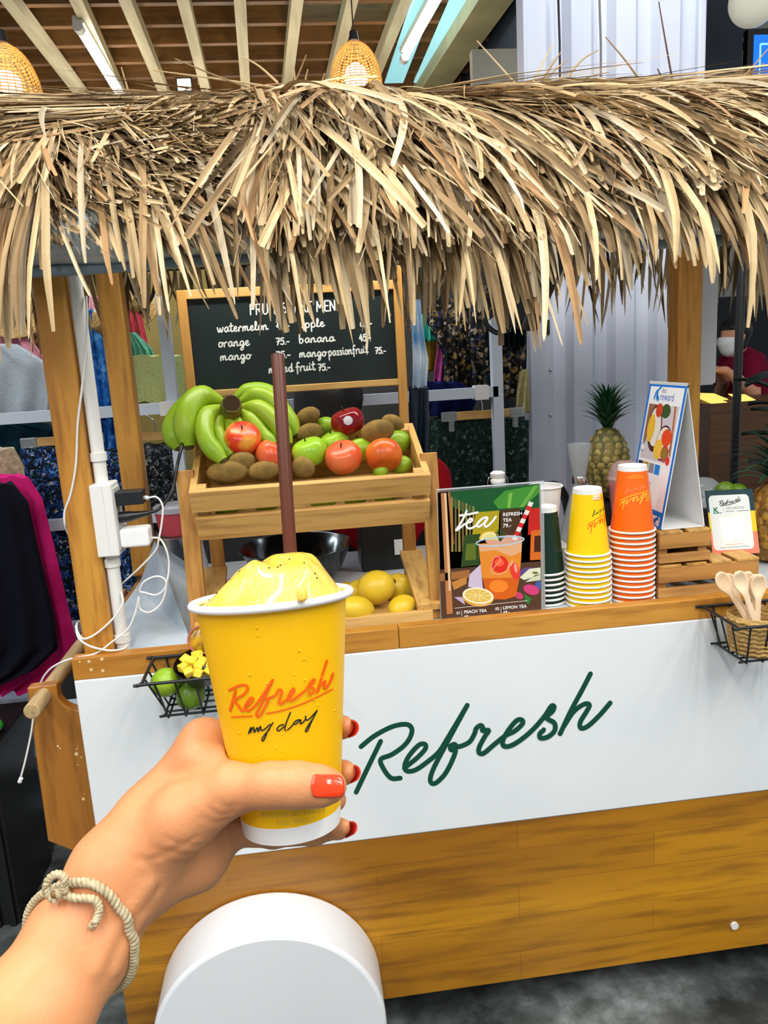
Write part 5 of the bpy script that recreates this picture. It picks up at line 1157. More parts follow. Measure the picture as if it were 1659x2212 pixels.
put_text(cp, '135-3-42715-2', lambda a, b: qm(3)(.38 + a, .302 - b * .75), 0, 0, .066, tone=sr(40, 50, 52)); put_text(cp, 'Account :', lambda a, b: qm(3)(.38 + a, .345 - b * .75), 0, 0, .050, tone=sr(40, 50, 52))
cp.ribbon([(.62, .336), (.86, .332)], .008, qm(3), 0, 2, False, sr(80, 90, 90)); cp.ribbon([(.30, .85), (.66, .845)], .006, qm(3), 0, 2, False, sr(220, 130, 110)); cp.ribbon([(.18, .895), (.80, .885)], .008, qm(3), 0, 2, False, sr(120, 130, 130))
cp.build('card_print', M_print, qc, 0)

# pineapples
M_pineap = mat('pineapple_skin', sr(112, 104, 52), 0.6, c2=sr(70, 72, 38), scale=40); M_eye = mat('pineapple_eye', sr(168, 150, 84), 0.6, c2=sr(112, 100, 50), scale=60); M_crown = mat('pineapple_crown', sr(36, 84, 48), 0.45, c2=sr(20, 56, 36), scale=12)
M_rust = mat('ripe_pineapple_skin', sr(168, 112, 36), 0.6, c2=sr(96, 66, 26), scale=30)
def pineapple(label, base, h, r_, crown_h, ms, me_, spread=.55, lean=(0, 0)):
    t = thing('pineapple', label, 'pineapple', base, (lean[0], lean[1], .4))
    MB().ball((0, 0, h / 2), (r_, r_, h / 2 * 1.02), nu=32, nv=24, fn=lambda d: 1 + .05 * (1 - abs(d[2]) ** 2)).build('flesh', ms, t, 80, local=True)
    ey = MB(); nr_ = 11
    for j in range(nr_):
        z = h * (.06 + .88 * j / (nr_ - 1)); rz = r_ * math.sqrt(max(.05, 1 - ((z - h / 2) / (h / 2 * 1.02)) ** 2)) * 1.03; m_ = max(6, int(13 * rz / r_))
        for i in range(m_):
            a = 2 * math.pi * (i + .5 * (j % 2)) / m_; n_ = np.array((math.cos(a), math.sin(a), (z - h / 2) / (h * .9))); c = np.array((rz * math.cos(a), rz * math.sin(a), z))
            u, v, w = frame(n_); s_ = r_ * .21 * (.6 + .4 * rz / r_); ey.add([c + (u * math.cos(q) + v * math.sin(q)) * s_ for q in np.linspace(0, 2 * math.pi, 7)[:-1]] + [c + norm(n_) * s_ * .55], [(k, (k + 1) % 6, 6) for k in range(6)])
    ey.build('eyes', me_, t, 50, local=True)
    cr = MB(); r9 = random.Random(int(r_ * 1e5))
    for i in range(84):
        f = i / 84; a = i * 2.399; el_ = (1 - f) * 1.15 * spread + .05; L = crown_h * (.50 + .5 * (1 - abs(f - .55))) * r9.uniform(.85, 1.1); z0 = h * .97 + crown_h * .42 * f; w0 = .0185 * (1 - .4 * f) * crown_h / .1
        q = []
        for k in range(7):
            s_ = k / 6; e = el_ + s_ * s_ * .55 * spread; q.append((math.sin(e) * s_ * L * math.cos(a), math.sin(e) * s_ * L * math.sin(a), z0 + math.cos(e) * s_ * L * .85))
        vs = []; fs = []
        for k, p in enumerate(q):
            wd = w0 * (1 - (k / 6) ** 1.6) + .0004; s2 = np.array((-math.sin(a), math.cos(a), 0)); vs += [np.array(p) - s2 * wd / 2, np.array(p) + np.array((-math.cos(a) * .3, -math.sin(a) * .3, -.6)) * wd * .3, np.array(p) + s2 * wd / 2]
        for k in range(6): b = 3 * k; fs += [(b, b + 1, b + 4, b + 3), (b + 1, b + 2, b + 5, b + 4)]
        cr.add(vs, fs)
    cr.build('crown', M_crown, t, 60, local=True)
pb_ = onY(1312, 1072, 1.82); pineapple('whole pineapple with spiky dark crown standing on the counter before the white corrugated panel', (pb_[0], 1.82, CT + .165), .178, .0495, .112, M_pineap, M_eye)
MB_ = thing('upturned_bucket', 'dark upturned bucket carrying the pineapple behind the cup stacks', 'bucket', (pb_[0], 1.82, CT)); MB().lathe([(0, 0), (.075, 0), (.062, .163), (0, .163)], 32).build('shell', M_black, MB_, 40, local=True)
MB().lathe([(.0775, .0), (.079, .004), (.0775, .008), (.0745, .006)], 32, closed=True).build('rim', M_black, MB_, 40, local=True)
p2 = onY(1652, 1190, 1.66); pineapple('ripe pineapple with broad drooping crown at the right edge of the counter', (p2[0] + .040, 1.70, CT + .001), .20, .062, .15, M_rust, mat('ripe_pineapple_eye', sr(190, 140, 50), .6, c2=sr(120, 84, 34), scale=50), .95, (0, .12))
# glass carafe, domed cup, swing-top bottle, spare white cup
M_frost = mat('frosted_clear_plastic', sr(180, 188, 190), .15, alpha=.42)
ca = thing('carafe', 'clear hourglass carafe standing before the white panel behind the yellow cups', 'carafe', (.652, 1.74, CT))
MB().lathe([(.046, 0), (.050, .03), (.048, .10), (.030, .17), (.0155, .225), (.0150, .24), (.022, .275), (.0285, .318), (.0275, .318), (.020, .275), (.0135, .24), (.0135, .225), (.028, .17), (.046, .10), (.047, .03), (.044, .002)], 32).build('glass_body', M_frost, ca, 60, local=True)
MB().lathe([(.0160, .222), (.0175, .226), (.0175, .238), (.0160, .242)], 24).build('collar', M_steel, ca, 40, local=True)
dc = thing('domed_cup', 'clear cup of red drink with a domed lid behind the orange cup stack', 'cup', (.76, 1.73, CT + .11))
MB().lathe([(0, .002), (.027, .002), (.038, .105), (0, .105)], 28).build('red_drink', mat('red_drink', sr(196, 50, 56), .25), dc, 40, local=True)
MB().lathe([(.028, 0), (.0395, .115), (.041, .117), (.041, .121), (.039, .122), (.037, .138), (.030, .152), (.018, .161), (.008, .163)], 32).build('dome_lid', mat('clear_dome', sr(226, 196, 196), .06, alpha=.35), dc, 60, local=True)
wb_ = thing('wooden_block', 'block under the red domed cup', 'block', (.76, 1.73, CT)); MB().box((.71, 1.68, CT), (.81, 1.78, CT + .109)).build('block_body', M_bamboo, wb_, 0); wb_['label'] = 'plain bamboo block hidden behind the cup stacks under the domed cup'
sb = thing('swing_top_bottle', 'bottle with white ceramic swing stopper showing above the tea menu', 'bottle', (.456, 1.75, CT))
MB().lathe([(0, 0), (.038, 0), (.039, .12), (.030, .17), (.014, .20), (.014, .236), (0, .236)], 28).build('glass_body', M_frost, sb, 60, local=True)
MB().lathe([(0, .238), (.016, .238), (.0175, .246), (.014, .250), (.0165, .254), (.0175, .262), (.012, .266), (0, .266)], 24).build('stopper', M_cupwhite, sb, 60, local=True)
for s_ in (-1, 1): MB().tube([(s_ * .015, 0, .225), (s_ * .025, 0, .238), (s_ * .022, 0, .252), (s_ * .012, 0, .255)], .0012, 6).build('wire_bail', M_steel, sb, 60, local=True)
wc = make_cup('paper_cup', 'plain white paper cup standing behind the tea menu beside the dark green cups', M_cupwhite); p = onY(1188, 1052, 1.66); wc.location = (p[0] - .012, 1.66, CT + .104); wc.scale = (.82, .82, .98)
wk = thing('white_box', 'low white box under the plain white cup', 'box', (p[0] - .012, 1.66, CT)); MB().box((p[0] - .06, 1.62, CT), (p[0] + .035, 1.71, CT + .103)).build('box_body', M_paper, wk, 0, bevel=.002); wk['label'] = 'low white box hidden behind the tea menu under the plain white cup'
hz = thing('black_hose', 'coiled black hose behind the dark green cups', 'hose', (.61, 1.80, CT)); MB().tube(smooth_path([(.58, 1.80, CT + .01), (.57, 1.80, CT + .15), (.60, 1.79, CT + .215), (.64, 1.80, CT + .17), (.66, 1.81, CT + .01)], 8), .011, 10).build('hose_run', M_black, hz, 60)
dl = thing('dome_lid', 'clear domed lid beside the tent sign, green limes beneath it', 'lid', (.985, 1.78, 1.08))
MB().lathe([(.052, 0), (.055, .002), (.055, .006), (.052, .008), (.050, .03), (.040, .052), (.022, .066), (0, .070)], 32).build('dome', M_frost, dl, 60, local=True)
db = thing('dark_tub', 'dark tub under the clear domed lid behind the payment card', 'tub', (.985, 1.78, CT)); MB().lathe([(0, 0), (.045, 0), (.054, .137), (0, .137)], 28).build('tub_body', M_black, db, 40, local=True)
for i, (dx, dy) in enumerate(((.07, -.03), (.11, .0))): ellfruit('lime', ('green lime left of the pair behind the payment card', 'green lime right of the pair behind the payment card')[i], 'lime', M_darklime, 1566 + 26 * i, 1058 + 4 * i, 1.72, 22, 19, .2, 0, 'limes behind the payment card', .05)

# ------------------------------------------------------------------ wire baskets on the rail
def wire_basket(label, x0, x1, zr, depth, drop, y1=1.4455):
    t = thing('wire_basket', label, 'basket', ((x0 + x1) / 2, y1 - depth / 2, zr - drop)); y0 = y1 - depth; ins = .028
    R4 = lambda a, b, c, d, z, r_=.006: smooth_path([(a + r_, c, z), (b - r_, c, z), (b, c + r_, z), (b, d - r_, z), (b - r_, d, z), (a + r_, d, z), (a, d - r_, z), (a, c + r_, z)], 3, True)
    MB().tube(R4(x0, x1, y0, y1, zr), .0032, 8, closed=True).build('rim_wire', M_wire, t, 60)
    zb = zr - drop; bx0_, bx1_, by0, by1 = x0 + ins, x1 - ins, y0 + ins, y1 - ins * .2
    MB().tube(R4(bx0_, bx1_, by0, by1, zb + .004), .0023, 6, closed=True).build('base_wire', M_wire, t, 60)
    n = int(round((x1 - x0 - 2 * ins) / .036))
    for i in range(n + 1):
        f = i / n; xt = x0 + .022 + (x1 - x0 - .044) * f; xb = bx0_ + .006 + (bx1_ - bx0_ - .012) * f
        MB().tube([(xt, y0, zr), (xb, by0, zb), (xb, by1, zb), (xt, y1, zr)], .0022, 6).build('cross_wire', M_wire, t, 60)
    m_ = 3
    for i in range(m_):
        f = (i + .7) / (m_ + .4); yt = y0 + (y1 - y0) * f; yb = by0 + (by1 - by0) * f
        MB().tube([(x0, yt, zr), (bx0_, yb, zb + .003), (bx1_, yb, zb + .003), (x1, yt, zr)], .0022, 6).build('long_wire', M_wire, t, 60)
    for xx in (x0 + .10, x1 - .10): MB().tube(smooth_path([(xx, y1 + .001, zr), (xx, y1 + .0015, .958), (xx, y1 + .012, .966), (xx, y1 + .0345, .960), (xx, y1 + .0345, .946)], 5), .0018, 6).build('hook', M_wire, t, 60)
    return t
wire_basket('black wire basket of limes hanging on the left part of the rail', -.312, -.055, .944, .128, .080)
wire_basket('black wire basket holding the woven spoon pot at the right end of the rail', .806, 1.08, .940, .135, .086)
for i, (x, y, Y, r_) in enumerate(((358, 1474, 1.372, 33), (412, 1503, 1.365, 32), (396, 1473, 1.425, 27))):
    t = ellfruit('lime', ('bright green lime with a yellow patch at the left of the wire basket', 'dark green lime at the front of the wire basket below the mango bowl', 'lime half hidden behind the two front limes in the wire basket')[i], 'lime', (M_limeskin, M_darklime, M_darklime)[i], x, y, Y, r_, r_ * .96, .4, .3 * i, 'limes in the wire basket', .03)
bw = thing('fruit_bowl', 'small dark metal bowl of cut mango tucked in the left wire basket', 'bowl', (-.208, 1.378, .918), (.22, 0, 0))
MB().lathe([(0, 0), (.022, .001), (.042, .014), (.054, .036), (.0555, .0365), (.0545, .038), (.041, .016), (.021, .003), (0, .002)], 36).build('bowl_shell', mat('dark_hammered_metal', sr(110, 104, 96), .3, 1.0, c2=sr(70, 64, 58), scale=40), bw, 60, local=True)
M_cube = mat('cut_mango', sr(250, 204, 20), .18, c2=sr(248, 220, 90), scale=30, sss=.1, coat=.4)
CUB = [(-.036, -.012, .036), (-.024, -.030, .036), (-.006, -.038, .037), (.014, -.034, .037), (.030, -.022, .038), (-.020, -.008, .044), (0, -.014, .047), (.020, -.008, .046), (-.034, .010, .038), (-.012, .010, .046), (.034, .004, .040), (-.008, -.026, .043), (.016, -.020, .045)]
for i, (x, y, z) in enumerate(CUB):
    t = thing('mango_cube', 'cut cube of yellow mango heaped in the small metal bowl', 'fruit piece', (-.208 + x, 1.378 + y * .97 - z * .2, .919 + z + y * .2), (rnd.uniform(-.5, .5), rnd.uniform(-.5, .5), rnd.uniform(0, 3)), 'mango cubes in the small bowl')
    MB().box((-.0085, -.0075, -.007), (.0085, .0075, .007)).build('cube', M_cube, t, 40, bevel=.002, local=True)
pf = thing('passion_fruit_half', 'cut passion fruit half propped at the back of the mango bowl', 'fruit', (-.214, 1.410, .984), (1.25, .2, .35))
MB().lathe([(0, -.024), (.014, -.021), (.024, -.010), (.0275, .002), (.0265, .004), (.0235, .003)], 28).build('rind', mat('pink_rind', sr(196, 110, 92), .5, c2=sr(150, 80, 60), scale=20), pf, 60, local=True)
MB().ball((0, 0, 0), (.0238, .0238, .006), nu=24, nv=10).build('pulp', mat('passion_pulp', sr(196, 150, 20), .2, c2=sr(90, 66, 14), scale=60), pf, 60, local=True)
# woven pot with wooden spoons
wp = thing('woven_pot', 'round woven straw pot in the right wire basket', 'pot', (.880, 1.376, .860))
M_straw = mat('woven_straw', sr(206, 170, 104), .7, c2=sr(162, 124, 66), scale=90, stretch=(1, 1, 4), bump=.8, bscale=150, bstretch=(1, 1, 5))
MB().lathe([(0, 0), (.040, 0), (.046, .006), (.051, .04), (.0535, .082), (.0515, .084), (.048, .04), (.042, .008), (0, .006)], 40).build('wall', M_straw, wp, 60, local=True)
for j in range(8): z = .010 + .0092 * j; MB().tube([((.0465 + .0066 * z / .08 + .0008 * math.sin(i * 9)) * math.cos(i * math.pi / 36), (.0465 + .0066 * z / .08 + .0008 * math.sin(i * 9)) * math.sin(i * math.pi / 36), z + .0012 * math.sin(i * 1.5)) for i in range(72)], .0032, 6, closed=True).build('coil', M_straw, wp, 60, local=True)
M_spoon = mat('pale_birch', sr(238, 212, 178), .6, c2=sr(226, 194, 154), scale=30, stretch=(1, 1, .2))
def spoon(label, foot, top, face, group):
    foot, top = np.array(foot, float), np.array(top, float); d = norm(top - foot); f = norm(np.array(face) - d * (np.array(face) @ d)); s_ = np.cross(d, f); L = np.linalg.norm(top - foot)
    t = thing('wooden_spoon', label, 'spoon', foot, group=group); rows = []
    for i in range(31):
        u = i / 30; z = u * L; hb = L - .046
        if z < hb: w = .0052 + .0012 * (1 - z / hb) if z < hb - .012 else .0052 + .0030 * ((z - hb + .012) / .012) ** 2; dp = 0
        else: q = (z - hb) / .046; w = max(.0006, .0160 * math.sqrt(max(0, 1 - ((q - .52) / .50) ** 2)) if q > .2 else .0082 + .0045 * (q / .2)); dp = .0055 * math.sin(min(1, q * 1.1) * math.pi) ** .8 if q < .91 else 0
        rows.append([foot + d * z + s_ * w * e - f * dp * (1 - e * e) for e in np.linspace(-1, 1, 9)])
    mb = MB(); mb.grid(rows); mb.build('spoon_body', M_spoon, t, 60, solid=.0016)
pc = np.array((.880, 1.376, .866)); F_ = (-.15, -1, .35)
for lab, (fx, fy), (x, y, Y) in (('wooden spoon leaning furthest left in the woven pot, in shadow', (.02, 0), (1551, 1237, 1.395)), ('wooden spoon just behind the leftmost spoon in the woven pot', (.02, .01), (1568, 1240, 1.41)), ('wooden spoon standing in the middle front of the woven pot', (.012, -.02), (1592, 1234, 1.36)),
                                  ('wooden spoon at the back between the middle and right spoons', (-.005, .015), (1615, 1234, 1.41)), ('wooden spoon nested just behind the rightmost spoon', (-.01, -.005), (1634, 1240, 1.375)), ('rightmost wooden spoon at the front of the woven pot', (-.01, -.02), (1640, 1240, 1.36))):
    spoon(lab, pc + np.array((fx, fy, 0)), onY(x, y, Y), F_, 'wooden spoons in the woven pot')
# things behind the fruit stand
sbw = thing('mixing_bowl', 'wide dark steel mixing bowl under the upper fruit tray', 'bowl', (-.03, 1.92, CT))
MB().lathe([(0, 0), (.07, 0), (.115, .03), (.140, .085), (.147, .087), (.147, .090), (.139, .0885), (.112, .033), (.068, .003), (0, .003)], 48).build('bowl_shell', mat('dark_steel', sr(90, 94, 96), .15, 1.0), sbw, 60, local=True)
bbx = thing('black_appliance', 'black appliance box with a white rating label behind the mangoes', 'appliance', (.20, 1.98, CT))
MB().box((.135, 1.92, CT), (.275, 2.06, 1.20)).build('casing', M_black, bbx, 0, bevel=.006)
lbm = MB(); a0_ = onY(851, 1166, 1.919); lbm.box((a0_[0], 1.9175, a0_[2] - .04), (a0_[0] + .042, 1.9195, a0_[2])); lbm.build('rating_label', M_paper, bbx, 0)
pot = thing('steel_pot', 'tall steel pot on the counter left of the fruit stand', 'pot', (-.335, 2.04, CT)); MB().lathe([(0, 0), (.062, 0), (.065, .004), (.065, .115), (.068, .118), (.064, .119), (.062, .115), (.062, .006), (0, .006)], 36).build('pot_shell', M_steel, pot, 60, local=True)
tb = thing('food_tub', 'small pinkish red lidded tub stacked on the tall steel pot', 'tub', (-.335, 2.04, CT + .1205))
MB().lathe([(0, 0), (.050, 0), (.058, .060), (0, .060)], 28).build('tub_body', mat('pink_red_plastic', sr(190, 70, 84), .3), tb, 40, local=True); MB().lathe([(0, .0605), (.061, .0605), (.061, .072), (.056, .076), (0, .076)], 28).build('lid', mat('grey_lid', sr(170, 170, 180), .3), tb, 40, local=True)
# ------------------------------------------------------------------ power box, adapters and cables on the front left post
rnd = random.Random(33)
CY = 1.502
cdp = thing('cable_conduit', 'white plastic cable conduit clipped to the front left cart post', 'pipe', onY(258, 1385, CY))
cq_ = [onY(163, 590, CY), onY(180, 740, CY), onY(200, 889, CY), onY(219, 1040, CY)]; xm = [-0.379, -0.379]
ctop, cmid, cmid2, cbot = (-.3805, CY, 1.70), (-.3805, CY, onY(219, 1042, CY)[2]), (-.3805, CY, onY(240, 1195, CY)[2]), (-.3805, CY, CT + .001)
MB().cyl(ctop, cmid, .0125, n=20).build('pipe', M_whp, cdp, 50); MB().cyl(cmid2, cbot, .0125, n=20).build('pipe', M_whp, cdp, 50)
for y in (985, 1215, 1380):
    z = onY(230, y, CY)[2]; MB().lathe([(.0125, -.008), (.0155, -.008), (.0155, .008), (.0125, .008)], 20, np.array(Matrix.Translation((-.3805, CY, z)))).box((-.3945, CY - .004, z - .008), (-.386, CY + .010, z + .008)).build('clip', M_whp, cdp, 40)
obx = thing('outlet_box', 'white surface mounted outlet box on the conduit beside the front left post', 'outlet', (-.375, CY - .01, cmid2[2]))
oz0, oz1 = cmid2[2], cmid[2]
MB().box((-.3965, CY - .032, oz0), (-.357, CY + .028, oz1)).build('casing', M_whp, obx, 0, bevel=.003)
MB().box((-.3965, CY - .0335, oz0 + .002), (-.374, CY - .0318, oz1 - .002)).build('cover_plate', M_whp, obx, 0, bevel=.0006)
MB().box((-.3575, CY - .026, oz0 + .010), (-.354, CY + .022, oz1 - .010)).build('socket_panel', mat('socket_panel_grey', (.5, .5, .48), .4), obx, 0, bevel=.001)
def zat(y): return float(onY(260, y, CY - .02)[2])
ad = thing('phone_charger', 'black phone charger in the upper socket of the white outlet box', 'charger', (-.32, CY - .02, zat(1078))); MB().box((-.354, CY - .026, zat(1092)), (-.303, CY + .008, zat(1062))).build('charger_body', M_black, ad, 0, bevel=.002)
bp_ = thing('power_plug', 'black mains plug in the middle socket with a black lead', 'plug', (-.32, CY - .02, zat(1118)))
MB().tube([(-.354, CY - .01, zat(1120)), (-.336, CY - .01, zat(1119)), (-.316, CY - .01, zat(1117)), (-.300, CY - .01, zat(1115))], [.011, .0105, .007, .005], 12).build('plug_body', M_black, bp_, 40)
MB().tube(smooth_path([(-.302, CY - .01, zat(1115)), onY(345, 1098, CY), onY(372, 1060, CY + .03), onY(384, 1000, CY + .05), onY(396, 950, CY + .10), onY(400, 920, CY + .16)], 8), .0034, 8).build('lead', M_black, bp_, 60)
wa = thing('phone_charger', 'white phone charger in the lower socket of the white outlet box', 'charger', (-.32, CY - .02, zat(1160))); MB().box((-.354, CY - .030, zat(1183)), (-.300, CY + .012, zat(1143))).build('charger_body', M_cupwhite, wa, 0, bevel=.005, seg=3)
def cable(name, label, pts, r_=.0019, m=None, plug=None):
    q = smooth_path([onY(*p) for p in pts], 8); t = thing(name, label, 'cable', q[0]); MB().tube(q, r_, 8).build('cord', m or M_cable, t, 60)
    if plug: MB().cyl(onY(*plug[0]), onY(*plug[1]), .0042, n=12).build('connector', M_cupwhite, t, 40, bevel=.001)
    return t
cable('power_cable', 'white cable running down the front face of the left post', [(186, 640, 1.50), (188, 690, 1.488), (186, 745, 1.488), (177, 838, 1.482), (168, 914, 1.482), (164, 1003, 1.481), (153, 1066, 1.484), (140, 1104, 1.487), (140, 1130, 1.489), (147, 1152, 1.50), (158, 1165, 1.492)], .0022)
cable('charging_cable', 'white charging cable curling from the black charger behind the conduit', [(318, 1076, 1.497), (338, 1074, 1.497), (351, 1092, 1.497), (350, 1125, 1.497), (343, 1165, 1.497), (335, 1190, 1.497), (300, 1228, 1.497), (270, 1255, 1.515), (256, 1268, 1.53)], plug=((302, 1074, 1.497), (321, 1076, 1.497)))
cable('charging_cable', 'long white charging cable looping from the white charger over the handle board', [(322, 1162, 1.497), (345, 1164, 1.497), (360, 1190, 1.492), (365, 1225, 1.492), (357, 1268, 1.488), (338, 1285, 1.488), (312, 1280, 1.488), (302, 1276, 1.488), (312, 1256, 1.484), (340, 1245, 1.482), (359, 1258, 1.482), (350, 1300, 1.482), (325, 1322, 1.480), (302, 1315, 1.480), (300, 1290, 1.478), (292, 1325, 1.478),
       (275, 1360, 1.476), (240, 1388, 1.472), (205, 1412, 1.465), (150, 1424, 1.462), (115, 1440, 1.47), (97, 1458, 1.482), (88, 1474, 1.492)], plug=((306, 1161, 1.497), (325, 1162, 1.497)))
cable('charging_cable', 'white cable wrapped in loops around the foot of the left post', [(262, 1280, 1.492), (265, 1302, 1.482), (248, 1332, 1.478), (212, 1366, 1.478), (182, 1380, 1.472), (168, 1366, 1.48), (166, 1348, 1.50), (176, 1342, 1.55), (200, 1345, 1.60)], .0021)
cable('charging_cable', 'lower white cable loop lying on the rail at the foot of the left post', [(164, 1352, 1.49), (170, 1378, 1.475), (195, 1396, 1.462), (235, 1405, 1.462), (265, 1402, 1.475), (276, 1392, 1.50), (268, 1384, 1.55), (240, 1380, 1.585)], .0021)
cable('earphone_cable', 'thin white cable hanging below the handle board with a small tip', [(72, 1552, 1.485), (66, 1590, 1.484), (54, 1645, 1.484), (43, 1686, 1.484)], .0019, plug=((42, 1690, 1.484), (46, 1680, 1.484)))
# sloping marbled board on the counter beside the post
sb_ = thing('sloping_board', 'white marbled sloping board lying on the counter beside the left post', 'board', (-.36, 1.75, CT))
ra, rb_ = onY(296, 1172, 1.95), onY(408, 1374, 1.52); la, lb_ = np.array((-.44, 1.95, CT)), np.array((-.44, 1.50, CT)); ga, gb = np.array((rb_[0] + .012, 1.95, CT)), np.array((rb_[0] + .004, 1.52, CT))
ra[0] = -.385
wdg = MB(); wdg.add([la, lb_, rb_, ra, ga, gb], [(0, 1, 2, 3), (3, 2, 5, 4), (0, 3, 4), (1, 5, 2), (0, 4, 5, 1)]); wdg.build('board_body', mat('white_marble', sr(206, 216, 224), .3, c2=sr(164, 178, 190), scale=7, detail=6), sb_, 0)

# ------------------------------------------------------------------ clothes stall behind the cart
M_rack = mat('white_powder_coat', sr(206, 218, 232), .4)
def rod(mb, a, b, w=.034): mb.beam(a, b, w, w); return mb
rk = thing('clothes_rack', 'white square tube clothes rack behind the left posts', 'rack', (-.75, 2.5, 0))
for x in (-.385, -1.30): rod(MB(), (x, 2.5, 0), (x, 2.5, 2.0)).build('upright', M_rack, rk, 0)
for (z, x1) in ((1.366, -.385), (1.022, -.385), (.678, -.385)): rod(MB(), (-1.30, 2.5, z), (x1, 2.5, z + .002)).build('crossbar', M_rack, rk, 0)
MB().box((-.425, 2.478, 1.345), (-.372, 2.522, 1.387)).build('bracket', M_cupwhite, rk, 0)
MB().box((-1.30, 2.30, .300), (-.72, 2.72, .335)).build('shelf', M_rack, rk, 0); MB().box((-.995, 2.35, .130), (-.80, 2.72, .150)).build('shelf', M_rack, rk, 0)
r2_ = thing('clothes_rack', 'white square tube clothes rack behind the tea menu and fruit stand', 'rack', (.5, 2.5, 0))
for x in (.658, -.30): rod(MB(), (x, 2.5, 0), (x, 2.5, 1.60)).build('upright', M_rack, r2_, 0)
rod(MB(), (-.30, 2.5, 1.353), (.658, 2.5, 1.353)).build('crossbar', M_rack, r2_, 0); MB().box((.58, 2.478, 1.330), (.625, 2.522, 1.376)).build('bracket', M_cupwhite, r2_, 0)
def drape(name, label, cat, rows, Y, m, th=.05, folds=5, amp=.012, group=None):
    """hanging cloth: closed shell between two folded sheets; rows of (left, right, height) in the view at depth Y"""
    R_ = []
    for i in range(len(rows) - 1):
        for j in range(5): t = j / 5; R_.append(tuple(a + (b - a) * t for a, b in zip(rows[i], rows[i + 1])))
    R_.append(rows[-1]); n = 25; ph = rnd.uniform(0, 6); out = []
    for i, (xl, xr, y) in enumerate(R_):
        a, b = onY(xl, y, Y), onY(xr, y, Y); row = []
        for k in range(2 * n):
            u = k / (n - 1) if k < n else (2 * n - 1 - k) / (n - 1); s_ = -1 if k < n else 1; e = math.sqrt(max(0, 1 - (2 * u - 1) ** 4)); v = i / len(R_)
            p = a + (b - a) * u; p = p + np.array((0, s_ * th / 2 * e + amp * (.3 + v) * math.sin(ph + u * folds * 6.28 + v * 1.5), .004 * math.sin(u * 19 + ph))); row.append(p)
        out.append(row)
    mb = MB(); mb.grid(out, closed_u=True); N = len(out); mb.add(out[0], [tuple(range(2 * n))]); mb.add(out[-1], [tuple(range(2 * n))[::-1]])
    o = mb.build(name, m, None, 60); return tag(o, label, cat, group)
def plain(name, c, c2=None, sc=40, **k): return mat(name, sr(*c), .85, c2=sr(*(c2 or tuple(int(v * .86) for v in c))), scale=sc, spec=.15, **k)
NAVYF = speckle('blue_flower_print', sr(16, 24, 40), [sr(30, 80, 160), sr(90, 140, 210), sr(24, 64, 60), sr(200, 205, 210)], 130, pos=[.55, .74, .86, .95])
drape('linen_bag', 'pale grey linen bag hanging at the far left behind the posts', 'bag', [(-70, 40, 745), (-70, 116, 792), (-70, 118, 850), (-70, 114, 897)], 2.62, plain('grey_linen', (186, 194, 200), (166, 176, 184), 60, stretch=(1, 1, 6)), .07, 3)
drape('pink_scarf', 'pink cloth folded behind the pale grey linen bag', 'cloth', [(-30, 42, 660), (-10, 62, 720), (10, 100, 775), (30, 110, 812)], 2.70, plain('pink_cloth', (226, 150, 166)), .03, 3)
drape('floral_scarf', 'small multicoloured floral cloth beside the pink cloth', 'cloth', [(44, 90, 690), (50, 112, 745), (62, 130, 800)], 2.75, speckle('mixed_flower_print', sr(120, 110, 80), [sr(160, 60, 60), sr(60, 110, 60), sr(220, 170, 90), sr(226, 200, 190)], 90), .03, 3)
drape('grey_dress', 'dark grey dress hanging between the pink cloth and the post', 'dress', [(70, 118, 600), (72, 130, 720), (74, 135, 800)], 2.8, plain('dark_grey_cloth', (84, 82, 84)), .04, 3)
drape('blue_dress', 'bright blue patterned dress hanging between the two left posts', 'dress', [(180, 205, 670), (182, 228, 760), (186, 246, 840), (192, 256, 920), (196, 262, 985)], 2.60, speckle('blue_leaf_print', sr(40, 110, 190), [sr(70, 140, 214), sr(100, 166, 226), sr(30, 84, 160)], 60), .06, 4)
drape('pink_shawl', 'pale pink cloth behind the blue dress', 'cloth', [(188, 222, 640), (192, 236, 720)], 2.72, plain('pale_pink_cloth', (228, 160, 172)), .03, 2)
drape('brown_bag', 'brown fringed bag hanging right of the blue dress', 'bag', [(212, 244, 690), (216, 252, 760), (222, 258, 840)], 2.66, plain('brown_fringe', (96, 76, 46), (60, 46, 26), 90), .05, 5)
drape('coral_blouse', 'coral red top beside the rear left post', 'top', [(262, 300, 660), (268, 316, 730), (276, 324, 775)], 2.72, plain('coral_cloth', (214, 70, 86)), .03, 3)
drape('mint_blouse', 'mint green knitted top lying in the straw bag', 'top', [(276, 296, 720), (282, 330, 755), (284, 345, 790)], 2.69, plain('mint_knit', (116, 190, 160), (90, 160, 136), 160), .04, 4)
drape('straw_bag', 'pale yellow green woven straw bag hanging behind the banana bunch', 'bag', [(283, 420, 768), (284, 422, 790), (288, 420, 830), (292, 410, 868)], 2.66, plain('green_straw', (208, 212, 140), (178, 184, 112), 130, stretch=(1, 1, 3), bump=.5, bscale=140), .10, 2, .004)
drape('teal_skirt', 'dark teal skirt folded at the far left below the upper rack bar', 'skirt', [(-70, 70, 912), (-70, 158, 926), (-70, 140, 968), (-70, 60, 1010)], 2.62, plain('dark_teal_cloth', (18, 52, 66)), .06, 4)
drape('flower_skirt', 'navy skirt with small blue flowers hanging between the left posts', 'skirt', [(40, 262, 968), (52, 270, 1060), (82, 290, 1200), (108, 296, 1345)], 2.56, NAVYF, .06, 6)
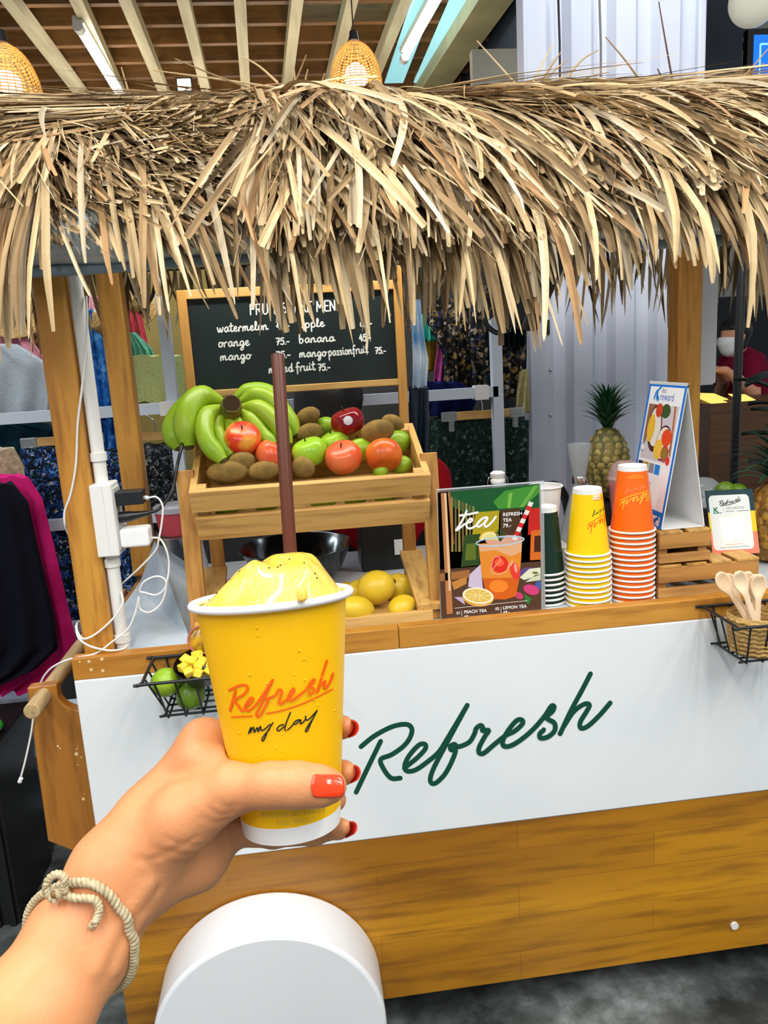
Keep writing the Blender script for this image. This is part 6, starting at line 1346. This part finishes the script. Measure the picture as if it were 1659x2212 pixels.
drape('flower_skirt', 'black and white flecked skirt hanging right of the rear left post', 'skirt', [(296, 392, 960), (298, 400, 1080), (304, 412, 1240)], 2.60, speckle('flecked_print', sr(20, 24, 28), [sr(90, 96, 100), sr(40, 46, 50), sr(150, 150, 150)], 130, pos=[.6, .8, .93]), .06, 5)
drape('beige_sweater', 'beige knit at the far left above the pink edged jacket', 'sweater', [(-70, 30, 970), (-70, 52, 1010), (-70, 60, 1060)], 2.40, plain('beige_knit', (196, 178, 150), (160, 140, 112), 80), .06, 3)
drape('pink_jacket', 'hot pink jacket showing round the edges of a black coat at the far left', 'jacket', [(-70, 62, 1028), (-70, 92, 1075), (-70, 118, 1180), (-70, 152, 1330), (-70, 168, 1400), (-70, 150, 1450), (-70, 60, 1492)], 2.30, plain('hot_pink_cloth', (226, 40, 130), (190, 24, 104), 10), .05, 4)
drape('black_coat', 'black navy coat hanging in front of the hot pink jacket', 'coat', [(-70, 28, 1045), (-70, 62, 1085), (-70, 84, 1180), (-70, 120, 1330), (-70, 128, 1395), (-70, 80, 1440), (-70, 10, 1472)], 2.22, plain('navy_black_cloth', (14, 16, 28)), .06, 3)
drape('folded_cloth', 'crumpled white cloth lying on the white shelf at the far left', 'cloth', [(-70, 105, 1492), (-70, 128, 1520), (-70, 125, 1560), (-70, 100, 1575)], 2.40, plain('white_cloth', (196, 206, 220), (166, 178, 196), 14), .18, 3, .02)
for i, (xa, xb, y, ya, dpt) in enumerate(((82, 190, 955, 2.55, 0), (306, 372, 944, 2.59, 0), (985, 1100, 899, 2.56, 0))):
    a, b = onY(xa, y, ya), onY(xb, y - 3, ya); t = thing('clip_hanger', ('wooden clip hanger at the far left holding the navy flower skirt', 'wooden clip hanger behind the rear left post', 'wooden clip hanger holding the dark green skirt right of the fruit stand')[i], 'hanger', (a + b) / 2, group='wooden clip hangers')
    MB().box((a[0], ya - .012, a[2] - .014), (b[0], ya + .004, a[2] + .014)).build('bar', M_pine, t, 0, bevel=.002)
    for e, s_ in ((a, -1), (b, 1)):
        xx = e[0]; MB().box((min(xx, xx + s_ * .05), ya - .016, a[2] - .016), (max(xx, xx + s_ * .05), ya + .008, a[2] + .016)).build('clip', M_frost, t, 0, bevel=.003); MB().box((xx + s_ * .018 - .008, ya - .018, a[2] - .05), (xx + s_ * .018 + .008, ya + .004, a[2] - .012)).build('clip_jaw', M_frost, t, 0, bevel=.002)
    m_ = (a + b) / 2; MB().tube(smooth_path([m_ + (0, 0, .012), m_ + (-.004, 0, .05), m_ + (-.03, 0, .075), m_ + (-.028, 0, .10)], 5), .0022, 6).build('hook', M_steel, t, 60)
def hat(label, x, y, Y, r_, rot):
    t = thing('straw_hat', label, 'hat', onY(x, y, Y), rot, 'straw hats')
    MB().lathe([(0, .075), (r_ * .35, .074), (r_ * .48, .06), (r_ * .52, 0), (r_ * .8, -.006), (r_, -.012), (r_, -.016), (r_ * .5, -.004), (r_ * .46, .056), (0, .07)], 40).build('weave', M_straw, t, 50, local=True)
    MB().lathe([(r_ * .525, .004), (r_ * .515, .026), (r_ * .500, .026), (r_ * .505, .004)], 40, closed=True).build('band', plain('hat_band', (60, 46, 30)), t, 50, local=True)
hat('straw hat hanging at the far left behind the thatch tips', 22, 655, 2.68, .115, (1.15, .35, .2)); hat('straw hat partly hidden behind the white conduit', 222, 705, 2.64, .07, (1.3, -.5, 0)); hat('straw hat rim showing right of the rear left post', 300, 662, 2.74, .06, (1.2, -.6, 0))
# right hand group
FLW = speckle('dark_flower_print', sr(14, 16, 18), [sr(44, 44, 40), sr(96, 84, 70), sr(150, 120, 60), sr(36, 50, 84), sr(180, 160, 140)], 80, pos=[.52, .66, .78, .86, .94])
drape('floral_dress', 'dark floral dress hanging just right of the chalkboard', 'dress', [(930, 1010, 640), (922, 1024, 700), (955, 1030, 760), (962, 1032, 848)], 2.78, FLW, .06, 4)
drape('floral_dress', 'dark floral dress hanging against the edge of the white corrugated panel', 'dress', [(1018, 1142, 620), (1010, 1138, 720), (1018, 1136, 800), (1022, 1132, 858)], 2.74, FLW, .07, 5)
drape('sheer_blouse', 'black sheer blouse in front of the dark floral dress near the corrugated panel', 'top', [(1060, 1142, 600), (1066, 1140, 680), (1080, 1132, 748)], 2.64, plain('black_sheer_cloth', (14, 24, 26)), .05, 5)
drape('teal_cloth', 'small teal green cloth right of the chalkboard', 'cloth', [(908, 940, 680), (914, 940, 735)], 2.80, plain('teal_cloth', (60, 170, 150)), .03, 2)
drape('purple_scarf', 'magenta purple scarf hanging below the teal cloth', 'scarf', [(945, 970, 745), (938, 968, 790), (936, 966, 822)], 2.82, plain('purple_cloth', (176, 70, 140)), .03, 2)
drape('mustard_cloth', 'dark mustard cloth behind the plastic bag', 'cloth', [(900, 944, 700), (902, 942, 800)], 2.86, plain('mustard_cloth', (128, 104, 16)), .03, 2)
drape('navy_blouse', 'navy blue garment folded over the right rack bar', 'top', [(915, 1000, 826), (918, 1030, 860), (918, 1015, 898)], 2.62, plain('navy_cloth', (16, 26, 80)), .06, 3)
drape('green_skirt', 'dark green flecked skirt hanging behind the tea menu', 'skirt', [(928, 1142, 905), (920, 1142, 980), (918, 1142, 1090), (915, 1142, 1180)], 2.60, speckle('dark_green_fleck', sr(16, 34, 30), [sr(40, 66, 58), sr(24, 48, 42), sr(96, 120, 108)], 120, pos=[.6, .8, .95]), .07, 7)
drape('cream_garment', 'cream garment edge beside the white corrugated panel', 'garment', [(1122, 1140, 800), (1114, 1142, 850), (1112, 1142, 890)], 2.70, plain('cream_cloth', (196, 186, 130)), .04, 2)
drape('plastic_bag', 'blue and clear plastic bag hanging beside the right frame of the chalkboard', 'bag', [(886, 908, 650), (888, 914, 720), (890, 924, 775), (890, 920, 835)], 2.05, mat('blue_clear_film', sr(90, 150, 200), .2, alpha=.75, c2=sr(214, 226, 236), scale=9), .03, 2)
drape('rubbish_bag', 'dark blue black plastic sack behind the right side of the fruit stand', 'bag', [(884, 926, 838), (884, 928, 900), (884, 926, 1000), (882, 922, 1100)], 2.10, mat('dark_blue_film', sr(18, 30, 44), .25), .05, 2)
bk = thing('plastic_crate', 'tall black plastic basket on the floor at the far left edge', 'basket', (-1.05, 2.13, 0))
for i in range(9): MB().box((-1.22 + i * .04, 1.975, .0), (-1.205 + i * .04, 1.985, .51)).build('rib', M_black, bk, 0)
MB().box((-1.23, 1.985, 0), (-.875, 2.26, .50)).build('tub', M_black, bk, 0); MB().box((-1.24, 1.965, .50), (-.865, 2.27, .535)).build('rim', M_black, bk, 0, bevel=.004)
gp = thing('green_packet', 'bright green packet lying on the black basket', 'packet', (-.93, 2.05, .536)); MB().ball((-.935, 2.05, .560), (.07, .06, .024), nu=20, nv=10).build('wrapper', mat('green_wrapper', sr(30, 170, 50), .25), gp, 60); MB().box((-.915, 1.992, .552), (-.89, 1.996, .572)).build('label_patch', M_paper, gp, 0)

# ------------------------------------------------------------------ white corrugated panel behind the cart
cp_ = thing('corrugated_panel', 'tall white corrugated metal panel standing behind the cart on the right', 'panel', (1.19, 2.8, 0))
M_corr = mat('white_sheet_metal', sr(206, 210, 222), .45, c2=sr(190, 196, 212), scale=2, stretch=(3, 3, .3))
X0, X1 = .872, 1.478; pr_ = []; x = X0
while x < X1 - .05: pr_ += [(x, 2.80), (x + .070, 2.80), (x + .092, 2.832), (x + .138, 2.832)]; x += .160
pr_ = [p for p in pr_ if p[0] < X1] + [(X1, 2.80)]
mb = MB(); mb.prism([(a, b, 0) for a, b in pr_] + [(X1, 2.86, 0), (X0, 2.86, 0)], (0, 0, 3.6)); mb.build('sheet', M_corr, cp_, 0)
MB().box((X1, 2.775, 0), (X1 + .028, 2.87, 3.6)).build('corner_trim', M_corr, cp_, 0, bevel=.006); MB().box((X0 - .012, 2.79, 0), (X0, 2.87, 3.6)).build('corner_trim', M_corr, cp_, 0, bevel=.004)
a = onY(1182, 707, 2.798); MB().box((a[0] - .008, 2.792, a[2] - .026), (a[0] + .008, 2.7995, a[2] + .026)).build('switch', M_black, cp_, 0)
for px_ in (1205, 1294):
    a, b = onY(px_, -30, 2.79), onY(px_ + 3, 215, 2.79); MB().tube([a, (a + b) / 2 + (.004, 0, 0), b + (0, 0, -.6)], .004, 6).build('cable', M_black if px_ < 1250 else mat('grey_cable', (.2, .2, .2), .5), cp_, 60)
for y in (800, 897): a = onY(1190, y, 2.797); MB().ball(a, .006, nu=10, nv=6).build('screw', M_steel, cp_, 60)

# ------------------------------------------------------------------ lamps overhead
def fluor(label, p, q, tube_c, estr, r_=.021):
    p, q = np.array(p), np.array(q); d = norm(q - p); t = thing('fluorescent_light', label, 'light', (p + q) / 2); up = np.array((0, 0, 1.0))
    MB().beam(p + up * .045, q + up * .045, .06, .035).build('batten', mat('batten_grey', (.5, .5, .45), .5), t, 0)
    MB().cyl(p + d * .03, q - d * .03, r_, n=14).build('tube', mat('lit_tube', (.9, .9, .9), .3, emit=tube_c, estr=estr), t, 60)
    for a, b in ((p - d * .03, p + d * .035), (q + d * .03, q - d * .035)): MB().cyl(a, b, r_ * 1.35, n=14).build('end_cap', mat('cap_grey', (.4, .4, .38), .5), t, 40)
fluor('bright white fluorescent tube under the grey joists at the upper left', onZ(170, 60, 3.36), onZ(270, 226, 3.36), (1.0, .98, .92), 14)
fluor('bluish fluorescent tube beside the olive ceiling beam', onZ(958, -25, 3.38), onZ(874, 126, 3.38), (.75, .92, 1.0), 12)
fl = thing('flood_lamp', 'small lit square flood lamp hanging under the ceiling joists', 'lamp', onY(398, 183, 6.0)); c = onY(398, 183, 6.0)
MB().box(c - (.045, .01, .035), c + (.045, .0, .035)).build('lens', mat('lit_lens', (.9, .85, .7), .4, emit=(1, .9, .68), estr=9), fl, 0); MB().box(c - (.055, 0, .045), c + (.055, .03, .045)).build('housing', M_black, fl, 0); MB().cyl(c + (.1, .0, 0), (c[0] + .1, c[1], 3.46), .006, n=8).build('hanger', M_joist, fl, 60)
M_wick = mat('woven_rattan', sr(224, 168, 90), .6, emit=sr(240, 150, 50), estr=.30)
def pendant(label, x, y, Y, r_, zc_):
    c = onY(x, y, Y); t = thing('pendant_lamp', label, 'lamp', c, group='woven pendant lamps')
    prof = lambda u: (r_ * math.sqrt(max(0, 1 - (1 - u) ** 2.3)) * (1 - .05 * max(0, u - .8) / .2), r_ * 1.85 * (1 - u) ** 1.0 - r_ * .85)
    sh = MB()
    for i in range(30):
        a = 2 * math.pi * i / 30; sh.tube([(c[0] + max(.012, prof(u)[0]) * math.cos(a), c[1] + max(.012, prof(u)[0]) * math.sin(a), c[2] + prof(u)[1]) for u in np.linspace(.03, 1, 9)], .0022, 5)
    for u in np.linspace(.10, 1, 19):
        rr, zz = prof(u); sh.tube([(c[0] + rr * math.cos(q), c[1] + rr * math.sin(q), c[2] + zz) for q in np.linspace(0, 2 * math.pi, 31)[:-1]], .0026, 5, closed=True)
    sh.build('shade', M_wick, t, 60)
    MB().ball(c + (0, 0, -r_ * .25), (r_ * .46, r_ * .46, r_ * .50), nu=18, nv=12).build('bulb', mat('lit_bulb', (1, .95, .8), .3, emit=(1, .90, .66), estr=14), t, 60)
    MB().cyl(c + (0, 0, r_ * 1.02), c + (0, 0, r_ * 1.35), .024, .018, 14).build('socket', M_black, t, 40); MB().cyl(c + (0, 0, r_ * 1.3), (c[0], c[1], 3.46), .0035, n=6).build('cord', M_black, t, 60)
pendant('lit woven rattan pendant lamp at the left edge of the picture', 14, 172, 3.25, .122, 0); pendant('lit woven rattan pendant lamp above the middle of the thatch', 768, 152, 3.9, .122, 0)
gl = thing('globe_lamp', 'pale glass globe lamp at the top right corner', 'lamp', onY(1628, 2, 3.9)); c = onY(1628, 2, 3.9)
MB().ball(c, .115, nu=32, nv=20).build('globe', mat('milk_glass', sr(228, 224, 200), .15, emit=(1, .95, .8), estr=.25), gl, 80); MB().cyl(c + (0, 0, .11), c + (0, 0, .17), .04, n=20).build('collar', M_black, gl, 40)
tv = thing('wall_screen', 'wall mounted black screen with a bright blue picture at the right edge', 'screen', onY(1660, 120, 4.5)); s0_ = onY(1612, 64, 4.5); s1_ = onY(1612, 215, 4.5)
MB().box((s0_[0], 4.48, s1_[2]), (s0_[0] + .75, 4.53, s0_[2])).build('casing', M_black, tv, 0, bevel=.006)
MB().box((s0_[0] + .035, 4.4785, s1_[2] + .03), (s0_[0] + .72, 4.480, s0_[2] - .035)).build('display', mat('blue_display', (.01, .1, .6), .3, emit=(.01, .20, .95), estr=.9), tv, 0)
fr = MB()
for a_, b_ in (((.075, .06), (.075, .40)), ((.075, .06), (.66, .06)), ((.66, .06), (.66, .40)), ((.075, .40), (.66, .40))): fr.beam((s0_[0] + a_[0], 4.478, s0_[2] - .035 - a_[1] * .8), (s0_[0] + b_[0], 4.478, s0_[2] - .035 - b_[1] * .8), .010, .001, hint=(0, 1, 0))
fr.build('display_frame', mat('pale_blue_line', (.3, .7, .9), .3, emit=(.3, .75, 1), estr=.9), tv, 0)
for (y0_, y1_) in ((72, 72), (100, 100)): a, b = onY(1525, y0_, 4.6), onY(1618, y1_, 4.56); MB().beam(a, b, .03, .035).build('bracket_arm', M_black, tv, 0)
a, b = onY(1578, 100, 4.57), onY(1578, 200, 4.57); MB().beam(a, b, .03, .03, hint=(1, 0, 0)).build('bracket_arm', M_black, tv, 0)
a = onY(1524, 70, 4.62); MB().prism([a + (0, 0, -.06), a + (.12, -.02, 0), a + (.12, -.02, .085), a + (0, 0, .02)], (0, .03, 0)).build('bracket_plate', M_black, tv, 0)
for q in ([(1566, 80), (1560, 105), (1545, 115), (1524, 108)], [(1570, 85), (1574, 110), (1580, 140), (1578, 165)], [(1595, 65), (1582, 100), (1576, 130)], [(1574, 140), (1555, 150), (1524, 142)]): MB().tube(smooth_path([onY(x, y, 4.52) for x, y in q], 5), .008, 6).build('lead', mat('grey_lead', (.10, .11, .11), .5), tv, 60)
bl_ = thing('hanging_lamp', 'glossy black lamp head hanging under the roof right of the chalkboard', 'lamp', onY(1150, 606, 1.9), (.5, .35, 0)); bl_.scale = (1.5, 1.5, 1.35)
MB().lathe([(0, .09), (.030, .088), (.038, .06), (.040, -.05), (.044, -.075), (.038, -.075), (.034, -.05), (0, -.045)], 28).build('shade', mat('gloss_black', (.008, .009, .01), .08), bl_, 50, local=True); MB().cyl((0, 0, .085), (0, .01, .25), .006, n=8).build('stem', M_black, bl_, 40, local=True); MB().tube(smooth_path([(-.03, 0, -.07), (-.045, 0, -.10), (-.02, 0, -.115), (0, 0, -.10)], 5), .005, 8).build('hook', M_black, bl_, 40, local=True)

# ------------------------------------------------------------------ the people behind
def figure(name, label, fn, lo, hi, h, m):
    v, f = surface_net(fn, lo, hi, h); v = relax(v, f, 2); mb = MB(); mb.add(v, [tuple(map(int, q)) for q in f]); return tag(mb.build(name, m, None, 80), label, 'person')
def wchain(P, pts, k=.02):
    d = None; Q = [(np.array(p[:3], float), p[3]) for p in pts]
    for (a, ra), (b, rb) in zip(Q[:-1], Q[1:]): e = seg_sd(P, a, b, ra, rb); d = e if d is None else smin(d, e, k)
    return d
HX, HY, HZ = 2.955, 5.0, 1.47
TOR = [(3.02, 5.02, 1.33, .075), (3.05, 5.02, 1.25, .125), (3.10, 5.02, 1.08, .125), (3.12, 5.02, .93, .13)]
def pers(P):
    hd_ = seg_sd(P, np.array((HX - .012, HY, HZ - .045)), np.array((HX + .012, HY, HZ + .035)), .072, .092); hd_ = smin(hd_, seg_sd(P, np.array((HX - .09, HY, HZ - .015)), np.array((HX - .075, HY, HZ + .01)), .012, .008), .02)
    for s_ in (-1, 1): hd_ = smin(hd_, seg_sd(P, np.array((HX + .012, HY + s_ * .088, HZ - .02)), np.array((HX + .016, HY + s_ * .090, HZ + .015)), .014, .016), .008)
    d = smin(hd_, wchain(P, [(HX + .03, HY, HZ - .08, .05), (3.0, 5.01, 1.36, .055)]), .03); d = smin(d, wchain(P, TOR, .05), .04)
    for s_ in (-1, 1): d = smin(d, wchain(P, [(3.03, 5.02 + s_ * .16, 1.30, .058), (2.99, 5.0 + s_ * .19, 1.10, .045), (2.86, 4.86 + s_ * .09, 1.20, .036), (2.775, 4.82 + s_ * .05, 1.265, .027)], .02), .03)
    for s_ in (-1, 1):
        b = np.array((2.765, 4.82 + s_ * .05, 1.268)); d = smin(d, wchain(P, [(b[0], b[1], b[2], .027), (b[0] - .045, b[1] - .005, b[2] + .004, .026)], .01), .015)
        for j in range(4): y = b[1] + (j - 1.5) * .017; d = smin(d, wchain(P, [(b[0] - .05, y, b[2] + .006, .0095), (b[0] - .085 - .004 * (1.5 - abs(j - 1.5)), y, b[2] - .004, .009), (b[0] - .10 - .006 * (1.5 - abs(j - 1.5)), y, b[2] - .026, .0085)], .004), .006)
        d = smin(d, wchain(P, [(b[0] - .01, b[1] - s_ * .02, b[2] + .012, .012), (b[0] - .045, b[1] - s_ * .042, b[2] + .010, .010), (b[0] - .07, b[1] - s_ * .040, b[2] - .006, .009)], .005), .008)
        d = smin(d, wchain(P, [(3.12, 5.02 + s_ * .08, .90, .095), (3.11, 5.02 + s_ * .09, .48, .062), (3.14, 5.02 + s_ * .09, .08, .042), (3.04, 5.02 + s_ * .09, .035, .035)], .03), .03)
    return d
M_skin2 = mat('light_skin', sr(220, 160, 124), .5, c2=sr(206, 144, 110), scale=10)
ps = figure('person', 'person in maroon top and white face mask bending over a lit counter', pers, np.array((2.60, 4.70, -.01)), np.array((3.30, 5.32, 1.62)), .011, M_skin2)
def shell(parent, name, fn, lo, hi, h, m):
    v, f = surface_net(fn, lo, hi, h); v = relax(v, f, 2); mb = MB(); mb.add(v, [tuple(map(int, q)) for q in f]); return mb.build(name, m, parent, 80)
shell(ps, 'hair', lambda P: np.maximum(seg_sd(P, np.array((HX + .0, HY, HZ - .03)), np.array((HX + .016, HY, HZ + .04)), .090, .104), np.minimum(HX - .020 - P[:, 0], HZ + .050 - P[:, 2])), np.array((2.8, 4.85, 1.33)), np.array((3.12, 5.15, 1.66)), .010, mat('black_hair', (.01, .009, .009), .5))
shell(ps, 'face_mask', lambda P: np.maximum(np.maximum(seg_sd(P, np.array((HX - .022, HY, HZ - .055)), np.array((HX - .030, HY, HZ - .025)), .072, .078), P[:, 0] - (HX - .015)), P[:, 2] - (HZ + .008)), np.array((2.82, 4.88, 1.32)), np.array((2.96, 5.12, 1.50)), .008, mat('white_mask', (.8, .8, .8), .7))
def shirt(P):
    d = wchain(P, [(p[0], p[1], p[2], p[3] + .014) for p in TOR], .05)
    for s_ in (-1, 1): d = smin(d, wchain(P, [(3.03, 5.02 + s_ * .15, 1.305, .074), (3.0, 5.01 + s_ * .185, 1.18, .064)], .02), .04)
    return d
shell(ps, 'maroon_top', shirt, np.array((2.85, 4.72, .76)), np.array((3.36, 5.32, 1.46)), .012, plain('maroon_cloth', (120, 16, 46)))
def trs(P):
    d = None
    for s_ in (-1, 1):
        e = wchain(P, [(3.12, 5.02 + s_ * .075, .92, .115), (3.115, 5.02 + s_ * .09, .48, .08), (3.14, 5.02 + s_ * .09, .10, .062)], .03); d = e if d is None else smin(d, e, .03)
    return d
shell(ps, 'trousers', trs, np.array((2.95, 4.75, .02)), np.array((3.34, 5.30, 1.08)), .013, plain('dark_trousers', (30, 34, 40)))
# vendor behind the stand, head bowed
V0 = onY(703, 888, 2.33); SR_ = onY(930, 1035, 2.33); VX, VZ = V0[0], V0[2]
def vend(P):
    d = seg_sd(P, V0 + (0, 0, -.03), V0 + (.012, .01, .03), .078, .09); d = smin(d, wchain(P, [(VX + .03, 2.33, VZ - .07, .05), (VX + .07, 2.33, VZ - .15, .06)]), .03)
    d = smin(d, wchain(P, [(VX + .10, 2.33, VZ - .24, .11), (VX + .14, 2.33, VZ - .40, .11), (VX + .16, 2.33, .92, .12)], .05), .04)
    for x0_, sx in ((VX - .08, -1), (SR_[0], 1)): d = smin(d, wchain(P, [(VX + .10, 2.33, VZ - .20, .07), (x0_ - sx * .01, 2.33, SR_[2], .055), (x0_ + sx * .03, 2.30, VZ - .44, .042), (x0_ - sx * .06, 2.25, VZ - .56, .030), (x0_ - sx * .09, 2.24, VZ - .57, .028)], .02), .03)
    for s_ in (-1, 1): d = smin(d, wchain(P, [(VX + .16 + s_ * .08, 2.33, .90, .10), (VX + .16 + s_ * .09, 2.33, .48, .062), (VX + .16 + s_ * .09, 2.34, .07, .042), (VX + .16 + s_ * .10, 2.25, .035, .035)], .03), .03)
    return d
vd = figure('person', 'person with black hair and a red top bowing the head behind the fruit stand', vend, np.array((VX - .26, 2.12, -.01)), np.array((SR_[0] + .16, 2.50, VZ + .16)), .012, M_skin2)
shell(vd, 'hair', lambda P: np.maximum(seg_sd(P, V0 + (0, .0, -.02), V0 + (.012, .006, .04), .096, .106), VZ - .06 - P[:, 2]), V0 - .17, V0 + .18, .010, bpy.data.materials['black_hair'])
def vshirt(P):
    d = wchain(P, [(VX + .10, 2.33, VZ - .24, .125), (VX + .14, 2.33, VZ - .40, .125), (VX + .16, 2.33, .97, .135)], .05)
    for x0_, sx in ((VX - .08, -1), (SR_[0], 1)): d = smin(d, wchain(P, [(VX + .10, 2.33, VZ - .20, .085), (x0_ - sx * .01, 2.33, SR_[2], .070), (x0_ + sx * .02, 2.315, VZ - .36, .062)], .02), .04)
    return d
shell(vd, 'red_top', vshirt, np.array((VX - .28, 2.12, .80)), np.array((SR_[0] + .18, 2.52, VZ + .02)), .012, plain('red_cloth', (170, 14, 26)))
shell(vd, 'trousers', lambda P: np.minimum(*[wchain(P, [(VX + .16 + s_ * .07, 2.33, .90, .118), (VX + .16 + s_ * .09, 2.33, .48, .08), (VX + .16 + s_ * .09, 2.34, .10, .06)], .03) for s_ in (-1, 1)]), np.array((VX - .12, 2.12, .02)), np.array((VX + .45, 2.52, 1.04)), .014, bpy.data.materials['dark_trousers'])
# lit counter, plants, pole and white board at the right
lc = thing('counter', 'dark wooden counter with bright yellow lit sheets at the far right', 'counter', (3.0, 4.55, 0)); p0 = onY(1535, 905, 4.3)
MB().box((p0[0], 4.3, 0), (p0[0] + 1.3, 4.75, 1.10)).build('counter_body', wood('dark_counter_wood', sr(110, 70, 36), sr(70, 42, 20), 'X', 4), lc, 0)
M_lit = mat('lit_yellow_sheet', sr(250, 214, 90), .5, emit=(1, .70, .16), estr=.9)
for (xa, xb, y0_, y1_) in ((1534, 1570, 4.31, 4.58), (1576, 1622, 4.50, 4.72), (1600, 1640, 4.32, 4.48)): a, b = onZ(xa, 872, 1.10), onZ(xb, 872, 1.10); a_ = p0[0] + (xa - 1532) * .0028; MB().prism([(a_, y0_, 1.101), (a_ + .10, y0_, 1.101), (a_ + .13, y1_, 1.125), (a_ + .02, y1_, 1.135)], (0, 0, .004)).build('lit_sheet', M_lit, lc, 0)
pl = thing('leafy_plant', 'dark broad leaved plant beyond the tent sign at the right', 'plant', (2.02, 2.75, 0)); MB().lathe([(0, 0), (.12, 0), (.15, .28), (.155, .30), (.14, .30), (.13, .27), (0, .26)], 28, np.array(Matrix.Translation((2.02, 2.75, 0)))).build('plant_pot', M_black, pl, 40)
M_leaf = mat('dark_leaf', sr(14, 40, 26), .35, c2=sr(8, 26, 18), scale=8); r9 = random.Random(4)
for i in range(26):
    a = i * 2.399; H_ = .72 + .50 * (i / 26) + r9.uniform(-.06, .06); el_ = r9.uniform(.35, 1.0); L = r9.uniform(.22, .36); base = np.array((2.02, 2.75, .27)); q = smooth_path([base, base + (.03 * math.cos(a), .03 * math.sin(a), H_ * .5), base + (.10 * math.cos(a), .10 * math.sin(a), H_ * .85)], 4); tip = q[-1]; rows = []
    d = np.array((math.cos(a) * math.sin(el_ + .3), math.sin(a) * math.sin(el_ + .3), math.cos(el_ + .3))); s_ = norm(np.cross(d, (0, 0, 1)))
    for k in range(8): u = k / 7; w = .060 * math.sin(math.pi * min(1, u * .92 + .06)) ** .8; c = tip + d * L * u - np.array((0, 0, .18 * L * u * u * 2)); rows.append([c - s_ * w + (0, 0, .012), c, c + s_ * w + (0, 0, .012)])
    mb = MB(); mb.grid(rows); mb.tube(q, .004, 6); mb.build('leaf', M_leaf, pl, 60, solid=.0012)
bp2 = thing('black_pole', 'slim black pole standing in front of the masked person', 'pole', (2.0, 3.2, 0)); a, b = onY(1609, 560, 3.2), onY(1588, 900, 3.2); MB().cyl((b[0], 3.2, 0), (b[0] + .01, 3.2, 2.3), .018, n=14).build('shaft', M_black, bp2, 60); MB().cyl((b[0], 3.2, 0), (b[0], 3.2, .03), .10, n=28).build('foot', M_black, bp2, 40)
a, b = onY(1500, 590, 2.28), onY(1545, 830, 2.28)
wbd = thing('hanging_board', 'narrow white board hanging beside the rear right post', 'board', a); MB().box((a[0], 2.27, b[2]), (onY(1541, 700, 2.28)[0], 2.285, 1.80)).build('board_face', M_paper, wbd, 0, bevel=.002); MB().box((a[0] + .004, 2.287, b[2] + .004), (onY(1544, 700, 2.30)[0], 2.298, 1.795)).build('backing_sheet', M_paper, wbd, 0)
